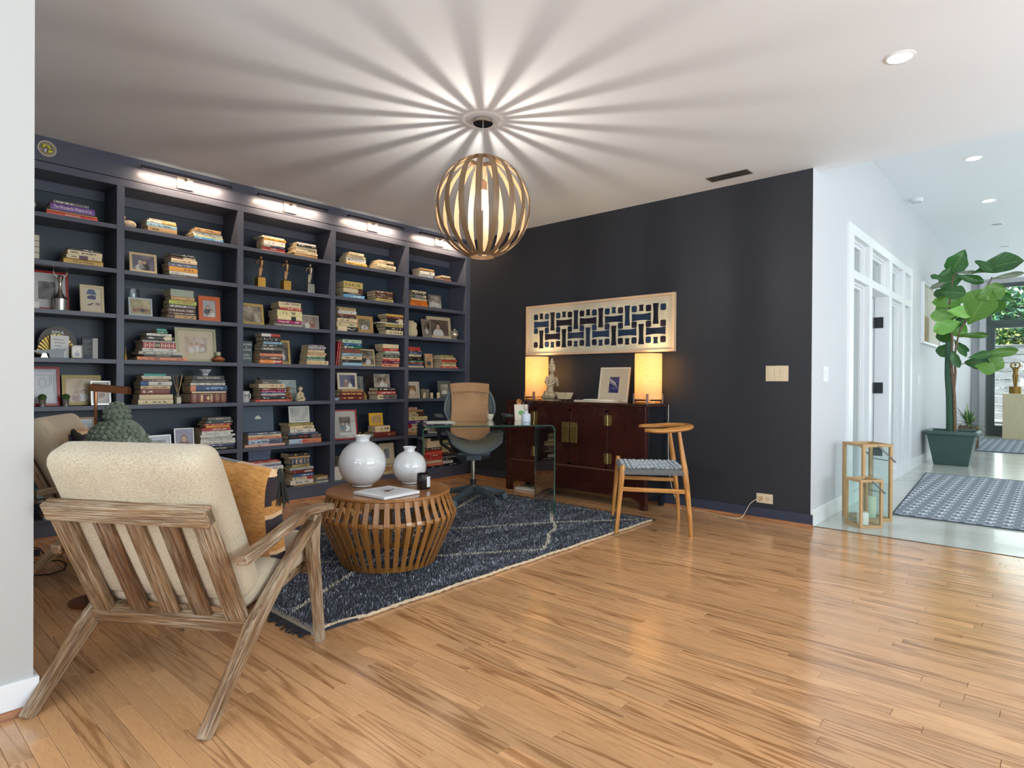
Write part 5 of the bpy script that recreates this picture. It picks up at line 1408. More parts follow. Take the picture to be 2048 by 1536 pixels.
for s in (-1, 1):
    cbb(MB().box(0.0, 0.05, s * hw - (0.055 if s > 0 else 0), s * hw + (0.055 if s < 0 else 0), 0.0, 0.885), 'corner_post')
    cbb(MB().box(0.05, DB, s * hw - (0.02 if s > 0 else 0), s * hw + (0.02 if s < 0 else 0), 0.10, 0.885), 'side_panel', M_BLK)
    cbb(MB().box(DB - 0.045, DB, s * hw - (0.045 if s > 0 else 0), s * hw + (0.045 if s < 0 else 0), 0.0, 0.10), 'rear_leg', M_BLK)
    ya, yb = (0.425, 0.745) if s > 0 else (-0.745, -0.425)
    cbb(MB().box(0.006, 0.02, ya, yb, 0.325, 0.845), 'fixed_panel')
    d = MB(); a_, b_ = (0.002, 0.418) if s > 0 else (-0.418, -0.002)
    d.box(0.002, 0.022, a_, b_, 0.325, 0.845)
    dr = cbb(d, 'door', None, 0.003)
    fr = MB()
    for q in ((a_, b_, 0.325, 0.345), (a_, b_, 0.825, 0.845)): fr.box(-0.002, 0.004, q[0], q[1], q[2], q[3])
    for yy in (a_, b_ - 0.02): fr.box(-0.002, 0.004, yy, yy + 0.02, 0.325, 0.845)
    fr.build('door_moulding', M_LAC, dr, bevel=0.001)
    pl_ = MB(); q0, q1 = (0.006, 0.088) if s > 0 else (-0.088, -0.006)
    M0 = Matrix.Rotation(PI / 2, 4, 'Z')
    pl_.box(-0.006, 0.001, q0, q1, 0.53, 0.72); pp = pl_.build('lock_plate', M_BRS, dr, bevel=0.002)
    MB().tube([(-0.010, q0 + 0.01 * s, 0.676), (-0.016, (q0 + q1) / 2, 0.680), (-0.010, q1 - 0.004, 0.676)], 0.004, 6).build('latch_bar', plain('#c8b88a', 0.3, 0.9), dr)
    for zz in (0.755, 0.415):
        cy = s * 0.424
        mm = MB(); 
        P_ = rounded_rect(0.076, 0.094, 0.012)
        mm.add([(-0.006, cy + p, zz + q) for p, q in P_] + [(0.001, cy + p, zz + q) for p, q in P_], [tuple(range(len(P_))), tuple(reversed(range(len(P_), 2 * len(P_))))] + [(i + len(P_), (i + 1) % len(P_) + len(P_), (i + 1) % len(P_), i) for i in range(len(P_))])
        hp_ = mm.build('hinge_plate', M_BRS, cb)
        MB().tube([(-0.007, cy, zz - 0.047), (-0.007, cy, zz + 0.047)], 0.0045, 8).build('hinge_pin', plain('#b9a878', 0.3, 0.9), hp_)
cbb(MB().box(0.0, 0.022, -0.745, 0.745, 0.305, 0.322), 'mid_rail', plain('#5a3a2a', 0.4))
ap = [(-0.745, 0.305), (0.745, 0.305), (0.745, 0.06), (0.70, 0.08), (0.66, 0.095), (0.3, 0.10), (0, 0.105), (-0.3, 0.10), (-0.66, 0.095), (-0.70, 0.08), (-0.745, 0.06)]
mm = MB(); k = len(ap)
mm.add([(0.004, y, z) for y, z in ap] + [(0.022, y, z) for y, z in ap], [tuple(range(k)), tuple(reversed(range(k, 2 * k)))] + [(i + k, (i + 1) % k + k, (i + 1) % k, i) for i in range(k)])
cbb(mm, 'apron', None, 0)
pp = thing('paper_stack', 'flat white papers on the floor under the sideboard', 'papers', (4.76, 4.02, 0.001), 0.1)
MB().cbox((0, 0, 0.012), (0.16, 0.22, 0.024)).build('papers', plain('#c9c4ba', 0.7), pp, bevel=0.001)
MB().cbox((0.01, 0.01, 0.0275), (0.14, 0.16, 0.006)).build('envelope', plain('#d9c9a8', 0.7), pp)

# lamps on the sideboard
TZC = 0.9125
def shade_mat():
    t = NT('paper_lamp_shade'); a = t.attr('g').outputs['Vector']
    f = t.noise(t.vmath('MULTIPLY', a, (260, 40, 260)), 1.0, 2)
    col = t.ramp(f, [(0.3, rgba('#ddc79c')), (0.7, rgba('#f2e2bf'))])
    d = t.n('BsdfDiffuse'); tl = t.n('BsdfTranslucent'); t.link(col, d.inputs[0]); t.link(col, tl.inputs[0])
    m = t.n('MixShader'); m.inputs[0].default_value = 0.6; t.link(d.outputs[0], m.inputs[1]); t.link(tl.outputs[0], m.inputs[2]); t.link(m.outputs[0], t.out.inputs[0])
    return t.m
M_SHADE = shade_mat()
tl = thing('table_lamp', 'cylindrical paper table lamp beside the praying stone figure', 'lamp', (4.83, 3.968, TZC), 0, 'paper table lamps on the sideboard')
MB().lathe([(0.116, 0.035), (0.118, 0.035), (0.118, 0.438), (0.116, 0.438), (0.116, 0.035)], n=40).build('shade', M_SHADE, tl)
MB().lathe([(0, 0.0), (0.11, 0.0), (0.112, 0.004), (0.11, 0.016), (0, 0.016)], n=40).build('base', M_OAK, tl)
for k in range(4):
    a = PI + k * PI / 2 + 0.45; c, s = math.cos(a), math.sin(a)
    MB().beam((0.124 * c, 0.124 * s, 0.0), (0.124 * c, 0.124 * s, 0.085), 0.022, 0.012, (-s, c, 0)).build('post', grained('lamp_walnut', '#8a5a3a', '#5f3a22', 0.4, 2, 40), tl)
MB().ball((0, 0, 0.16), (0.028, 0.028, 0.036), 16).build('bulb', emit('#ffcf8f', 6.0, 'lamp_bulb'), tl)
MB().tube([(0, 0, 0.016), (0, 0, 0.13)], 0.012, 10).build('socket', plain('#c9b28a', 0.5), tl)
tl2 = dup(tl, (4.83, 2.697, TZC), None, 'cylindrical paper table lamp right of the leaning print frame')
for y in (3.968, 2.697):
    for zz, e in ((0.25, 5.0), (0.40, 2.2)):
        d = bpy.data.lights.new('lamp_glow', 'POINT'); d.energy = e; d.color = (1.0, 0.76, 0.46); d.shadow_soft_size = 0.045
        o = bpy.data.objects.new('lamp_glow', d); o.location = (4.83, y, TZC + zz - 0.02); COL.objects.link(o)

# praying figure
pf_ = thing('praying_figure', 'small pale stone kneeling figure with praying hands on the sideboard', 'figurine', (4.78, 3.735, TZC), math.radians(-100))
M_PST = plain('#b09f82', 0.85, noise=0.35, nscale=40, bump=0.6)
mb = MB(); mb.box(-0.07, 0.075, -0.062, 0.062, 0, 0.012)
for s in (-1, 1):
    mb.tube([(-0.06, s * 0.045, 0.035), (0.0, s * 0.055, 0.05), (0.06, s * 0.035, 0.045), (0.08, s * 0.025, 0.035)], [0.03, 0.036, 0.032, 0.02], 12)
mb.ball((-0.045, 0, 0.065), (0.05, 0.055, 0.045), 16)
mb.tube([(-0.03, 0, 0.06), (-0.025, 0, 0.12), (-0.012, 0, 0.165), (-0.005, 0, 0.215), (-0.005, 0, 0.24), (0.0, 0, 0.262)], [0.05, 0.036, 0.038, 0.046, 0.034, 0.016], 18, flat=0.75)
for s in (-1, 1):
    mb.tube([(-0.005, s * 0.050, 0.228), (-0.002, s * 0.072, 0.185), (0.012, s * 0.066, 0.148), (0.045, s * 0.022, 0.170), (0.058, s * 0.007, 0.198)], [0.017, 0.016, 0.015, 0.012, 0.009], 10)
mb.build('body', M_PST, pf_)
mb = MB(); mb.tube([(0.0, 0, 0.255), (0.002, 0, 0.28)], 0.014, 10); mb.ball((0.006, 0, 0.308), (0.032, 0.028, 0.038), 18); mb.ball((0.038, 0, 0.303), (0.006, 0.005, 0.009), 8)
for s in (-1, 1): mb.ball((0.004, s * 0.029, 0.30), (0.008, 0.005, 0.018), 8)
mb.build('head', M_PST, pf_)
mb = MB(); mb.lathe([(0.034, 0.322), (0.036, 0.335), (0.030, 0.352), (0.020, 0.368), (0.021, 0.378), (0.014, 0.395), (0.010, 0.405), (0.011, 0.412), (0, 0.422)], n=16); mb.build('crown', M_PST, pf_)
mb = MB()
for k in range(6):
    y = -0.05 + 0.02 * k; mb.tube([(-0.075, y * 0.8, 0.05), (-0.05, y * 1.1, 0.085), (0.02, y * 1.25, 0.082), (0.075, y * 0.7, 0.045)], 0.0035, 5)
mb.build('robe_folds', M_PST, pf_)
# small dish
sd_ = thing('footed_dish', 'small pale square footed dish beside the praying stone figure', 'dish', (4.72, 3.53, TZC))
mb = MB(); V = [(-0.035, -0.045, 0.02), (0.035, -0.045, 0.02), (0.035, 0.045, 0.02), (-0.035, 0.045, 0.02), (-0.05, -0.068, 0.082), (0.05, -0.068, 0.082), (0.05, 0.068, 0.082), (-0.05, 0.068, 0.082), (-0.044, -0.062, 0.082), (0.044, -0.062, 0.082), (0.044, 0.062, 0.082), (-0.044, 0.062, 0.082), (-0.03, -0.04, 0.03), (0.03, -0.04, 0.03), (0.03, 0.04, 0.03), (-0.03, 0.04, 0.03)]
F = [(3, 2, 1, 0)] + [(i, (i + 1) % 4, (i + 1) % 4 + 4, i + 4) for i in range(4)] + [(i + 4, (i + 1) % 4 + 4, (i + 1) % 4 + 8, i + 8) for i in range(4)] + [(i + 8, (i + 1) % 4 + 8, (i + 1) % 4 + 12, i + 12) for i in range(4)] + [(12, 13, 14, 15)]
mb.add(V, F); mb.build('bowl', plain('#cdbb98', 0.4), sd_)
mb = MB()
for a, b in ((-.025, -.035), (.025, -.035), (.025, .035), (-.025, .035)): mb.lathe([(0.008, 0), (0.010, 0.02)], (a, b, 0), 10)
mb.build('feet', plain('#3a2a22', 0.5), sd_)

# ------------------------------------------------------------------ picture frames (shared builder)
MFC = {}
def photo_mat(h1, h2, seed, scale=9.0):
    k = (h1, h2, seed, scale)
    if k in MFC: return MFC[k]
    t = NT('printed_picture'); o = t.tex().outputs['Object']
    f = t.noise(t.vmath('ADD', o, (seed * 1.37, 0, seed * 0.71)), scale, 4, 0.6, 0.6)
    t.base(t.ramp(f, [(0.36, rgba(h1)), (0.64, rgba(h2))])); t.set(rough=0.35); MFC[k] = t.m; return t.m
def ellipse(cx, cz, rx, rz, n=14): return [(cx + rx * math.cos(2 * PI * k / n), cz + rz * math.sin(2 * PI * k / n)) for k in range(n)]
def frame(label, x, y, z, w, h, fw, fmat, lean=8, turn=0, mat_w=0.0, matcol='#dcd5c6', photo=('#3a3430', '#a8977c'), people=(), d=0.014, cat='picture frame', group='framed pictures on the bookcase', name='framed_picture', pscale=9.0, glass=True, inner_photo=None):
    """standing frame, local x across, z up, faces -y; leans back"""
    t = thing(name, label, cat, (x, y, z + d / 2 * math.sin(math.radians(lean))), 0, group)
    t.rotation_euler = (math.radians(-lean), 0, math.radians(turn))
    mb = MB()
    def bar(P): 
        V = [(px, yy, pz) for yy in (-d / 2, d / 2) for px, pz in P]
        L = max(w, h)
        mb.add(V, [(0, 1, 2, 3), (7, 6, 5, 4), (0, 4, 5, 1), (1, 5, 6, 2), (2, 6, 7, 3), (3, 7, 4, 0)], 0, [((c[2], c[1], c[0]) if abs(P[1][0] - P[0][0]) > abs(P[1][1] - P[0][1]) else c) for c in V])
    a, b = w / 2, h
    bar([(-a, 0), (a, 0), (a - fw, fw), (-a + fw, fw)]); bar([(a, 0), (a, b), (a - fw, b - fw), (a - fw, fw)])
    bar([(a, b), (-a, b), (-a + fw, b - fw), (a - fw, b - fw)]); bar([(-a, b), (-a, 0), (-a + fw, fw), (-a + fw, b - fw)])
    mb.build('frame', fmat, t)
    iw, ih = w - 2 * fw, h - 2 * fw
    MB().box(-a + fw * .9, a - fw * .9, 0.0, d / 2 - 0.001, fw * .9, b - fw * .9).build('backing', plain(matcol if mat_w else '#2a2724', 0.8), t)
    pw_, ph_ = iw - 2 * mat_w, ih - 2 * mat_w
    if inner_photo: pw_, ph_ = inner_photo
    cz = b / 2
    if photo:
        MB().box(-pw_ / 2, pw_ / 2, -0.0016, 0.0, cz - ph_ / 2, cz + ph_ / 2).build('print', photo_mat(photo[0], photo[1], len(label) % 17, pscale), t)
    if people:
        cols = ['#c9a78a', '#2a2220', '#d8d4cc', '#26282e', '#8a5a48']
        mb = MB()
        for (px, pz, s, hair, cloth) in people:   # simple printed portraits: shoulders, hair, face
            X_ = px * pw_ / 2; Z_ = cz + pz * ph_ / 2; S = s * ph_
            lo = cz - ph_ / 2 + 0.0004; hi = cz + ph_ / 2 - 0.0004
            cl_ = lambda P: [(max(-pw_ / 2 + .0004, min(pw_ / 2 - .0004, p)), max(lo, min(hi, q))) for p, q in P]
            mb.prism(cl_(ellipse(X_, Z_ - S * 0.42, S * 0.36, S * 0.34)), -0.0021, -0.0017, cloth)
            mb.prism(cl_(ellipse(X_, Z_ + S * 0.03, S * 0.165, S * 0.20)), -0.0025, -0.0021, hair)
            mb.prism(cl_(ellipse(X_, Z_ - S * 0.01, S * 0.125, S * 0.165)), -0.0029, -0.0025, 0)
        mb.build('portrait_print', [plain(c, 0.4) for c in cols], t)
    if glass: MB().box(-a + fw, a - fw, -0.0045, -0.0035, fw, b - fw).build('glass', M_PANE, t)
    st2 = MB(); st2.beam((0, d / 2, h * 0.62), (0, d / 2 + h * 0.22, (d / 2 + h * 0.22) * math.tan(math.radians(lean)) + 0.004), 0.03, 0.003, (1, 0, 0)); st2.build('easel_back', plain('#2a2724', 0.8), t)
    return t

# print on the sideboard (faces -x): build facing -y, then turn
fp = frame('white framed print with a blue and white poster leaning on the navy wall', 4.86, 3.085, TZC, 0.32, 0.325, 0.016, plain('#d9cdb8', 0.5), 10, -90, 0.05, '#d9c9ae', None, glass=True, group='framed pictures', inner_photo=(0.1, 0.15))
fp.rotation_euler = (math.radians(-10), 0, math.radians(-90))
MB().box(-0.052, 0.052, -0.0018, 0.0, 0.085, 0.235).build('poster', plain('#2b3468', 0.4), fp)
mb = MB()
for k, (z_, w2) in enumerate(((0.195, 0.006), (0.178, 0.009), (0.160, 0.005))):
    mb.add([(-0.05, -0.0022, z_ + 0.022), (0.015 + k * .012, -0.0022, z_ - 0.022), (0.015 + k * .012, -0.0022, z_ - 0.022 + w2), (-0.05, -0.0022, z_ + 0.022 + w2)], [(0, 1, 2, 3)])
mb.build('poster_stripes', plain('#e8e0d2', 0.4), fp)
text_mesh('lettering', 'FEVER', 0.03, plain('#7d82b0', 0.5), fp, (0.008, -0.0022, 0.128), (PI / 2, 0, 0), width=0.07)
text_mesh('lettering', 'SHING', 0.03, plain('#7d82b0', 0.5), fp, (0.022, -0.0022, 0.190), (PI / 2, 0, 0), width=0.05)
for k, (y, z, w_, h_, tt, c, lab) in enumerate(((3.22, 0.0, 0.40, 0.24, 0.016, '#cfc4ae', 'large cream magazine, bottom of the pair in front of the leaning print'), (3.02, 0.0, 0.0, 0, 0.0, '#fff', ''), (3.16, 0.0165, 0.30, 0.2, 0.010, '#ddd3bd', 'smaller cream magazine on top of the larger one on the sideboard'))):
    if not w_: continue
    m_ = thing('magazine', lab, 'magazine', (4.725, y - 0.05, TZC + z), math.radians(2 + 4 * k), 'magazines on the sideboard')
    MB().cbox((0, 0, tt / 2), (0.15, w_, tt)).build('pages', plain(c, 0.5), m_, bevel=0.001)
    MB().cbox((0, 0, tt + 0.0005), (0.152, w_ + 0.002, 0.001)).build('cover', plain('#e2dac8', 0.35), m_)

# ------------------------------------------------------------------ big woven-pattern artwork
aw = thing('wall_art', 'long pale framed artwork of dark blue woven shapes above sideboard', 'artwork', (X0, 3.38, 1.634), 0)
AH, AW = 0.523, 1.716
M_PF = grained('pale_maple', '#d9bd9c', '#c49f7c', 0.4, 1.5, 20, contrast=0.5)
mb = MB()
for q in ((-AW / 2, AW / 2, -AH / 2, -AH / 2 + 0.022), (-AW / 2, AW / 2, AH / 2 - 0.022, AH / 2)): mb.box(-0.042, -0.002, q[0], q[1], q[2], q[3])
for y in (-AW / 2, AW / 2 - 0.022): mb.box(-0.042, -0.002, y, y + 0.022, -AH / 2 + 0.022, AH / 2 - 0.022)
mb.build('frame', M_PF, aw, bevel=0.002)
MB().box(-0.018, -0.002, -AW / 2 + 0.02, AW / 2 - 0.02, -AH / 2 + 0.02, AH / 2 - 0.02).build('mount', plain('#dccfb6', 0.8), aw)
MB().box(-0.0205, -0.018, -0.795, 0.79, -0.215, 0.198).build('handmade_paper', plain('#dfd6b8', 0.85, noise=0.12, nscale=12, bump=0.4), aw)
inkm = [plain(c, 0.35, noise=0.2, nscale=14) for c in ('#16243c', '#1d3350', '#241d2c', '#2d3f5c', '#141a26')]
shp = MB(); rr = random.Random(17)
pitch, lv = 0.1475, 0.134
cz = -0.004; y0_ = 0.715
def blob(cy, cz_, hw_, hh, bow_s, bow_t, mat):
    """rectangle whose long sides bow inward"""
    P = []; n_ = 6
    for i in range(n_ + 1):
        u = -1 + 2 * i / n_; P.append((cy + hw_ * u, cz_ + hh * (1 - bow_t * (1 - u * u))))
    for i in range(1, n_):
        u = 1 - 2 * i / n_; P.append((cy + hw_ * (1 - bow_s * (1 - u * u)), cz_ + hh * u))
    for i in range(n_ + 1):
        u = 1 - 2 * i / n_; P.append((cy + hw_ * u, cz_ - hh * (1 - bow_t * (1 - u * u))))
    for i in range(1, n_):
        u = -1 + 2 * i / n_; P.append((cy - hw_ * (1 - bow_s * (1 - u * u)), cz_ + hh * u))
    k = len(P)
    shp.add([(-0.0218, y, z) for y, z in P] + [(-0.0205, y, z) for y, z in P], [tuple(reversed(range(k)))] + [(i, (i + 1) % k, (i + 1) % k + k, i + k) for i in range(k)], mat)
for j in range(10):
    cy = y0_ - (j + 0.5) * pitch + 0.02
    s = 1 if j % 2 else -1     # odd columns: upright bar on top
    blob(cy, cz + s * 0.67 * lv, 0.030, 0.70 * lv, 0.25, 0.0, rr.randrange(5))
    blob(cy, cz - s * 0.5 * lv, 0.098, 0.27 * lv, 0.0, 0.25, rr.randrange(5))
    blob(cy, cz - s * 1.13 * lv, 0.026, 0.22 * lv, 0.25, 0.0, rr.randrange(5))
for j in range(11):
    cy = y0_ - j * pitch + 0.02
    for L_ in (-1.08, 0.0, 1.08):
        blob(cy, cz + L_ * lv, 0.025, 0.20 * lv, -0.12, -0.12, rr.randrange(4))
shp.build('ink_shapes', inkm, aw)
MB().box(-0.0385, -0.0365, -AW / 2 + 0.022, AW / 2 - 0.022, -AH / 2 + 0.022, AH / 2 - 0.022).build('glass', clear_glass('art_glass', (0.98, 0.98, 0.98), 0.0, 0.6), aw)

# ------------------------------------------------------------------ round-back wooden chair
wc = thing('round_back_chair', 'honey wood chair with woven grey cord seat and curved back rail', 'chair', (3.80, 2.37, 0.0), math.radians(-54.8))
ZR = 0.013
for v in (0.0, 0.55):
    f0 = ZR if v == 0.0 else ZR
    MB().tube([(-0.002, v - (0.012 if v == 0 else -0.012), 0.0135), (0.02, v, 0.25), (0.037, v, 0.43), (0.040, v, 0.485), (0.041, v, 0.500)], [0.0135, 0.017, 0.020, 0.0195, 0.014], 16).build('front_leg', M_OAK, wc)
    MB().tube([(0.522, v - (0.012 if v == 0 else -0.012), 0.0), (0.515, v, 0.14), (0.492, v, 0.36), (0.478, v, 0.48), (0.452, v + (0.02 if v == 0 else -0.02), 0.66), (0.442, v + (0.03 if v == 0 else -0.03), 0.742)], [0.013, 0.0165, 0.0205, 0.0205, 0.0145, 0.0125], 16).build('rear_leg', M_OAK, wc)
    MB().beam((0.03, v, 0.328), (0.495, v, 0.318), 0.015, 0.03, (0, 1, 0)).build('stretcher', M_OAK, wc, bevel=0.002)
    MB().tube([(0.03, v, 0.445), (0.485, v, 0.455)], 0.011, 10).build('seat_rail', M_OAK, wc)
for s in (0.035, 0.485):
    MB().tube([(s, 0, 0.405), (s, 0.55, 0.405)], 0.008, 10).build('cross_stretcher', M_OAK, wc)
pts, ws, hs = [], [], []
for k in range(21):
    a = -0.18 * PI + 1.36 * PI * k / 20
    v = 0.275 - 0.262 * math.cos(a); s = 0.315 + 0.235 * math.sin(a) 
    if a < 0 or a > PI: s = 0.315 + 0.20 * math.sin(a); v = 0.275 - 0.262 * math.cos(a) * 1.0
    pts.append((s, v, 0.748 + 0.018 * math.sin(max(0, min(PI, a)))))
mb = MB(); mb.tube(pts, [0.019] + [0.024 + 0.010 * math.sin(PI * k / 20) for k in range(1, 20)] + [0.019], 14, flat=0.62)
mb.build('back_rail', M_OAK, wc)
M_CORD = plain('#6f7478', 0.8); M_CORDL = plain('#bcc3c8', 0.8); M_CORDD = plain('#3f4346', 0.8)
mb = MB(); rbox(mb, 0.214, 0.262, 0.014, 0.012, 6, M=Matrix.Translation((0.262, 0.275, 0.456)))
seat_o = mb.build('seat', plain('#4b5054', 0.85), wc)
mb = MB()
for k in range(46):
    v = 0.02 + 0.51 * k / 45; mb.tube([(0.030, v, 0.440), (0.026, v, 0.456), (0.038, v, 0.4725), (0.12, v, 0.4725)], 0.0052, 5); mb.tube([(0.50, v, 0.442), (0.503, v, 0.458), (0.488, v, 0.4725), (0.41, v, 0.4725)], 0.0052, 5)
for k in range(38):
    s = 0.05 + 0.43 * k / 37; mb.tube([(s, -0.012, 0.434), (s, -0.013, 0.456), (s, -0.002, 0.4725), (s, 0.06, 0.4725)], 0.0052, 5); mb.tube([(s, 0.562, 0.434), (s, 0.563, 0.456), (s, 0.552, 0.4725), (s, 0.49, 0.4725)], 0.0052, 5)
stuff(mb.build('wrapped_cord', M_CORD, seat_o))
mb = MB(); rr = random.Random(3)
for i in range(13):
    for j in range(17):
        s = 0.06 + 0.405 * i / 12; v = 0.035 + 0.48 * j / 16
        d_ = 0.017
        if (i + j) % 2: mb.tube([(s - d_, v - d_ * .3, 0.472), (s, v, 0.479), (s + d_, v + d_ * .3, 0.472)], 0.0042, 5, 0 if (i * 3 + j) % 4 else 1)
        else: mb.tube([(s - d_ * .3, v - d_, 0.472), (s, v, 0.479), (s + d_ * .3, v + d_, 0.472)], 0.0042, 5, 0 if (i + j * 5) % 3 else 1)
stuff(mb.build('woven_cord', [M_CORDL, M_CORDD], seat_o))

# ------------------------------------------------------------------ things on the bookcase shelves
YF = Y0 + 0.02
GRP = None
def shelf(r): return SH[r]
M_REDF = plain('#a01c1c', 0.25); M_CRMF = plain('#d3c09a', 0.5); M_GOLDF = plain('#b3985a', 0.45, 0.5, noise=0.35, nscale=110, bump=0.8); M_SILF = plain('#b9b8b4', 0.25, 0.8)
M_ORF = plain('#c0561c', 0.3); M_TANF = plain('#b08a54', 0.5, noise=0.2, nscale=60); M_WHF = plain('#d8d4ca', 0.4); M_YELF = plain('#dba82a', 0.3); M_WOODF = plain('#a98a50', 0.4); M_DKF = plain('#5a5a50', 0.5); M_OLD = plain('#8a7a48', 0.4, 0.4); M_SAND = plain('#c4ab80', 0.5); M_GLSF = plain('#a9b4b8', 0.15, 0.3)
FR = 'framed pictures on the bookcase'
def F(label, xa, xb, z, h, fw, fm, dy=0.03, **kw):
    return frame(label, (xa + xb) / 2, YF + dy, z + 0.001, xb - xa, h, fw, fm, **kw)
# leftmost bay
F('red framed print behind the silver trophy, third shelf, leftmost bay', 0.90, 1.146, shelf(2), 0.275, 0.014, M_REDF, 0.09, mat_w=0.06, matcol='#c9c9c8', photo=('#2a2a2c', '#8f8f90'))
bf = F('beige framed cartoon of a figure in blue hat, third shelf, leftmost bay', 1.205, 1.352, shelf(2), 0.20, 0.016, M_CRMF, 0.05, mat_w=0.0, photo=('#d9cdae', '#dcd1b6'))
mb = MB()
mb.prism([(-0.035, 0.135), (0.03, 0.13), (0.02, 0.155), (0.012, 0.17), (-0.02, 0.17), (-0.03, 0.15)], -0.0024, -0.0018, 0); mb.prism([(-0.03, 0.10), (0.02, 0.095), (0.025, 0.12), (0.0, 0.13), (-0.028, 0.12)], -0.0024, -0.0018, 1)
mb.prism([(0.02, 0.055), (0.05, 0.055), (0.05, 0.075), (0.02, 0.078)], -0.0024, -0.0018, 2); mb.prism([(-0.035, 0.052), (-0.02, 0.06), (0.012, 0.075), (0.0, 0.06), (-0.02, 0.05)], -0.0024, -0.0018, 3)
mb.build('drawing', [plain('#4a5f8c', 0.5), plain('#4a3f78', 0.5), plain('#b08a90', 0.5), plain('#2a2628', 0.5)], bf)
# slim drawer chest and small silver cup at the left edge
dc = thing('drawer_chest', 'small white chest of tiny drawers, second shelf, leftmost bay', 'chest', (0.92, YF, shelf(1)))
MB().box(-0.045, 0.042, 0, 0.10, 0, 0.172).build('body', plain('#3f3e3c', 0.5), dc)
for k in range(4):
    d_ = MB().box(-0.040, 0.038, -0.006, 0.0, 0.006 + k * 0.040, 0.042 + k * 0.040).build('drawer', plain('#bdb8a8', 0.5), dc, bevel=0.001)
    MB().ball((0.0, -0.009, 0.024 + k * 0.040), 0.004, 8).build('knob', M_DARKMETAL, d_)
sc_ = thing('silver_cup', 'small silver cup with dark rim, top shelf, leftmost bay', 'cup', (0.928, YF + 0.03, shelf(0)))
MB().lathe([(0, 0), (0.014, 0), (0.006, 0.008), (0.006, 0.02), (0.022, 0.035), (0.024, 0.062), (0.022, 0.062), (0.02, 0.04), (0, 0.03)], n=20).build('bowl', M_SILF, sc_)
MB().lathe([(0.024, 0.060), (0.026, 0.060), (0.026, 0.072), (0.0, 0.072)], n=20).build('rim', plain('#26262a', 0.3), sc_)
wb = thing('card_box', 'small white card box left of the silver trophy, third shelf', 'box', (0.93, YF + 0.02, shelf(2)))
MB().box(-0.03, 0.032, -0.01, 0.03, 0, 0.040).build('box', plain('#d9d6d0', 0.5), wb, bevel=0.001); MB().box(-0.031, 0.033, -0.011, 0.031, 0.040, 0.045).build('lid', plain('#e3e0da', 0.5), wb)
tp = thing('winged_trophy', 'silver winged trophy on round engraved base, third shelf, leftmost bay', 'trophy', (1.085, YF + 0.045, shelf(2)))
MB().lathe([(0, 0), (0.042, 0), (0.042, 0.082), (0, 0.082)], n=32).build('engraved_base', M_SILF, tp)
MB().lathe([(0.043, 0.080), (0.044, 0.080), (0.044, 0.088), (0.0, 0.09)], n=32).build('black_rim', plain('#1c1a18', 0.3), tp)
mb = MB(); mb.lathe([(0.034, 0.088), (0.028, 0.098), (0.014, 0.125), (0.009, 0.16), (0.010, 0.195), (0.018, 0.222), (0.022, 0.235), (0.012, 0.243), (0, 0.245)], n=24)
for s in (-1, 1): mb.path([(0, 0, 0.222), (s * 0.018, 0, 0.230), (s * 0.034, 0, 0.246), (s * 0.040, 0, 0.272), (s * 0.037, 0, 0.290)], 0.014, 0.006, (0, 1, 0), ws=[0.02, 0.02, 0.016, 0.010, 0.003], smooth=True)
mb.build('statuette', plain('#a8a096', 0.15, 1.0), tp)
# awards shelf
dm = thing('acrylic_award', 'domed smoky acrylic award between gold fans, fourth shelf, leftmost bay', 'award', (1.088, YF + 0.115, shelf(3)))
M_ACR = clear_glass('smoky_acrylic', (0.55, 0.52, 0.50), 0.05, 1.2)
MB().prism([(-0.113, 0)] + [(0.113 * -math.cos(PI * k / 20), 0.10 + 0.125 * math.sin(PI * k / 20)) for k in range(21)] + [(0.113, 0)], 0, 0.02).build('dome', plain('#4d463f', 0.5), dm)
text_mesh('lettering', 'BMA', 0.05, plain('#d6d4d0', 0.4), dm, (0.0, -0.0006, 0.18), (PI / 2, 0, 0), width=0.072)
mb = MB()
fan = thing('gold_fan', 'pleated gold fan ornament spread behind the white card, fourth shelf', 'ornament', (1.075, YF + 0.095, shelf(3)))
M_GOLD = plain('#a88a44', 0.4, 0.6)
for s in (-1, 1):
    for k in range(9):
        a = math.radians(8 + k * 9.5); c_, s_ = math.cos(a), math.sin(a)
        MB().beam((s * 0.02 * c_, 0, 0.01 + 0.02 * s_), (s * (0.115) * c_, 0, 0.01 + 0.160 * s_), 0.003, 0.004, (0, 1, 0), 0.006, 0.014).build('pleat', M_GOLD, fan)
cw = thing('motto_card', 'white card with slanted black handwriting, fourth shelf, leftmost bay', 'card', (1.088, YF + 0.062, shelf(3)))
MB().box(-0.053, 0.053, 0, 0.006, 0, 0.158).build('card', plain('#dcdcd8', 0.5), cw)
for k, (s_, w_) in enumerate((("You're so", 0.06), ('pretty &', 0.055), ('shiny', 0.042), ('& things', 0.055))):
    tm = text_mesh('handwriting', s_, 0.02, plain('#222222', 0.6), cw, (-0.008 + 0.008 * (k % 2) + (0.01 if k == 3 else 0), -0.0006, 0.130 - k * 0.022), (PI / 2, 0, 0), width=w_, height=0.013); tm.rotation_euler = (PI / 2, math.radians(2), 0)
F('small framed pencil sketch of a head, fourth shelf, leftmost bay', 1.147, 1.216, shelf(3), 0.094, 0.005, plain('#8a7f70', 0.5), 0.03, lean=4, mat_w=0.006, matcol='#d9cfc0', photo=('#d2c5b2', '#c9bba6'), people=((0, 0, 0.62, 4, 3),))
pq = thing('acrylic_plaque', 'rectangular clear and grey acrylic plaque, fourth shelf, leftmost bay', 'award', (1.265, YF + 0.055, shelf(3)))
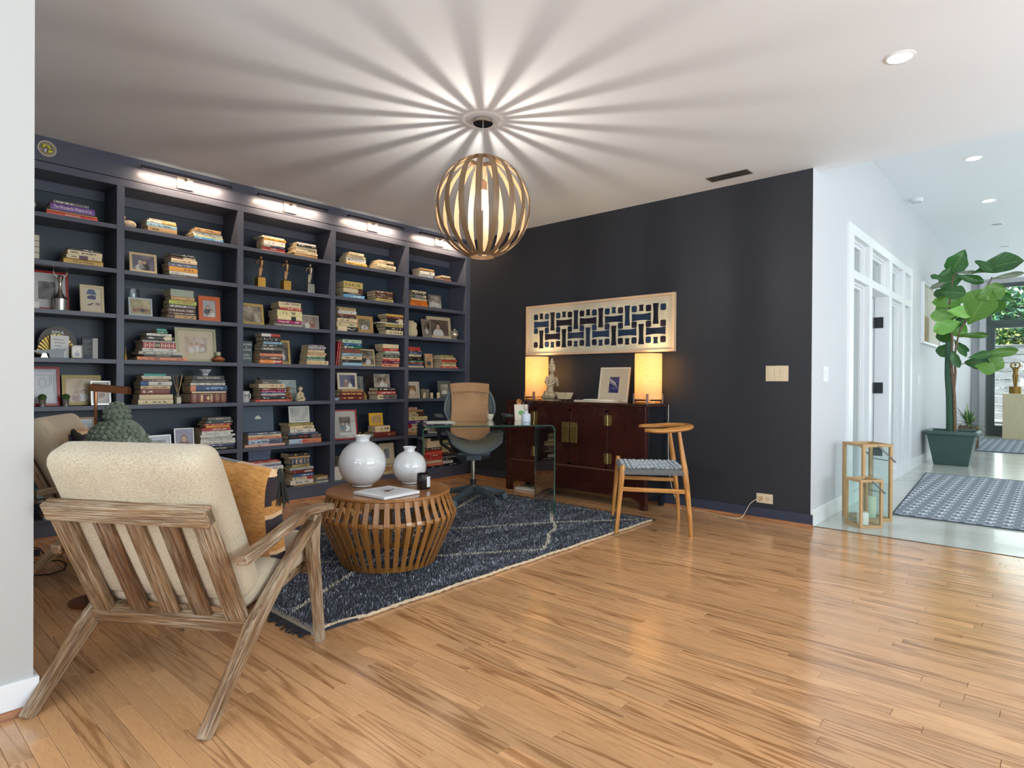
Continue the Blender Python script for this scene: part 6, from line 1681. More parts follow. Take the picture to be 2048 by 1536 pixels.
MB().box(-0.05, 0.05, 0, 0.018, 0, 0.155).build('block', plain('#2c2d30', 0.5), pq, bevel=0.002); MB().box(0.016, 0.048, -0.0012, 0.0, 0.004, 0.15).build('inlay', plain('#8c7c6c', 0.3), pq)
mb = MB()
for k in range(8): mb.box(-0.042, 0.008 - 0.012 * (k % 3), -0.001, 0, 0.128 - k * 0.013, 0.131 - k * 0.013)
mb.build('engraving', plain('#8f9294', 0.5), pq)
stp = thing('star_award', 'flat silver star-shaped award lying at shelf front, leftmost bay', 'award', (1.00, YF + 0.0, shelf(3)))
mb = MB(); P_ = [(-0.11, 0.045), (-0.02, 0.052), (0.115, 0.068), (0.10, 0.046), (0.098, 0.002), (0.02, 0.0), (0.01, 0.034), (-0.03, 0.028)]
mb.prism(P_, 0.0, 0.012); mb.build('blade', plain('#7d8286', 0.45, 0.2), stp)
MB().prism([(-0.03, 0.0), (0.01, 0.0), (0.0, 0.03), (-0.02, 0.03)], 0.002, 0.03).build('foot', M_SILF, stp)
# lower leftmost bay
rf = F('large red framed line drawing of face and hand, fifth shelf, leftmost bay', 0.86, 1.097, shelf(4), 0.275, 0.017, M_REDF, 0.085, mat_w=0.02, matcol='#c3cad0', photo=('#c5cbd1', '#ced3d8'), pscale=2)
lw = plain('#23252a', 0.6)
mb = MB(); yy = -0.0026
mb.tube([(0.02 + 0.02 * math.cos(a), yy, 0.165 + 0.03 * math.sin(a)) for a in [k * PI / 8 for k in range(16)]], 0.0008, 4, closed=True)
mb.tube([(0.0, yy, 0.12), (0.03, yy, 0.125), (0.055, yy, 0.145), (0.062, yy, 0.15)], 0.0008, 4); mb.tube([(0.060, yy, 0.150), (0.058, yy, 0.18), (0.064, yy, 0.21), (0.072, yy, 0.205), (0.070, yy, 0.17), (0.073, yy, 0.153)], 0.0008, 4); mb.tube([(0.085, yy, 0.09), (0.085, yy, 0.215), (-0.02, yy, 0.216)], 0.0006, 4)
mb.build('line_drawing', lw, rf)
F('old gold framed photo of a group by a window, fifth shelf, leftmost bay', 1.116, 1.356, shelf(4), 0.218, 0.024, M_OLD, 0.125, photo=('#a08054', '#d9c196'), people=((0.1, -0.2, 0.5, 1, 2), (-0.35, -0.35, 0.45, 1, 4), (0.7, -0.3, 0.5, 1, 2)))
F('tilted silver framed photo of a dancer, fifth shelf, leftmost bay', 1.270, 1.395, shelf(4), 0.176, 0.010, M_SILF, 0.045, mat_w=0.006, matcol='#b4aca0', photo=('#7d6a5c', '#c2b3a4'), people=((0.1, 0.1, 0.4, 4, 4),))
for k, (x, lab) in enumerate(((0.982, 'round green moss plant in tin pot, before the red frame'), (1.114, 'round green moss plant in tin pot, before the gold frame'))):
    t_ = thing('potted_plant', lab, 'plant', (x, YF + 0.022, shelf(4)), 0, 'tin potted plants on the bookcase')
    MB().lathe([(0, 0), (0.017, 0), (0.021, 0.046), (0.022, 0.048), (0.019, 0.048), (0, 0.04)], n=20).build('pot', M_SILF, t_)
    mb = MB(); mb.ball((0, 0, 0.058), (0.024, 0.024, 0.022), 14); r9 = random.Random(k)
    for q in range(160):
        a, b = r9.uniform(0, 6.28), r9.uniform(0, 1.45); d = Vector((math.sin(b) * math.cos(a), math.sin(b) * math.sin(a), math.cos(b))); c = Vector((0, 0, 0.058)) + d * 0.0235
        e1 = d.orthogonal().normalized() * 0.003; mb.add([c - e1, c + e1, c + d * 0.006], [(0, 1, 2)], 0)
    mb.build('moss', plain('#3e5a2a', 0.9, noise=0.3, nscale=200), t_)
dd = thing('dark_plate', 'dark round plate standing at right end, fifth shelf, leftmost bay', 'plate', (1.34, YF + 0.19, shelf(4)))
MB().lathe([(0, 0), (0.06, 0), (0.095, 0.008), (0.1, 0.012), (0.094, 0.014), (0.06, 0.006), (0, 0.006)], n=32, M=Matrix.Translation((0, 0, 0.1)) @ Matrix.Rotation(math.radians(80), 4, 'X')).build('plate', plain('#1b1d1f', 0.25), dd)
F('wide wood framed picture standing behind the armchair, sixth shelf, leftmost bay', 0.975, 1.318, shelf(5), 0.30, 0.014, M_WOODF, 0.11, mat_w=0.03, matcol='#9aa0a4', photo=('#8c7c66', '#b3a288'))

# second bay
dk_ = thing('patterned_duck', 'small carved patterned bird figurine, top shelf, second bay', 'figurine', (1.502, YF + 0.04, shelf(0)))
mb = MB(); mb.ball((0.008, 0, 0.030), (0.046, 0.026, 0.030), 18); mb.tube([(-0.025, 0, 0.03), (-0.034, 0, 0.058), (-0.031, 0, 0.074)], [0.016, 0.009, 0.010], 12); mb.ball((-0.030, 0, 0.077), (0.014, 0.010, 0.010), 12); mb.tube([(-0.040, 0, 0.076), (-0.052, 0, 0.073)], [0.005, 0.003], 8)
t = NT('speckled_clay'); f = t.n('TexVoronoi'); f.inputs['Scale'].default_value = 130; t.link(t.tex().outputs['Object'], f.inputs[0]); t.base(t.ramp(f.outputs[0], [(0.25, rgba('#4a3d34')), (0.45, rgba('#cbb89c'))])); mb.build('body', t.m, dk_)
F('cream framed wedding portrait, second shelf, second bay', 1.508, 1.694, shelf(1), 0.150, 0.018, plain('#cdb68c', 0.5), 0.03, photo=('#5a5464', '#8a8794'), people=((-0.25, -0.05, 0.85, 2, 2), (0.12, 0.1, 0.85, 1, 3)))
gv = thing('glass_vase', 'tall clear glass vase behind the silver frame, third shelf, second bay', 'vase', (1.567, YF + 0.165, shelf(2)))
MB().lathe([(0.0, 0.0), (0.044, 0), (0.046, 0.004), (0.046, 0.215), (0.043, 0.215), (0.043, 0.01), (0, 0.01)], n=28).build('glass', clear_glass('vase_glass', (0.93, 0.95, 0.96), 0.02, 1.6), gv)
F('silver framed group photo in yellow tones, third shelf, second bay', 1.503, 1.663, shelf(2), 0.138, 0.013, M_GLSF, 0.03, photo=('#8a7f4c', '#c6bf90'), people=((-0.6, -0.1, 0.42, 1, 4), (-0.2, -0.05, 0.42, 1, 4), (0.2, -0.05, 0.42, 1, 3), (0.6, -0.1, 0.42, 1, 4)))
F('orange framed photo of two people, third shelf, second bay', 2.005, 2.170, shelf(2), 0.205, 0.034, M_ORF, 0.03, turn=-6, photo=('#b9b0a4', '#8fa3bf'), people=((-0.25, 0.15, 0.6, 1, 3), (0.3, -0.3, 0.55, 1, 2)))
bl = thing('brass_bell', 'tiny brass hand bell, fourth shelf, second bay', 'bell', (1.500, YF + 0.09, shelf(3) + 0.0))
MB().lathe([(0, 0.06), (0.003, 0.06), (0.006, 0.045), (0.009, 0.03), (0.013, 0.010), (0.013, 0.0), (0, 0.0)][::-1], n=20).build('bell', M_GOLD, bl)
MB().tube([(0, 0, 0.058), (0, 0, 0.075), (0, 0, 0.10)], [0.002, 0.004, 0.002], 8).build('handle', M_GOLD, bl)
F('large pale green framed matted photo, fourth shelf, second bay', 1.840, 2.155, shelf(3), 0.272, 0.020, plain('#a8a684', 0.4), 0.055, mat_w=0.052, matcol='#d8ccb0', photo=('#a08c7c', '#d9cabc'), people=((-0.4, -0.1, 0.6, 4, 2), (0.1, 0.05, 0.6, 4, 2), (0.5, -0.1, 0.5, 4, 2)))
bp = thing('clay_bottle', 'squat brown clay pot with pale round stopper, fourth shelf, second bay', 'pot', (2.157, YF + 0.03, shelf(3)))
MB().lathe([(0, 0), (0.03, 0), (0.052, 0.018), (0.053, 0.024), (0.035, 0.040), (0.018, 0.054), (0, 0.056)], n=28).build('body', plain('#8a5230', 0.4, noise=0.25), bp)
MB().lathe([(0, 0.052), (0.014, 0.052), (0.020, 0.066), (0.017, 0.082), (0.006, 0.087), (0, 0.087)], n=20).build('stopper', plain('#c4c8a4', 0.4), bp)
def diffuser(label, x, y, z, mat, h=0.095, w=0.024, reed='#cdb48a', rh=0.225):
    t_ = thing('reed_diffuser', label, 'diffuser', (x, y, z))
    MB().lathe([(0, 0), (w * .96, 0), (w, 0.004), (w, h * .62), (w * .45, h * .74), (w * .42, h * .95), (w * .48, h), (w * .3, h), (w * .3, h * .7), (0, h * .7)], n=24).build('bottle', mat, t_)
    for k, (a, sp) in enumerate(((0.3, .042), (2.0, .02), (3.3, .04), (4.4, .015), (5.5, .03))):
        MB().tube([(0.003 * math.cos(a), 0.003 * math.sin(a), 0.72 * h), (sp * math.cos(a), sp * math.sin(a), rh)], 0.0016, 5).build('reed', plain(reed, 0.7), t_)
    return t_
dfz = diffuser('clear bottle reed diffuser between two book stacks, fifth shelf, second bay', 1.846, YF + 0.03, shelf(4), plain('#7f7a62', 0.12, coat=0.4))
MB().box(-0.016, 0.016, -0.0255, -0.0235, 0.004, 0.05).build('paper_label', plain('#cfc9b4', 0.6), dfz)
bw = thing('blue_bowl', 'small white bowl with blue scrolls on the tall book stack', 'bowl', (2.063, YF + 0.06, STACK_TOP[(1, 4, 'right')] + 0.0005))
MB().lathe([(0, 0), (0.024, 0), (0.026, 0.006), (0.022, 0.012), (0.040, 0.028), (0.050, 0.050), (0.048, 0.050), (0.036, 0.030), (0, 0.014)], n=32).build('bowl', plain('#d3d6dc', 0.2, coat=0.4), bw)
mb = MB()
for k in range(8):
    a = k * PI / 4; c = Vector((0.044 * math.cos(a), 0.044 * math.sin(a), 0.036)); d = Vector((-math.sin(a), math.cos(a), 0))
    mb.tube([c + d * 0.010 * math.cos(b) + Vector((0, 0, 0.010 * math.sin(b))) for b in [i * 0.9 for i in range(7)]], 0.0022, 5)
mb.build('blue_scrolls', plain('#232c7a', 0.3), bw)
F('silver framed photo half hidden by the stone head, sixth shelf, second bay', 1.475, 1.590, shelf(5), 0.192, 0.006, M_SILF, 0.05, mat_w=0.004, matcol='#b9c0cc', photo=('#a0a8b8', '#c6ccd8'))
F('silver framed matted landscape photo, sixth shelf, second bay', 1.622, 1.805, shelf(5), 0.146, 0.010, M_SILF, 0.03, turn=5, mat_w=0.028, matcol='#c9cdd8', photo=('#4a4038', '#9c9186'), people=((-0.4, -0.1, 0.5, 2, 2), (0.45, -0.1, 0.5, 2, 2)))
F('silver beaded frame with portrait of boy in bow tie, sixth shelf, second bay', 1.826, 1.972, shelf(5), 0.19, 0.007, plain('#a8a19a', 0.3, 0.8, noise=0.4, nscale=150), 0.03, photo=('#8c8aa0', '#a4a2b8'), people=((0, 0.12, 0.85, 4, 4),))
pl_c = thing('small_dark_box', 'small grey and black stacked boxes between two silver frames, sixth shelf', 'box', (1.603, YF + 0.07, shelf(5)))
MB().box(-0.018, 0.018, 0, 0.05, 0, 0.07).build('box', plain('#23262c', 0.5), pl_c); MB().box(-0.016, 0.016, 0.002, 0.048, 0.07, 0.115).build('lid_box', plain('#6b7280', 0.5), pl_c)

# third bay: three statuettes
def statuette(x, metal, base, label):
    t_ = thing('award_statuette', label, 'trophy', (x, YF + 0.05, shelf(1)), 0, 'winged award statuettes')
    mb = MB(); k = 8
    for i in range(5): mb.box(-0.032 + i * 0.0128, -0.0215 + i * 0.0128, -0.034, 0.03, 0, 0.086)
    mb.box(-0.034, 0.034, -0.03, 0.034, 0.0, 0.084)
    mb.build('fluted_base', base, t_)
    mb = MB(); mb.lathe([(0.026, 0.086), (0.030, 0.092), (0.014, 0.100), (0, 0.102)], n=20)
    for s in (-1, 1): mb.tube([(s * 0.004 - 0.004, 0, 0.098), (s * 0.006 - 0.002, 0, 0.135), (s * 0.008 + 0.004, 0, 0.172)], [0.007, 0.0115, 0.014], 10)
    mb.tube([(0.005, 0, 0.165), (0.008, 0, 0.19), (0.010, 0, 0.215), (0.008, 0, 0.238), (0.006, 0, 0.250)], [0.018, 0.015, 0.022, 0.022, 0.009], 14, flat=0.7)
    mb.ball((0.006, 0, 0.264), (0.012, 0.012, 0.0145), 12)
    mb.tube([(-0.008, 0, 0.240), (-0.026, 0.012, 0.225), (-0.036, 0.0, 0.200)], [0.008, 0.007, 0.005], 8); mb.tube([(0.024, 0, 0.240), (0.030, 0.01, 0.215), (0.022, 0.012, 0.190)], [0.008, 0.007, 0.005], 8)
    mb.build('figure', metal, t_)
    mb = MB(); mb.add([(-0.004, 0.012, 0.245), (-0.030, 0.022, 0.24), (-0.044, 0.02, 0.205), (-0.022, 0.022, 0.215)], [(0, 1, 2, 3), (3, 2, 1, 0)]); mb.build('cape', plain('#1b1715', 0.5), t_)
M_BRZ = plain('#a9825c', 0.3, 0.55)
statuette(2.520, M_BRZ, plain('#b98f3e', 0.3, 0.6), 'bronze award statuette on gold base, leftmost of three, third bay')
statuette(2.757, M_BRZ, plain('#b98f3e', 0.3, 0.6), 'bronze award statuette on gold base, middle of three, third bay')
statuette(2.992, plain('#ab9a82', 0.3, 0.55), plain('#b9b4aa', 0.2, 0.9), 'award statuette on silver base, rightmost of three, third bay')
F('ornate gold framed photo of a running horse, third shelf, third bay', 2.345, 2.552, shelf(2), 0.182, 0.022, M_GOLDF, 0.035, turn=4, photo=('#5a4638', '#cfc2ac'))
F('thin silver framed photo of two people, third shelf, third bay', 2.900, 3.078, shelf(2), 0.126, 0.008, plain('#c4bfae', 0.3, 0.6), 0.03, photo=('#6a5a50', '#b0a598'), people=((-0.3, 0.0, 0.7, 1, 2), (0.25, 0.05, 0.75, 1, 4)))
wpb = new_book((2.344, YF + 0.035, shelf(3) + 0.0005), 0.100, 0.022, 0.188, '#3a4a48', None, None, 0, True)
tag(wpb, 'dark green upright book titled Women and Power, fourth shelf, third bay', 'book')
for k, (s_, z, w_) in enumerate((('WOMEN', 0.84, 0.86), ('&', 0.72, 0.10), ('POWER', 0.60, 0.82), ('MARY', 0.36, 0.66), ('BEARD', 0.22, 0.80))):
    text_mesh('title', s_, 0.1, plain('#dcdcd4', 0.5), wpb, (0.5, -0.02, z), (PI / 2, 0, 0), width=w_, height=0.09, depth=0.004)
F('ornate gold framed photo behind the tall book stack, fourth shelf, third bay', 2.700, 2.872, shelf(3), 0.222, 0.022, M_GOLDF, 0.17, photo=('#23242a', '#8a7a68'), people=((0.1, -0.1, 0.5, 2, 2),))
mg = thing('white_mug', 'white mug with a grey monogram, fifth shelf, third bay', 'mug', (2.386, YF + 0.04, shelf(4)))
MB().lathe([(0, 0), (0.034, 0), (0.036, 0.004), (0.0365, 0.093), (0.034, 0.095), (0.032, 0.093), (0.032, 0.01), (0, 0.008)], n=32).build('cup', plain('#d3d0cc', 0.3), mg)
MB().tube([(0.035, 0.01, 0.078), (0.055, 0.02, 0.07), (0.056, 0.02, 0.035), (0.035, 0.01, 0.022)], 0.005, 8).build('handle', plain('#d3d0cc', 0.3), mg)
text_mesh('monogram', 'M', 0.05, plain('#6a6c70', 0.5), mg, (0.0, -0.0372, 0.052), (PI / 2, 0, 0), width=0.034)
bkf = F('thin silver framed pale print behind the books, fifth shelf, third bay', 2.73, 2.914, shelf(4), 0.190, 0.005, plain('#b9bab4', 0.3, 0.5), 0.135, photo=('#8fa4a4', '#b9c4c0'))
def knot(x, mat, lab, s=1.0):
    t_ = thing('abstract_figure', lab, 'sculpture', (x, YF + 0.03, shelf(4)))
    mb = MB(); mb.tube([(0.030 * math.cos(a), 0.012 * math.sin(2 * a), 0.024 + 0.020 * math.sin(a)) for a in [k * PI / 10 for k in range(20)]], 0.0175 * s, 12, closed=True)
    mb.tube([(-0.022, 0, 0.035), (-0.026, 0, 0.06), (-0.005, 0, 0.082), (0.020, 0, 0.065), (0.022, 0, 0.04)], [0.014, 0.014, 0.015, 0.014, 0.014], 12); mb.build('body', mat, t_)
    MB().ball((0.0, 0, 0.112), (0.0215, 0.0205, 0.0205), 18).build('head', mat, t_)
knot(2.772, plain('#8a5c38', 0.35), 'brown wooden knotted figure with ball head, fifth shelf, third bay', 0.85)
knot(2.893, plain('#c9b996', 0.4), 'cream knotted figure with ball head, fifth shelf, third bay')
fo = thing('presentation_box', 'slate blue flat presentation box with pale emblem standing upright, third bay', 'box', (2.522, YF + 0.075, STACK_TOP[(2, 5, 'left')] + 0.001))
fo.rotation_euler = (math.radians(-6), 0, 0)
MB().box(-0.145, 0.143, 0.0, 0.035, 0, 0.222).build('lid', plain('#4a5a6a', 0.55, bump=0.15, nscale=200), fo, bevel=0.002)
mb = MB(); mb.prism([(-0.026, 0.112), (0.022, 0.110), (0.027, 0.119), (0.02, 0.127), (-0.022, 0.127), (-0.028, 0.120)], -0.0012, 0.0); mb.build('emblem_base', plain('#c9d3b8', 0.5), fo)
mb = MB(); mb.prism([(-0.022, 0.128), (0.022, 0.128), (0.012, 0.135), (0.002, 0.145), (-0.004, 0.136), (-0.016, 0.136)], -0.0012, 0.0); mb.build('emblem_mark', plain('#c9d3b8', 0.5), fo)
F('small silver framed sketch on top of the right stack, sixth shelf, third bay', 2.803, 3.000, STACK_TOP[(2, 5, 'right')], 0.150, 0.010, M_WHF, 0.06, turn=-3, photo=('#6f6a60', '#b4ab98'))
gb = thing('storage_box', 'grey blue lidded storage box on magazines, bottom shelf, third bay', 'box', (2.525, YF + 0.06, STACK_TOP[(2, 6, 'left')] + 0.001))
MB().box(-0.098, 0.098, 0, 0.12, 0, 0.058).build('box', plain('#56637c', 0.6), gb, bevel=0.001); MB().box(-0.102, 0.102, -0.004, 0.124, 0.054, 0.088).build('lid', plain('#5f6c86', 0.6), gb, bevel=0.001)
tb_ = thing('tiny_black_box', 'tiny black box on top of the book stack, fifth shelf, third bay', 'box', (2.535, YF + 0.06, STACK_TOP[(2, 4, 'only')] + 0.001))
MB().box(-0.013, 0.013, 0, 0.03, 0, 0.012).build('box', plain('#121214', 0.4), tb_); MB().box(-0.014, 0.014, -0.001, 0.031, 0.012, 0.017).build('lid', plain('#1a1a1d', 0.4), tb_)

# fourth bay
F('light wood framed photo of a couple, third shelf, fourth bay', 3.500, 3.700, shelf(2), 0.172, 0.034, M_TANF, 0.05, turn=-3, photo=('#5c6048', '#a59a7c'), people=((-0.15, 0, 0.7, 1, 2), (0.25, -0.05, 0.65, 1, 2)))
for k, x in enumerate((3.236, 3.258)):
    b_ = new_book((x, YF + 0.02, shelf(3) + 0.0005), 0.232, 0.15, 0.013, 'red' if k else 'crimson', 'w', None, 0, False, None, rot=(0, math.radians(-83), 0))
    b_.location.x += 0.030
    tag(b_, ('inner' if k else 'outer') + ' of two thin red books leaning on the left upright, fourth shelf, fourth bay', 'book')
F('cream ornate framed photo between two stacks, fourth shelf, fourth bay', 3.545, 3.730, shelf(3), 0.172, 0.014, M_SAND, 0.06, turn=-3, photo=('#4a4236', '#b5a98c'), people=((-0.35, 0.1, 0.55, 1, 3), (0.2, -0.1, 0.6, 1, 2)))
F('white wooden framed photo on red books, fifth shelf, fourth bay', 3.300, 3.508, STACK_TOP[(3, 4, 'left')], 0.162, 0.022, plain('#cdbfa6', 0.3), 0.05, turn=-6, photo=('#23244a', '#4a4a6e'), people=((-0.15, 0.05, 0.7, 4, 4), (0.35, -0.3, 0.6, 1, 2)))
F('narrow pale framed photo behind the white one, fifth shelf, fourth bay', 3.560, 3.669, shelf(4), 0.232, 0.010, plain('#8f9088', 0.4), 0.155, photo=('#5a5f58', '#a8a898'))
diffuser('little glass reed diffuser by the red books, fifth shelf, fourth bay', 3.606, YF + 0.055, shelf(4), plain('#8a6a38', 0.1, coat=0.5), 0.075, 0.026, '#1d1a17', 0.20)
F('silver framed photo standing on the right stack, fifth shelf, fourth bay', 3.722, 3.908, STACK_TOP[(3, 4, 'right')], 0.138, 0.007, M_SILF, 0.05, turn=-4, photo=('#3c342a', '#b5a48c'), people=((0.1, 0, 0.8, 1, 2), (0.5, -0.4, 0.6, 4, 2)))
db = new_book((3.30, YF + 0.12, shelf(4) + 0.0005), 0.06, 0.1, 0.15, 'black', None, None, 0, True)
tag(db, 'dark block of small upright volumes behind the red books, fifth shelf, fourth bay', 'book')
lb = thing('pale_blue_box', 'tiny pale blue box at left end, fifth shelf, fourth bay', 'box', (3.262, YF + 0.02, shelf(4)))
MB().box(-0.025, 0.022, 0, 0.05, 0, 0.020).build('box', plain('#9db4c4', 0.5), lb, bevel=0.001); MB().box(-0.0255, 0.0225, -0.0005, 0.0505, 0.020, 0.023).build('lid', plain('#b4c6d2', 0.5), lb)
F('red framed matted photo, sixth shelf, fourth bay', 3.255, 3.510, shelf(5), 0.292, 0.014, M_REDF, 0.04, turn=-8, lean=10, mat_w=0.055, matcol='#c9c2b8', photo=('#3a2c24', '#7a6450'), people=((-0.3, 0.1, 0.6, 1, 3), (0.3, 0.05, 0.6, 1, 2)))
F('yellow square framed picture on two stacked books, sixth shelf, fourth bay', 3.673, 3.830, STACK_TOP[(3, 5, 'only')], 0.128, 0.024, M_YELF, 0.06, turn=-6, photo=('#8a7454', '#b59c74'))
jg = thing('jointed_toy', 'small jointed wooden toy dog beside the red gold book', 'toy', (3.567, YF + 0.03, shelf(5)))
mb = MB(); mb.tube([(-0.022, 0, 0.035), (0.02, 0, 0.038)], 0.010, 10); mb.ball((-0.030, 0, 0.056), (0.013, 0.009, 0.010), 12)
for s in (-0.018, 0.016): 
    for q in (-0.007, 0.007): mb.tube([(s, q, 0.033), (s * 1.4, q * 1.5, 0.0)], [0.005, 0.0035], 8)
mb.tube([(0.02, 0, 0.04), (0.034, 0, 0.062)], 0.0028, 6); mb.build('body', plain('#b3834c', 0.4), jg)
MB().tube([(-0.038, 0, 0.064), (-0.024, 0.0, 0.072)], 0.004, 6).build('ears', plain('#3a2a20', 0.5), jg)
F('cream framed matted small print leaning, bottom shelf, fourth bay', 3.800, 3.975, STACK_TOP[(3, 6, 'only')], 0.215, 0.007, plain('#c9b994', 0.5), 0.05, turn=-4, mat_w=0.05, matcol='#d3c6a4', photo=('#4a5058', '#8a9098'))
wbx = thing('white_lidded_box', 'tall white lidded box behind the large vase, bottom shelf, fourth bay', 'box', (3.272, YF + 0.03, shelf(6)))
MB().box(-0.045, 0.06, 0, 0.10, 0, 0.105).build('box', plain('#d6cfc2', 0.5), wbx, bevel=0.001); MB().box(-0.048, 0.063, -0.003, 0.103, 0.10, 0.128).build('lid', plain('#dcd5c8', 0.5), wbx, bevel=0.001)
zz = shelf(6)
for k, c in enumerate(('khaki', 'sage', 'grey', 'black', 'khaki', 'grey')):
    T = (0.05, 0.03, 0.045, 0.03, 0.04, 0.03)[k]; z0b = 0.1290 + 0.0 if k == 0 else 0
    if k == 0: zz = shelf(6)
    b_ = new_book((3.345, YF + 0.06, zz + 0.0004), 0.22, 0.15, T - 0.0006, c, 'k' if c != 'black' else 'w', None, 0, True); zz += T
    tag(b_, '%s book, %s from bottom of the stack behind the large white vase' % (WORD.get(c, c), ('first', 'second', 'third', 'fourth', 'fifth', 'sixth')[k]), 'book', 'books stacked on the bookcase shelves')

# rightmost bay
F('dark rimmed framed snapshot beside orange books, second shelf, rightmost bay', 4.418, 4.608, shelf(1), 0.155, 0.008, plain('#5c5a54', 0.4), 0.03, turn=-2, photo=('#6a5a4c', '#d3ccc0'), people=((-0.3, 0.1, 0.6, 1, 2), (0.3, 0, 0.6, 1, 2)))
rv = thing('ribbed_vase', 'cream ribbed gourd-shaped vase, third shelf, rightmost bay', 'vase', (4.203, YF + 0.085, shelf(2)))
prof = [(0, 0), (0.060, 0.0), (0.076, 0.02), (0.080, 0.045), (0.074, 0.075), (0.066, 0.092), (0.070, 0.11), (0.074, 0.13), (0.066, 0.152), (0.042, 0.160), (0.040, 0.172), (0.036, 0.172), (0.034, 0.155), (0, 0.15)]
mb = MB(); V, F_, N_ = [], [], 72
for r, z in prof:
    for k in range(N_): a = 2 * PI * k / N_; q = r * (1 + 0.045 * math.cos(a * 24)); V.append((q * math.cos(a), q * math.sin(a), z))
for i in range(len(prof) - 1):
    for k in range(N_): F_.append((i * N_ + k, i * N_ + (k + 1) % N_, (i + 1) * N_ + (k + 1) % N_, (i + 1) * N_ + k))
mb.add(V, F_, 0, None, True); mb.build('body', plain('#cdbd94', 0.5), rv)
F('grey framed snapshot leaning left of the big portrait, third shelf, rightmost bay', 4.325, 4.480, shelf(2), 0.200, 0.022, plain('#8a7c70', 0.4), 0.03, turn=14, photo=('#2a2824', '#b5a88c'), people=((0, 0.1, 0.6, 1, 2),))
F('wide beige framed portrait of a smiling woman, third shelf, rightmost bay', 4.470, 4.800, shelf(2), 0.252, 0.036, plain('#bda98a', 0.5), 0.09, turn=-6, photo=('#4a3c34', '#7a6654'), people=((-0.1, 0.1, 1.15, 1, 2),))
bd = thing('carved_ornament', 'small silver carved head ornament, third shelf, rightmost bay', 'figurine', (4.825, YF + 0.05, shelf(2)))
mb = MB(); mb.lathe([(0, 0), (0.034, 0), (0.030, 0.012), (0.036, 0.02)], n=20); mb.ball((0, 0, 0.062), (0.048, 0.044, 0.050), 20); mb.ball((0, 0, 0.112), (0.016, 0.016, 0.018), 12); mb.ball((-0.008, -0.044, 0.055), (0.007, 0.008, 0.012), 8)
for k in range(26):
    a = k * 2.399; ph = 0.35 + 1.0 * (k / 26); d = Vector((math.sin(ph) * math.cos(a), math.sin(ph) * math.sin(a), math.cos(ph)))
    if d.y < -0.6: continue
    mb.ball((d.x * 0.047, d.y * 0.043, 0.062 + d.z * 0.049), 0.0085, 6)
mb.build('head', plain('#c4b8a0', 0.3, 0.6), bd)
F('photo print of a standing man, leaning, fourth shelf, rightmost bay', 4.388, 4.490, shelf(3), 0.156, 0.004, plain('#b59a78', 0.4), 0.04, turn=-8, photo=('#a8764c', '#d3a878'), people=((0, 0.1, 0.55, 1, 3),))
ov = thing('oval_ornament', 'narrow dark oval ornament on edge, fourth shelf, rightmost bay', 'ornament', (4.357, YF + 0.05, shelf(3)))
MB().lathe([(0, -0.008), (0.07, -0.006), (0.075, 0), (0.07, 0.006), (0, 0.008)], n=32, M=Matrix.Translation((0, 0.04, 0.075)) @ Matrix.Rotation(math.radians(80), 4, 'Y')).build('disc', plain('#1b1817', 0.2), ov)
MB().tube([(0.0 + 0.01 * math.sin(a) * 0, 0.04 + 0.0745 * math.cos(a), 0.075 + 0.0745 * math.sin(a)) for a in [k * PI / 16 for k in range(32)]], 0.003, 6, closed=True).build('rim', M_SILF, ov)
F('white framed black and white portrait, fifth shelf, rightmost bay', 4.108, 4.290, shelf(4), 0.180, 0.020, plain('#c4b8a4', 0.4), 0.03, turn=-6, mat_w=0.02, matcol='#c9bfae', photo=('#23201e', '#6a625a'), people=((-0.1, 0.1, 0.8, 1, 2), (0.4, 0, 0.7, 1, 2)))
rbx = thing('ribbed_diffuser', 'ribbed box diffuser with dark reeds, fifth shelf, rightmost bay', 'diffuser', (4.392, YF + 0.08, shelf(4)))
mb = MB()
for k in range(11): mb.box(-0.058 + k * 0.0108, -0.049 + k * 0.0108, -0.03, 0.03, 0, 0.098)
mb.box(-0.056, 0.056, -0.027, 0.027, 0, 0.094); mb.build('box', plain('#8a8068', 0.6), rbx)
MB().tube([(0, 0, 0.094), (0, 0, 0.115)], [0.012, 0.010], 12).build('bottle_neck', plain('#4a3c30', 0.3), rbx)
for k, (a, sp) in enumerate(((0.2, .05), (1.8, .025), (3.0, .05), (4.0, .02), (5.6, .035))): MB().tube([(0, 0, 0.11), (sp * math.cos(a), sp * math.sin(a), 0.212)], 0.0017, 5).build('reed', plain('#1d1917', 0.7), rbx)
for k, (x, w_) in enumerate(((4.352, 'left'), (4.458, 'middle'), (4.555, 'right'))):
    cn = thing('votive_candle', w_ + ' small cream votive candle of three, fifth shelf, rightmost bay', 'candle', (x, YF + 0.02, shelf(4)), 0, 'votive candles on the bookcase')
    MB().lathe([(0, 0), (0.017, 0), (0.018, 0.002), (0.018, 0.058), (0.016, 0.062), (0, 0.060)], n=20).build('wax', plain('#d3bf98', 0.5), cn); MB().tube([(0, 0, 0.060), (0.001, 0, 0.066)], 0.001, 5).build('wick', plain('#2a2622', 0.8), cn)
F('dark grey framed matted photo right of the votive candles, rightmost bay', 4.600, 4.785, shelf(4), 0.192, 0.038, M_DKF, 0.06, turn=-4, photo=('#8a8270', '#c9bea4'), people=((0, 0, 0.8, 1, 2),))
F('small white framed photo seen through the desk glass, sixth shelf, rightmost bay', 4.420, 4.585, shelf(5), 0.085, 0.011, plain('#c9c0ae', 0.4), 0.03, photo=('#3a3634', '#9c9288'))

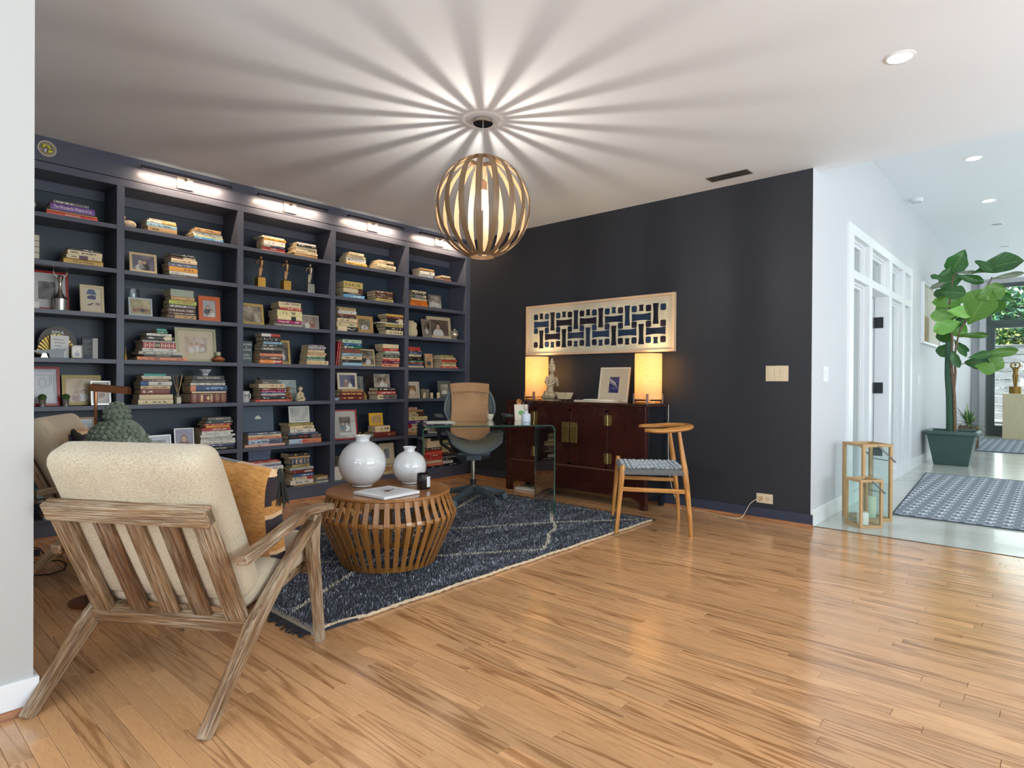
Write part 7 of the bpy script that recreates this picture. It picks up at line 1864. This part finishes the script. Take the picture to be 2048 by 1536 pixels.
# ------------------------------------------------------------------ switches, outlet, cord, ceiling fittings
M_ALM = plain('#d9c7a8', 0.4); M_WHP = plain('#dcdfe2', 0.35)
sw = thing('light_switch', 'cream triple rocker switch plate on the navy wall', 'switch', (X0, 1.6575, 1.173))
MB().box(-0.006, 0, -0.0865, 0.0865, -0.0615, 0.0615).build('plate', M_ALM, sw, bevel=0.002)
for k in range(3): MB().box(-0.009, -0.006, -0.060 + k * 0.046, -0.027 + k * 0.046, -0.034, 0.034).build('rocker', M_ALM, sw, bevel=0.001)
so_ = thing('wall_outlet', 'cream double outlet plate near the navy wall skirting', 'outlet', (X0, 1.746, 0.172))
MB().box(-0.006, 0, -0.064, 0.064, -0.038, 0.038).build('plate', M_ALM, so_, bevel=0.002)
for s in (-1, 1): MB().tube([(-0.006, s * 0.024, 0), (-0.0085, s * 0.024, 0)], 0.0165, 20).build('socket', plain('#cdb894', 0.4), so_)
mb = MB()
for dy, dz in ((-0.006, 0.004), (0.006, 0.004), (0, -0.008)): mb.cbox((-0.0088, -0.024 + dy, dz), (0.001, 0.002, 0.006))
mb.build('slots', plain('#2a2622', 0.6), so_)
wcord = thing('white_lamp_cord', 'white lamp cord plugged into the outlet, trailing along the floor', 'cord', (X0, 1.77, 0.172))
MB().cbox((-0.022, 0, 0), (0.026, 0.026, 0.026)).build('plug', plain('#b98f6c', 0.5), wcord, bevel=0.004)
cp = [(4.974, 1.77, 0.172), (4.96, 1.80, 0.162), (4.955, 1.845, 0.12), (4.955, 1.88, 0.05), (4.93, 1.90, 0.012), (4.87, 1.93, 0.006), (4.87, 2.03, 0.006), (4.92, 2.15, 0.006), (4.96, 2.28, 0.006), (4.965, 2.45, 0.006), (4.97, 2.56, 0.3), (4.975, 2.575, 0.9)]
from mathutils.geometry import interpolate_bezier
def smooth_path(P, n=6):
    P = [Vector(p) for p in P]; out = []
    for i in range(len(P) - 1):
        p0, p1, p2, p3 = P[max(i - 1, 0)], P[i], P[i + 1], P[min(i + 2, len(P) - 1)]
        for k in range(n):
            t_ = k / n; out.append(0.5 * ((2 * p1) + (p2 - p0) * t_ + (2 * p0 - 5 * p1 + 4 * p2 - p3) * t_ ** 2 + (3 * p1 - p0 - 3 * p2 + p3) * t_ ** 3))
    return out + [P[-1]]
MB().tube([p - Vector((X0, 1.77, 0.172)) for p in smooth_path(cp)], 0.0028, 6).build('cable', plain('#d9c9b0', 0.5), wcord)
s2 = thing('light_switch', 'white single switch plate on the white wall edge', 'switch', (5.368, YH, 1.172))
MB().box(-0.066, 0.066, -0.006, 0, -0.062, 0.062).build('plate', M_WHP, s2, bevel=0.002)
for x in (-0.03, 0.03): MB().box(x - 0.017, x + 0.017, -0.010, -0.006, -0.034, 0.034).build('rocker', M_WHP, s2, bevel=0.001)
s3 = thing('light_switch', 'small white switch on hall wall beside the planter', 'switch', (9.765, YH, 1.15))
MB().box(-0.04, 0.04, -0.006, 0, -0.062, 0.062).build('plate', M_WHP, s3, bevel=0.002); MB().box(-0.017, 0.017, -0.012, -0.006, -0.034, 0.034).build('rocker', M_WHP, s3)
vt = thing('ceiling_vent', 'dark linear slot vent in the ceiling near navy wall', 'vent', (4.765, 1.957, ZC), 0)
mb = MB(); mb.box(-0.062, 0.062, -0.165, -0.155, -0.004, 0); mb.box(-0.062, 0.062, 0.155, 0.165, -0.004, 0); mb.box(-0.062, -0.042, -0.155, 0.155, -0.004, 0); mb.box(0.042, 0.062, -0.155, 0.155, -0.004, 0); mb.box(-0.006, 0.006, -0.155, 0.155, -0.004, 0)
mb.build('frame', plain('#77716a', 0.4, 0.4), vt); MB().box(-0.045, 0.045, -0.157, 0.157, -0.002, -0.0005).build('slot_backing', plain('#141312', 0.8), vt)
for k in (-0.030, -0.015, 0.016, 0.030): MB().box(k - 0.0015, k + 0.0015, -0.155, 0.155, -0.0038, -0.002).build('slat', plain('#4c4743', 0.4, 0.4), vt)
def downlight(x, y, z, lab, on=True, r=0.066, power=18):
    t_ = thing('downlight', lab, 'light', (x, y, z), 0, 'recessed ceiling downlights')
    MB().lathe([(r * .82, -0.001), (r * .84, -0.006), (r, -0.004), (r * 1.02, 0), (r * .82, 0)], n=32).build('trim_ring', plain('#e3e3e1', 0.4), t_)
    MB().lathe([(0, -0.002), (r * .82, -0.002), (r * .82, -0.0005), (0, -0.0005)], n=32).build('lens', emit('#fff6ea', 9.0, 'lens_lit') if on else plain('#55585a', 0.3), t_)
    if on:
        d = bpy.data.lights.new('downlight_beam', 'SPOT'); d.energy = power; d.color = (1, 0.93, 0.84); d.spot_size = math.radians(115); d.spot_blend = 0.6; d.shadow_soft_size = 0.05
        o = bpy.data.objects.new('downlight_beam', d); o.location = (x, y, z - 0.012); COL.objects.link(o)
downlight(3.590, 0.603, ZC, 'recessed round downlight in the main room ceiling')
downlight(7.504, 0.633, ZH, 'lit recessed hall downlight nearest the main room', True, 0.075)
downlight(9.357, 0.640, ZH, 'lit recessed hall downlight above the planter, second along', True, 0.075)
downlight(10.806, 0.643, ZH, 'unlit recessed hall downlight, third along the hall', False, 0.075)
downlight(12.607, 0.646, ZH, 'unlit recessed hall downlight farthest along the hall', False, 0.075)
sd2 = thing('smoke_detector', 'round white smoke detector on hall ceiling by the wall', 'detector', (8.74, 1.285, ZH))
MB().lathe([(0, -0.035), (0.05, -0.035), (0.065, -0.02), (0.07, 0), (0, 0)], n=28).build('body', M_WHP, sd2)
MB().lathe([(0.045, -0.037), (0.05, -0.037), (0.05, -0.034), (0.045, -0.034), (0.045, -0.037)], n=28).build('vent_ring', plain('#8c9092', 0.5), sd2)

# ------------------------------------------------------------------ lanterns
M_LW = grained('lantern_pine', '#c4a274', '#9c7a50', 0.55, 3, 40, contrast=0.6)
M_GP = clear_glass('lantern_glass', (0.95, 0.985, 0.975), 0.0, 1.0)
def lantern(label, x, y, s, H, w, rz):
    t_ = thing('wooden_lantern', label, 'lantern', (x, y, 0.0), rz)
    h = s / 2
    for a, b in ((-1, -1), (1, -1), (1, 1), (-1, 1)):
        MB().box(a * h - (w if a > 0 else 0), a * h + (w if a < 0 else 0), b * h - (w if b > 0 else 0), b * h + (w if b < 0 else 0), 0, H).build('post', M_LW, t_, bevel=0.001)
    for z in (0.0, H - w):
        for s_ in (-1, 1):
            MB().box(-h + w, h - w, s_ * h - (w if s_ > 0 else 0), s_ * h + (w if s_ < 0 else 0), z, z + w).build('rail', M_LW, t_, bevel=0.001)
            MB().box(s_ * h - (w if s_ > 0 else 0), s_ * h + (w if s_ < 0 else 0), -h + w, h - w, z, z + w).build('rail', M_LW, t_, bevel=0.001)
    MB().box(-h + w * .5, h - w * .5, -h + w * .5, h - w * .5, 0.002, 0.010).build('floor_board', M_LW, t_)
    for s_ in (-1, 1):
        MB().box(-h + w, h - w, s_ * (h - w / 2) - 0.001, s_ * (h - w / 2) + 0.001, w, H - w).build('pane', M_GP, t_)
        MB().box(s_ * (h - w / 2) - 0.001, s_ * (h - w / 2) + 0.001, -h + w, h - w, w, H - w).build('pane', M_GP, t_)
    hd_ = MB(); 
    for s_ in (-1, 1): hd_.beam((0.0, s_ * (h + 0.004), H - w * 0.6), (h * 1.15, s_ * (h + 0.004), H - w * 0.6 - h * 1.0), 0.003, 0.011, (0, 1, 0))
    hd_.tube([(h * 1.15, -h - 0.006, H - w * .6 - h), (h * 1.15, h + 0.006, H - w * .6 - h)], 0.004, 8)
    hd_.build('handle', plain('#77787a', 0.35, 0.8), t_)
    return t_
lantern('small square wooden lantern with glass sides, in front', 5.341, 1.113, 0.184, 0.366, 0.019, math.radians(-42))
lantern('tall square wooden lantern with glass sides, standing behind', 5.650, 1.155, 0.256, 0.615, 0.023, math.radians(-42))
for lab, x, y, z, r, h in (('short white pillar candle inside the small lantern', 5.341, 1.118, 0.0105, 0.040, 0.092), ('taller cream pillar candle inside the tall lantern', 5.62, 1.12, 0.0105, 0.037, 0.175)):
    cn = thing('pillar_candle', lab, 'candle', (x, y, z))
    MB().lathe([(0, 0), (r * .97, 0), (r, 0.004), (r, h - 0.006), (r * .93, h), (r * .6, h - 0.006), (0, h - 0.010)], n=28).build('wax', plain('#e3e6df' if r > .039 else '#dfe3c8', 0.5, sub=0.2), cn)
    MB().tube([(0, 0, h - 0.010), (0.001, 0, h + 0.012)], 0.0014, 5).build('wick', plain('#55504a', 0.8), cn)

# ------------------------------------------------------------------ hall rugs
def plaid():
    t = NT('woven_plaid_rug'); o = t.tex().outputs['Object']; s = t.n('SeparateXYZ'); t.link(o, s.inputs[0]); x, y, _ = s.outputs
    def saw(v, f, ph=0.0): return t.math('FRACT', t.math('ADD', t.math('MULTIPLY', v, f), ph))
    cell = t.math('MULTIPLY', t.math('GREATER_THAN', saw(x, 6.2), 0.28), t.math('GREATER_THAN', saw(y, 9.0), 0.30))
    dash = t.math('MULTIPLY', t.math('LESS_THAN', saw(x, 6.2), 0.22), t.math('LESS_THAN', saw(y, 9.0, 0.2), 0.62))
    dash2 = t.math('MULTIPLY', t.math('LESS_THAN', saw(y, 9.0), 0.12), t.math('LESS_THAN', saw(x, 6.2, 0.35), 0.6))
    fine = t.math('LESS_THAN', saw(y, 72.0), 0.4)
    m = t.math('MAXIMUM', dash, dash2)
    n = t.noise(o, 90, 2)
    c = t.mix(cell, rgba('#7b848f'), rgba('#959da8')); c = t.mix(t.math('MULTIPLY', t.math('MULTIPLY', cell, fine), 0.4), c, rgba('#727b87'))
    c = t.mix(m, c, rgba('#e6eaee')); c = t.mix(t.math('MULTIPLY', n, 0.35), c, rgba('#5c6570')); t.base(c); t.set(rough=0.95, spec=0.1); t.bump(n, 0.4, 0.003); return t.m
M_PLAID = plaid()
for lab, x0, x1, y0, y1, cut in (('grey and white woven hall rug beside the lanterns', 5.95, 8.98, -1.4, 1.03, 0.17), ('grey and white woven rug at the far end of the hall', 12.56, 15.5, -1.4, 1.0, 0.2)):
    r_ = thing('woven_rug', lab, 'rug', (x0, y0, 0), 0, 'woven hall rugs')
    mb = MB(); k = len(mb.v)
    P_ = [(0, 0), (x1 - x0, 0), (x1 - x0, y1 - y0 + cut), (0, y1 - y0)]
    for z0, z1, e, mi in ((0.0005, 0.0065, 0.0, 1), (0.0065, 0.010, -0.012, 0)):
        V = [(a + (e if a > 0 else -e), b + (e if b > 0 else -e), z) for z in (z0, z1) for a, b in P_]
        mb.add(V, [(3, 2, 1, 0), (4, 5, 6, 7)] + [(i, (i + 1) % 4, (i + 1) % 4 + 4, i + 4) for i in range(4)], mi)
    mb.build('woven_field', [M_PLAID, plain('#454d56', 0.9)], r_)
    MB().tube([(0, 0, 0.006), (0, y1 - y0, 0.006), (x1 - x0, y1 - y0 + cut, 0.006), (x1 - x0, 0, 0.006)], 0.006, 6, closed=True).build('binding', plain('#4a525c', 0.9), r_)

# ------------------------------------------------------------------ fiddle-leaf fig in its square planter
fg = thing('fiddle_leaf_fig', 'tall fiddle leaf fig in dark green square planter', 'plant', (10.28, 1.07, 0))
M_POT = plain('#3c5450', 0.45, noise=0.12, nscale=6)
def sq(h, z): return [(-h, -h, z), (h, -h, z), (h, h, z), (-h, h, z)]
lev = [(0.192, 0.0), (0.262, 0.40)]
mb = MB(); V = []
for h, z in [(0.192, 0.0), (0.262, 0.405), (0.262, 0.41), (0.235, 0.41), (0.225, 0.38)]: V += sq(h, z)
mb.add(V, [(3, 2, 1, 0)] + [(4 * i + k, 4 * i + (k + 1) % 4, 4 * i + 4 + (k + 1) % 4, 4 * i + 4 + k) for i in range(4) for k in range(4)]); mb.build('planter', M_POT, fg, bevel=0.008)
mb = MB(); rr_ = rounded_rect(0.55, 0.55, 0.03, 3); mb.tube([(a, b, 0.435) for a, b in rr_], 0.030, 10, closed=True); mb.build('planter_rim', M_POT, fg)
MB().box(-0.235, 0.235, -0.235, 0.235, 0.36, 0.385).build('soil', plain('#3a2c22', 0.95, noise=0.3, nscale=60, bump=0.8), fg)
OF = Vector((10.28, 1.07, 0))
def rel(P): return [Vector(p) - OF for p in smooth_path(P, 4)]
M_TRK = plain('#7a6450', 0.9, noise=0.3, nscale=40, bump=0.6); M_STK = plain('#3a5a48', 0.9, noise=0.35, nscale=90, bump=0.9)
st1 = rel([(10.3, 1.103, 0.38), (10.3, 1.115, 0.929), (10.3, 1.135, 1.252), (10.3, 1.129, 1.68)])
MB().tube(st1, [0.042 - 0.012 * i / len(st1) for i in range(len(st1))], 12).build('moss_stake', M_STK, fg)
MB().tube(rel([(10.3, 1.042, 0.38), (10.3, 1.057, 0.93), (10.3, 1.082, 1.23), (10.3, 1.097, 1.445), (10.3, 1.085, 1.702), (10.3, 1.113, 1.95), (10.35, 1.12, 2.3), (10.4, 1.08, 2.62)]), [0.022 - 0.013 * i / 28 for i in range(29)], 8).build('trunk', M_TRK, fg)
MB().tube(rel([(10.3, 1.06, 1.05), (10.3, 1.047, 1.251), (10.3, 1.057, 1.444), (10.3, 1.033, 1.658), (10.3, 0.982, 1.869), (10.3, 0.798, 2.194), (10.3, 0.66, 2.52)]), [0.017 - 0.009 * i / 24 for i in range(25)], 8).build('branch', M_TRK, fg)
MB().tube(rel([(10.3, 1.04, 1.35), (10.28, 0.979, 1.368), (10.22, 0.83, 1.39), (10.28, 0.66, 1.42)]), 0.005, 6).build('branch', M_TRK, fg)
LEAVES = [(10.5, 1.052, 2.801, 0.148, 0.12, 60, 'd'), (10.5, 1.194, 2.653, 0.099, 0.048, 50, 'd'), (10.11, 1.281, 2.557, 0.073, 0.03, -20, 'd'), (10.12, 1.264, 2.445, 0.081, 0.032, 20, 'g'), (10.45, 1.121, 2.536, 0.135, 0.1, 20, 'd'), (10.4, 0.902, 2.537, 0.145, 0.053, -20, 'd'), (10.38, 0.952, 2.626, 0.103, 0.021, 0, 'g'), (10.22, 1.072, 2.346, 0.123, 0.089, -10, 'd'), (10.35, 1.219, 2.375, 0.083, 0.054, 20, 'd'), (10.35, 1.237, 2.252, 0.201, 0.098, 0, 'l'), (10.34, 1.136, 2.16, 0.169, 0.134, 80, 'l'), (10.15, 0.978, 2.068, 0.139, 0.08, -10, 'l'), (10.27, 1.217, 2.041, 0.125, 0.078, 0, 'l'), (10.25, 1.223, 1.889, 0.138, 0.091, 20, 'l'), (10.4, 1.062, 1.88, 0.138, 0.086, -40, 'l'), (10.52, 1.327, 1.802, 0.094, 0.078, 70, 'd'), (10.5, 1.169, 1.761, 0.075, 0.084, 60, 'd'), (10.32, 0.605, 2.666, 0.244, 0.12, 15, 'd'), (10.28, 0.741, 2.676, 0.113, 0.058, -40, 'd'), (10.2, 0.501, 2.504, 0.15, 0.032, 8, 'g'), (10.1, 0.782, 2.111, 0.216, 0.181, 60, 'y'), (10.09, 0.661, 2.284, 0.138, 0.102, 20, 'y'), (10.29, 0.623, 2.116, 0.099, 0.095, 60, 'y'), (10.22, 0.548, 2.268, 0.131, 0.041, -45, 'd'), (10.25, 0.857, 1.749, 0.143, 0.04, 0, 'y'), (10.47, 1.201, 1.574, 0.088, 0.084, 60, 'd'), (10.31, 0.999, 1.593, 0.124, 0.041, -60, 'd'), (10.33, 0.957, 1.603, 0.072, 0.026, -50, 'd'), (10.18, 1.037, 1.44, 0.11, 0.051, -70, 'd'), (10.09, 0.768, 1.473, 0.111, 0.045, 10, 'd'), (10.22, 0.811, 1.385, 0.121, 0.079, 0, 'd'), (10.14, 0.714, 1.309, 0.099, 0.074, -20, 'y'), (10.3, 0.635, 1.374, 0.104, 0.087, -20, 'y'), (10.52, 0.592, 1.522, 0.181, 0.059, 8, 'y'), (10.38, 1.016, 1.951, 0.077, 0.056, 30, 'd')]
LM = {'d': '#376a33', 'l': '#76b04e', 'y': '#55802f', 'g': '#7f8876'}
def leaf_mat(h):
    t = NT('fig_leaf'); o = t.tex().outputs['Generated']; s = t.n('SeparateXYZ'); t.link(o, s.inputs[0])
    v = t.math('ABSOLUTE', t.math('SUBTRACT', s.outputs[1], 0.5)); u = s.outputs[0]
    vein = t.math('ABSOLUTE', t.math('SINE', t.math('MULTIPLY', t.math('ADD', u, t.math('MULTIPLY', v, -0.7)), 20.0)))
    m = t.math('MAXIMUM', t.math('LESS_THAN', v, 0.014), t.math('MULTIPLY', t.math('LESS_THAN', vein, 0.10), 0.6))
    c = t.n('HueSaturation'); t.put(c.inputs['Color'], rgba(h)); t.put(c.inputs['Value'], t.math('MULTIPLY_ADD', t.n('ObjectInfo').outputs['Random'], 0.5, 0.75))
    t.base(t.mix(t.math('MULTIPLY', m, 0.55), c.outputs[0], rgba('#93ad62'))); t.set(rough=0.32); t.b.inputs['Specular IOR Level'].default_value = 0.5
    t.bump(vein, 0.25, 0.004); return t.m
LMM = {k: leaf_mat(v) for k, v in LM.items()}
def leaf_mesh(seed):
    r = random.Random(seed); mb = MB(); V = []; n_ = 14
    for i in range(n_ + 1):
        u = i / n_; w = (math.sin(PI * min(1, u * 1.0) ** 1.25) ** 0.62) * (0.72 + 0.32 * u) if 0 < u < 1 else 0.0
        w *= 1 + 0.06 * math.sin(u * 17 + seed)
        if i in (0, n_): w = 0.03
        for j in range(5):
            v = -1 + j / 2; V.append((-1 + 2 * u, v * w, 0.16 * v * v * w + 0.10 * math.sin(u * 7 + v + seed) * abs(v) - 0.22 * (2 * u - 1) ** 2 * 0.6))
    F_ = [(i * 5 + j, (i + 1) * 5 + j, (i + 1) * 5 + j + 1, i * 5 + j + 1) for i in range(n_) for j in range(4)]
    mb.add(V, F_, 0, None, True); return mb
rr = random.Random(31)
LMESH = {(k, s): leaf_mesh(s).mesh('leaf', LMM[k], 180) for k in LM for s in range(3)}
for i, (x, y, z, a, b, an, k) in enumerate(LEAVES):
    o = bpy.data.objects.new('leaf', LMESH[(k, i % 3)]); COL.objects.link(o); o.parent = fg
    # leaf plane: long axis u in the y-z plane (screen-right is -y), face normal roughly towards -x
    A = math.radians(an); u = Vector((rr.uniform(-.25, .25), -math.cos(A), math.sin(A))).normalized()
    nrm = Vector((-1, rr.uniform(-.35, .35), rr.uniform(-.1, .5))); nrm = (nrm - u * nrm.dot(u)).normalized(); w = nrm.cross(u)
    a *= 1.2; b *= 1.25
    y = min(y, 1.335 - abs(u.y) * a - abs(w.y) * b)
    ctr = Vector((x, y, z)) - OF
    root_ = Vector((0.03, 0.0, z))  # nearest stem
    if (root_ - ctr).dot(u) > 0: u = -u; w = -w
    o.matrix_local = Matrix.Translation(ctr) @ Matrix(((u.x * a, w.x * b, nrm.x * a, 0), (u.y * a, w.y * b, nrm.y * a, 0), (u.z * a, w.z * b, nrm.z * a, 0), (0, 0, 0, 1)))

# yucca on wooden stand
yc = thing('yucca_plant', 'spiky green yucca on a low wooden stand behind the planter', 'plant', (13.1, 1.14, 0))
M_STD = plain('#6b5138', 0.5)
for a, b in ((-.12, -.12), (.12, -.12), (.12, .12), (-.12, .12)): MB().box(a - .014, a + .014, b - .014, b + .014, 0, 0.385).build('stand_post', M_STD, yc)
mb = MB()
for z in (0.345, 0.14):
    for s in (-1, 1): mb.box(-0.12, 0.12, s * .12 - .01, s * .12 + .01, z, z + 0.03); mb.box(s * .12 - .01, s * .12 + .01, -0.12, 0.12, z, z + 0.03)
mb.box(-.11, .11, -.11, .11, 0.165, 0.175); mb.build('stand_rails', M_STD, yc)
MB().lathe([(0, 0.176), (0.07, 0.176), (0.09, 0.33), (0.095, 0.335), (0.085, 0.335), (0.08, 0.31), (0, 0.31)], n=24).build('pot', plain('#8c8f86', 0.6), yc)
rr = random.Random(12); LY = plain('#4c7040', 0.5); LY2 = plain('#7d9a5c', 0.5)
for k in range(46):
    a = rr.uniform(0, 6.28); el = rr.uniform(-0.15, 1.45); L = rr.uniform(0.26, 0.40); c, s = math.cos(a), math.sin(a)
    d = Vector((c * math.cos(el), s * math.cos(el), math.sin(el))); sd = Vector((-s, c, 0)); b0 = Vector((0, 0, 0.40))
    P_ = [b0 + d * (L * q) - Vector((0, 0, 0.10 * (q ** 2) * math.cos(el))) for q in (0.08, 0.4, 0.75, 1.0)]
    mb = MB(); V = []
    for p, w in zip(P_, (0.010, 0.016, 0.011, 0.001)): V += [p - sd * w, p + Vector((0, 0, -0.004)), p + sd * w]
    mb.add(V, [(3 * i + j, 3 * i + j + 1, 3 * i + j + 4, 3 * i + j + 3) for i in range(3) for j in range(2)], 0, None, True); mb.build('leaf', LY if k % 3 else LY2, yc)
MB().tube([(0, 0, 0.31), (0, 0, 0.42)], 0.02, 8).build('stem', M_TRK, yc)

# pedestal with gold figure
pdt = thing('pedestal', 'pale ribbed wooden pedestal before the hall window', 'pedestal', (15.95, 0.48, 0))
MB().box(0, 0.7, -0.355, 0.355, 0, 0.91).build('plinth_block', grained('pale_zebrano', '#ddd0ae', '#c4b48c', 0.5, 1.0, 60, contrast=0.9), pdt, bevel=0.003)
MB().box(-0.004, 0.704, -0.359, 0.359, 0.895, 0.912).build('top', plain('#d6c9a6', 0.4), pdt)
sf = thing('gold_sculpture', 'slender gold figure with looped arms on a cylindrical base', 'sculpture', (16.08, 0.64, 0.9125), 0.0)
M_G2 = plain('#8a6f3c', 0.35, 0.9)
MB().lathe([(0, 0), (0.10, 0), (0.10, 0.14), (0, 0.14)], n=32).build('base', plain('#8a6c34', 0.4, 0.7), sf)
mb = MB()
for s in (-1, 1): mb.tube([(0, s * 0.012, 0.14), (0, s * 0.018, 0.26), (0, s * 0.022, 0.38)], [0.016, 0.024, 0.032], 10)
mb.tube([(0, 0, 0.37), (0, 0, 0.43), (0, 0, 0.50), (0, 0, 0.54)], [0.046, 0.036, 0.052, 0.022], 12, flat=0.7)
mb.ball((0, 0, 0.585), (0.022, 0.022, 0.030), 12)
for s in (-1, 1): mb.tube([(0, s * 0.04, 0.515), (0, s * 0.075, 0.56), (0, s * 0.06, 0.61), (0, s * 0.015, 0.63)], [0.02, 0.018, 0.015, 0.014], 8)
mb.build('figure', M_G2, sf)
# artwork on hall wall
ha = thing('hall_artwork', 'white framed artwork with ochre patch on hall wall behind the fig', 'artwork', (9.9, YH, 2.07))
mb = MB(); L_ = 1.6; hh = 0.42
for q in ((0, L_, -hh, -hh + 0.03), (0, L_, hh - 0.03, hh)): mb.box(q[0], q[1], -0.045, -0.001, q[2], q[3])
for x in (0, L_ - 0.03): mb.box(x, x + 0.03, -0.045, -0.001, -hh + 0.03, hh - 0.03)
mb.build('frame', M_WHP, ha, bevel=0.002)
MB().box(0.03, L_ - 0.03, -0.02, -0.001, -hh + 0.03, hh - 0.03).build('canvas', plain('#c9c3b6', 0.7), ha)
MB().box(0.03, 0.6, -0.0215, -0.02, -hh + 0.03, -0.03).build('ochre_patch', plain('#8a6f34', 0.6), ha)
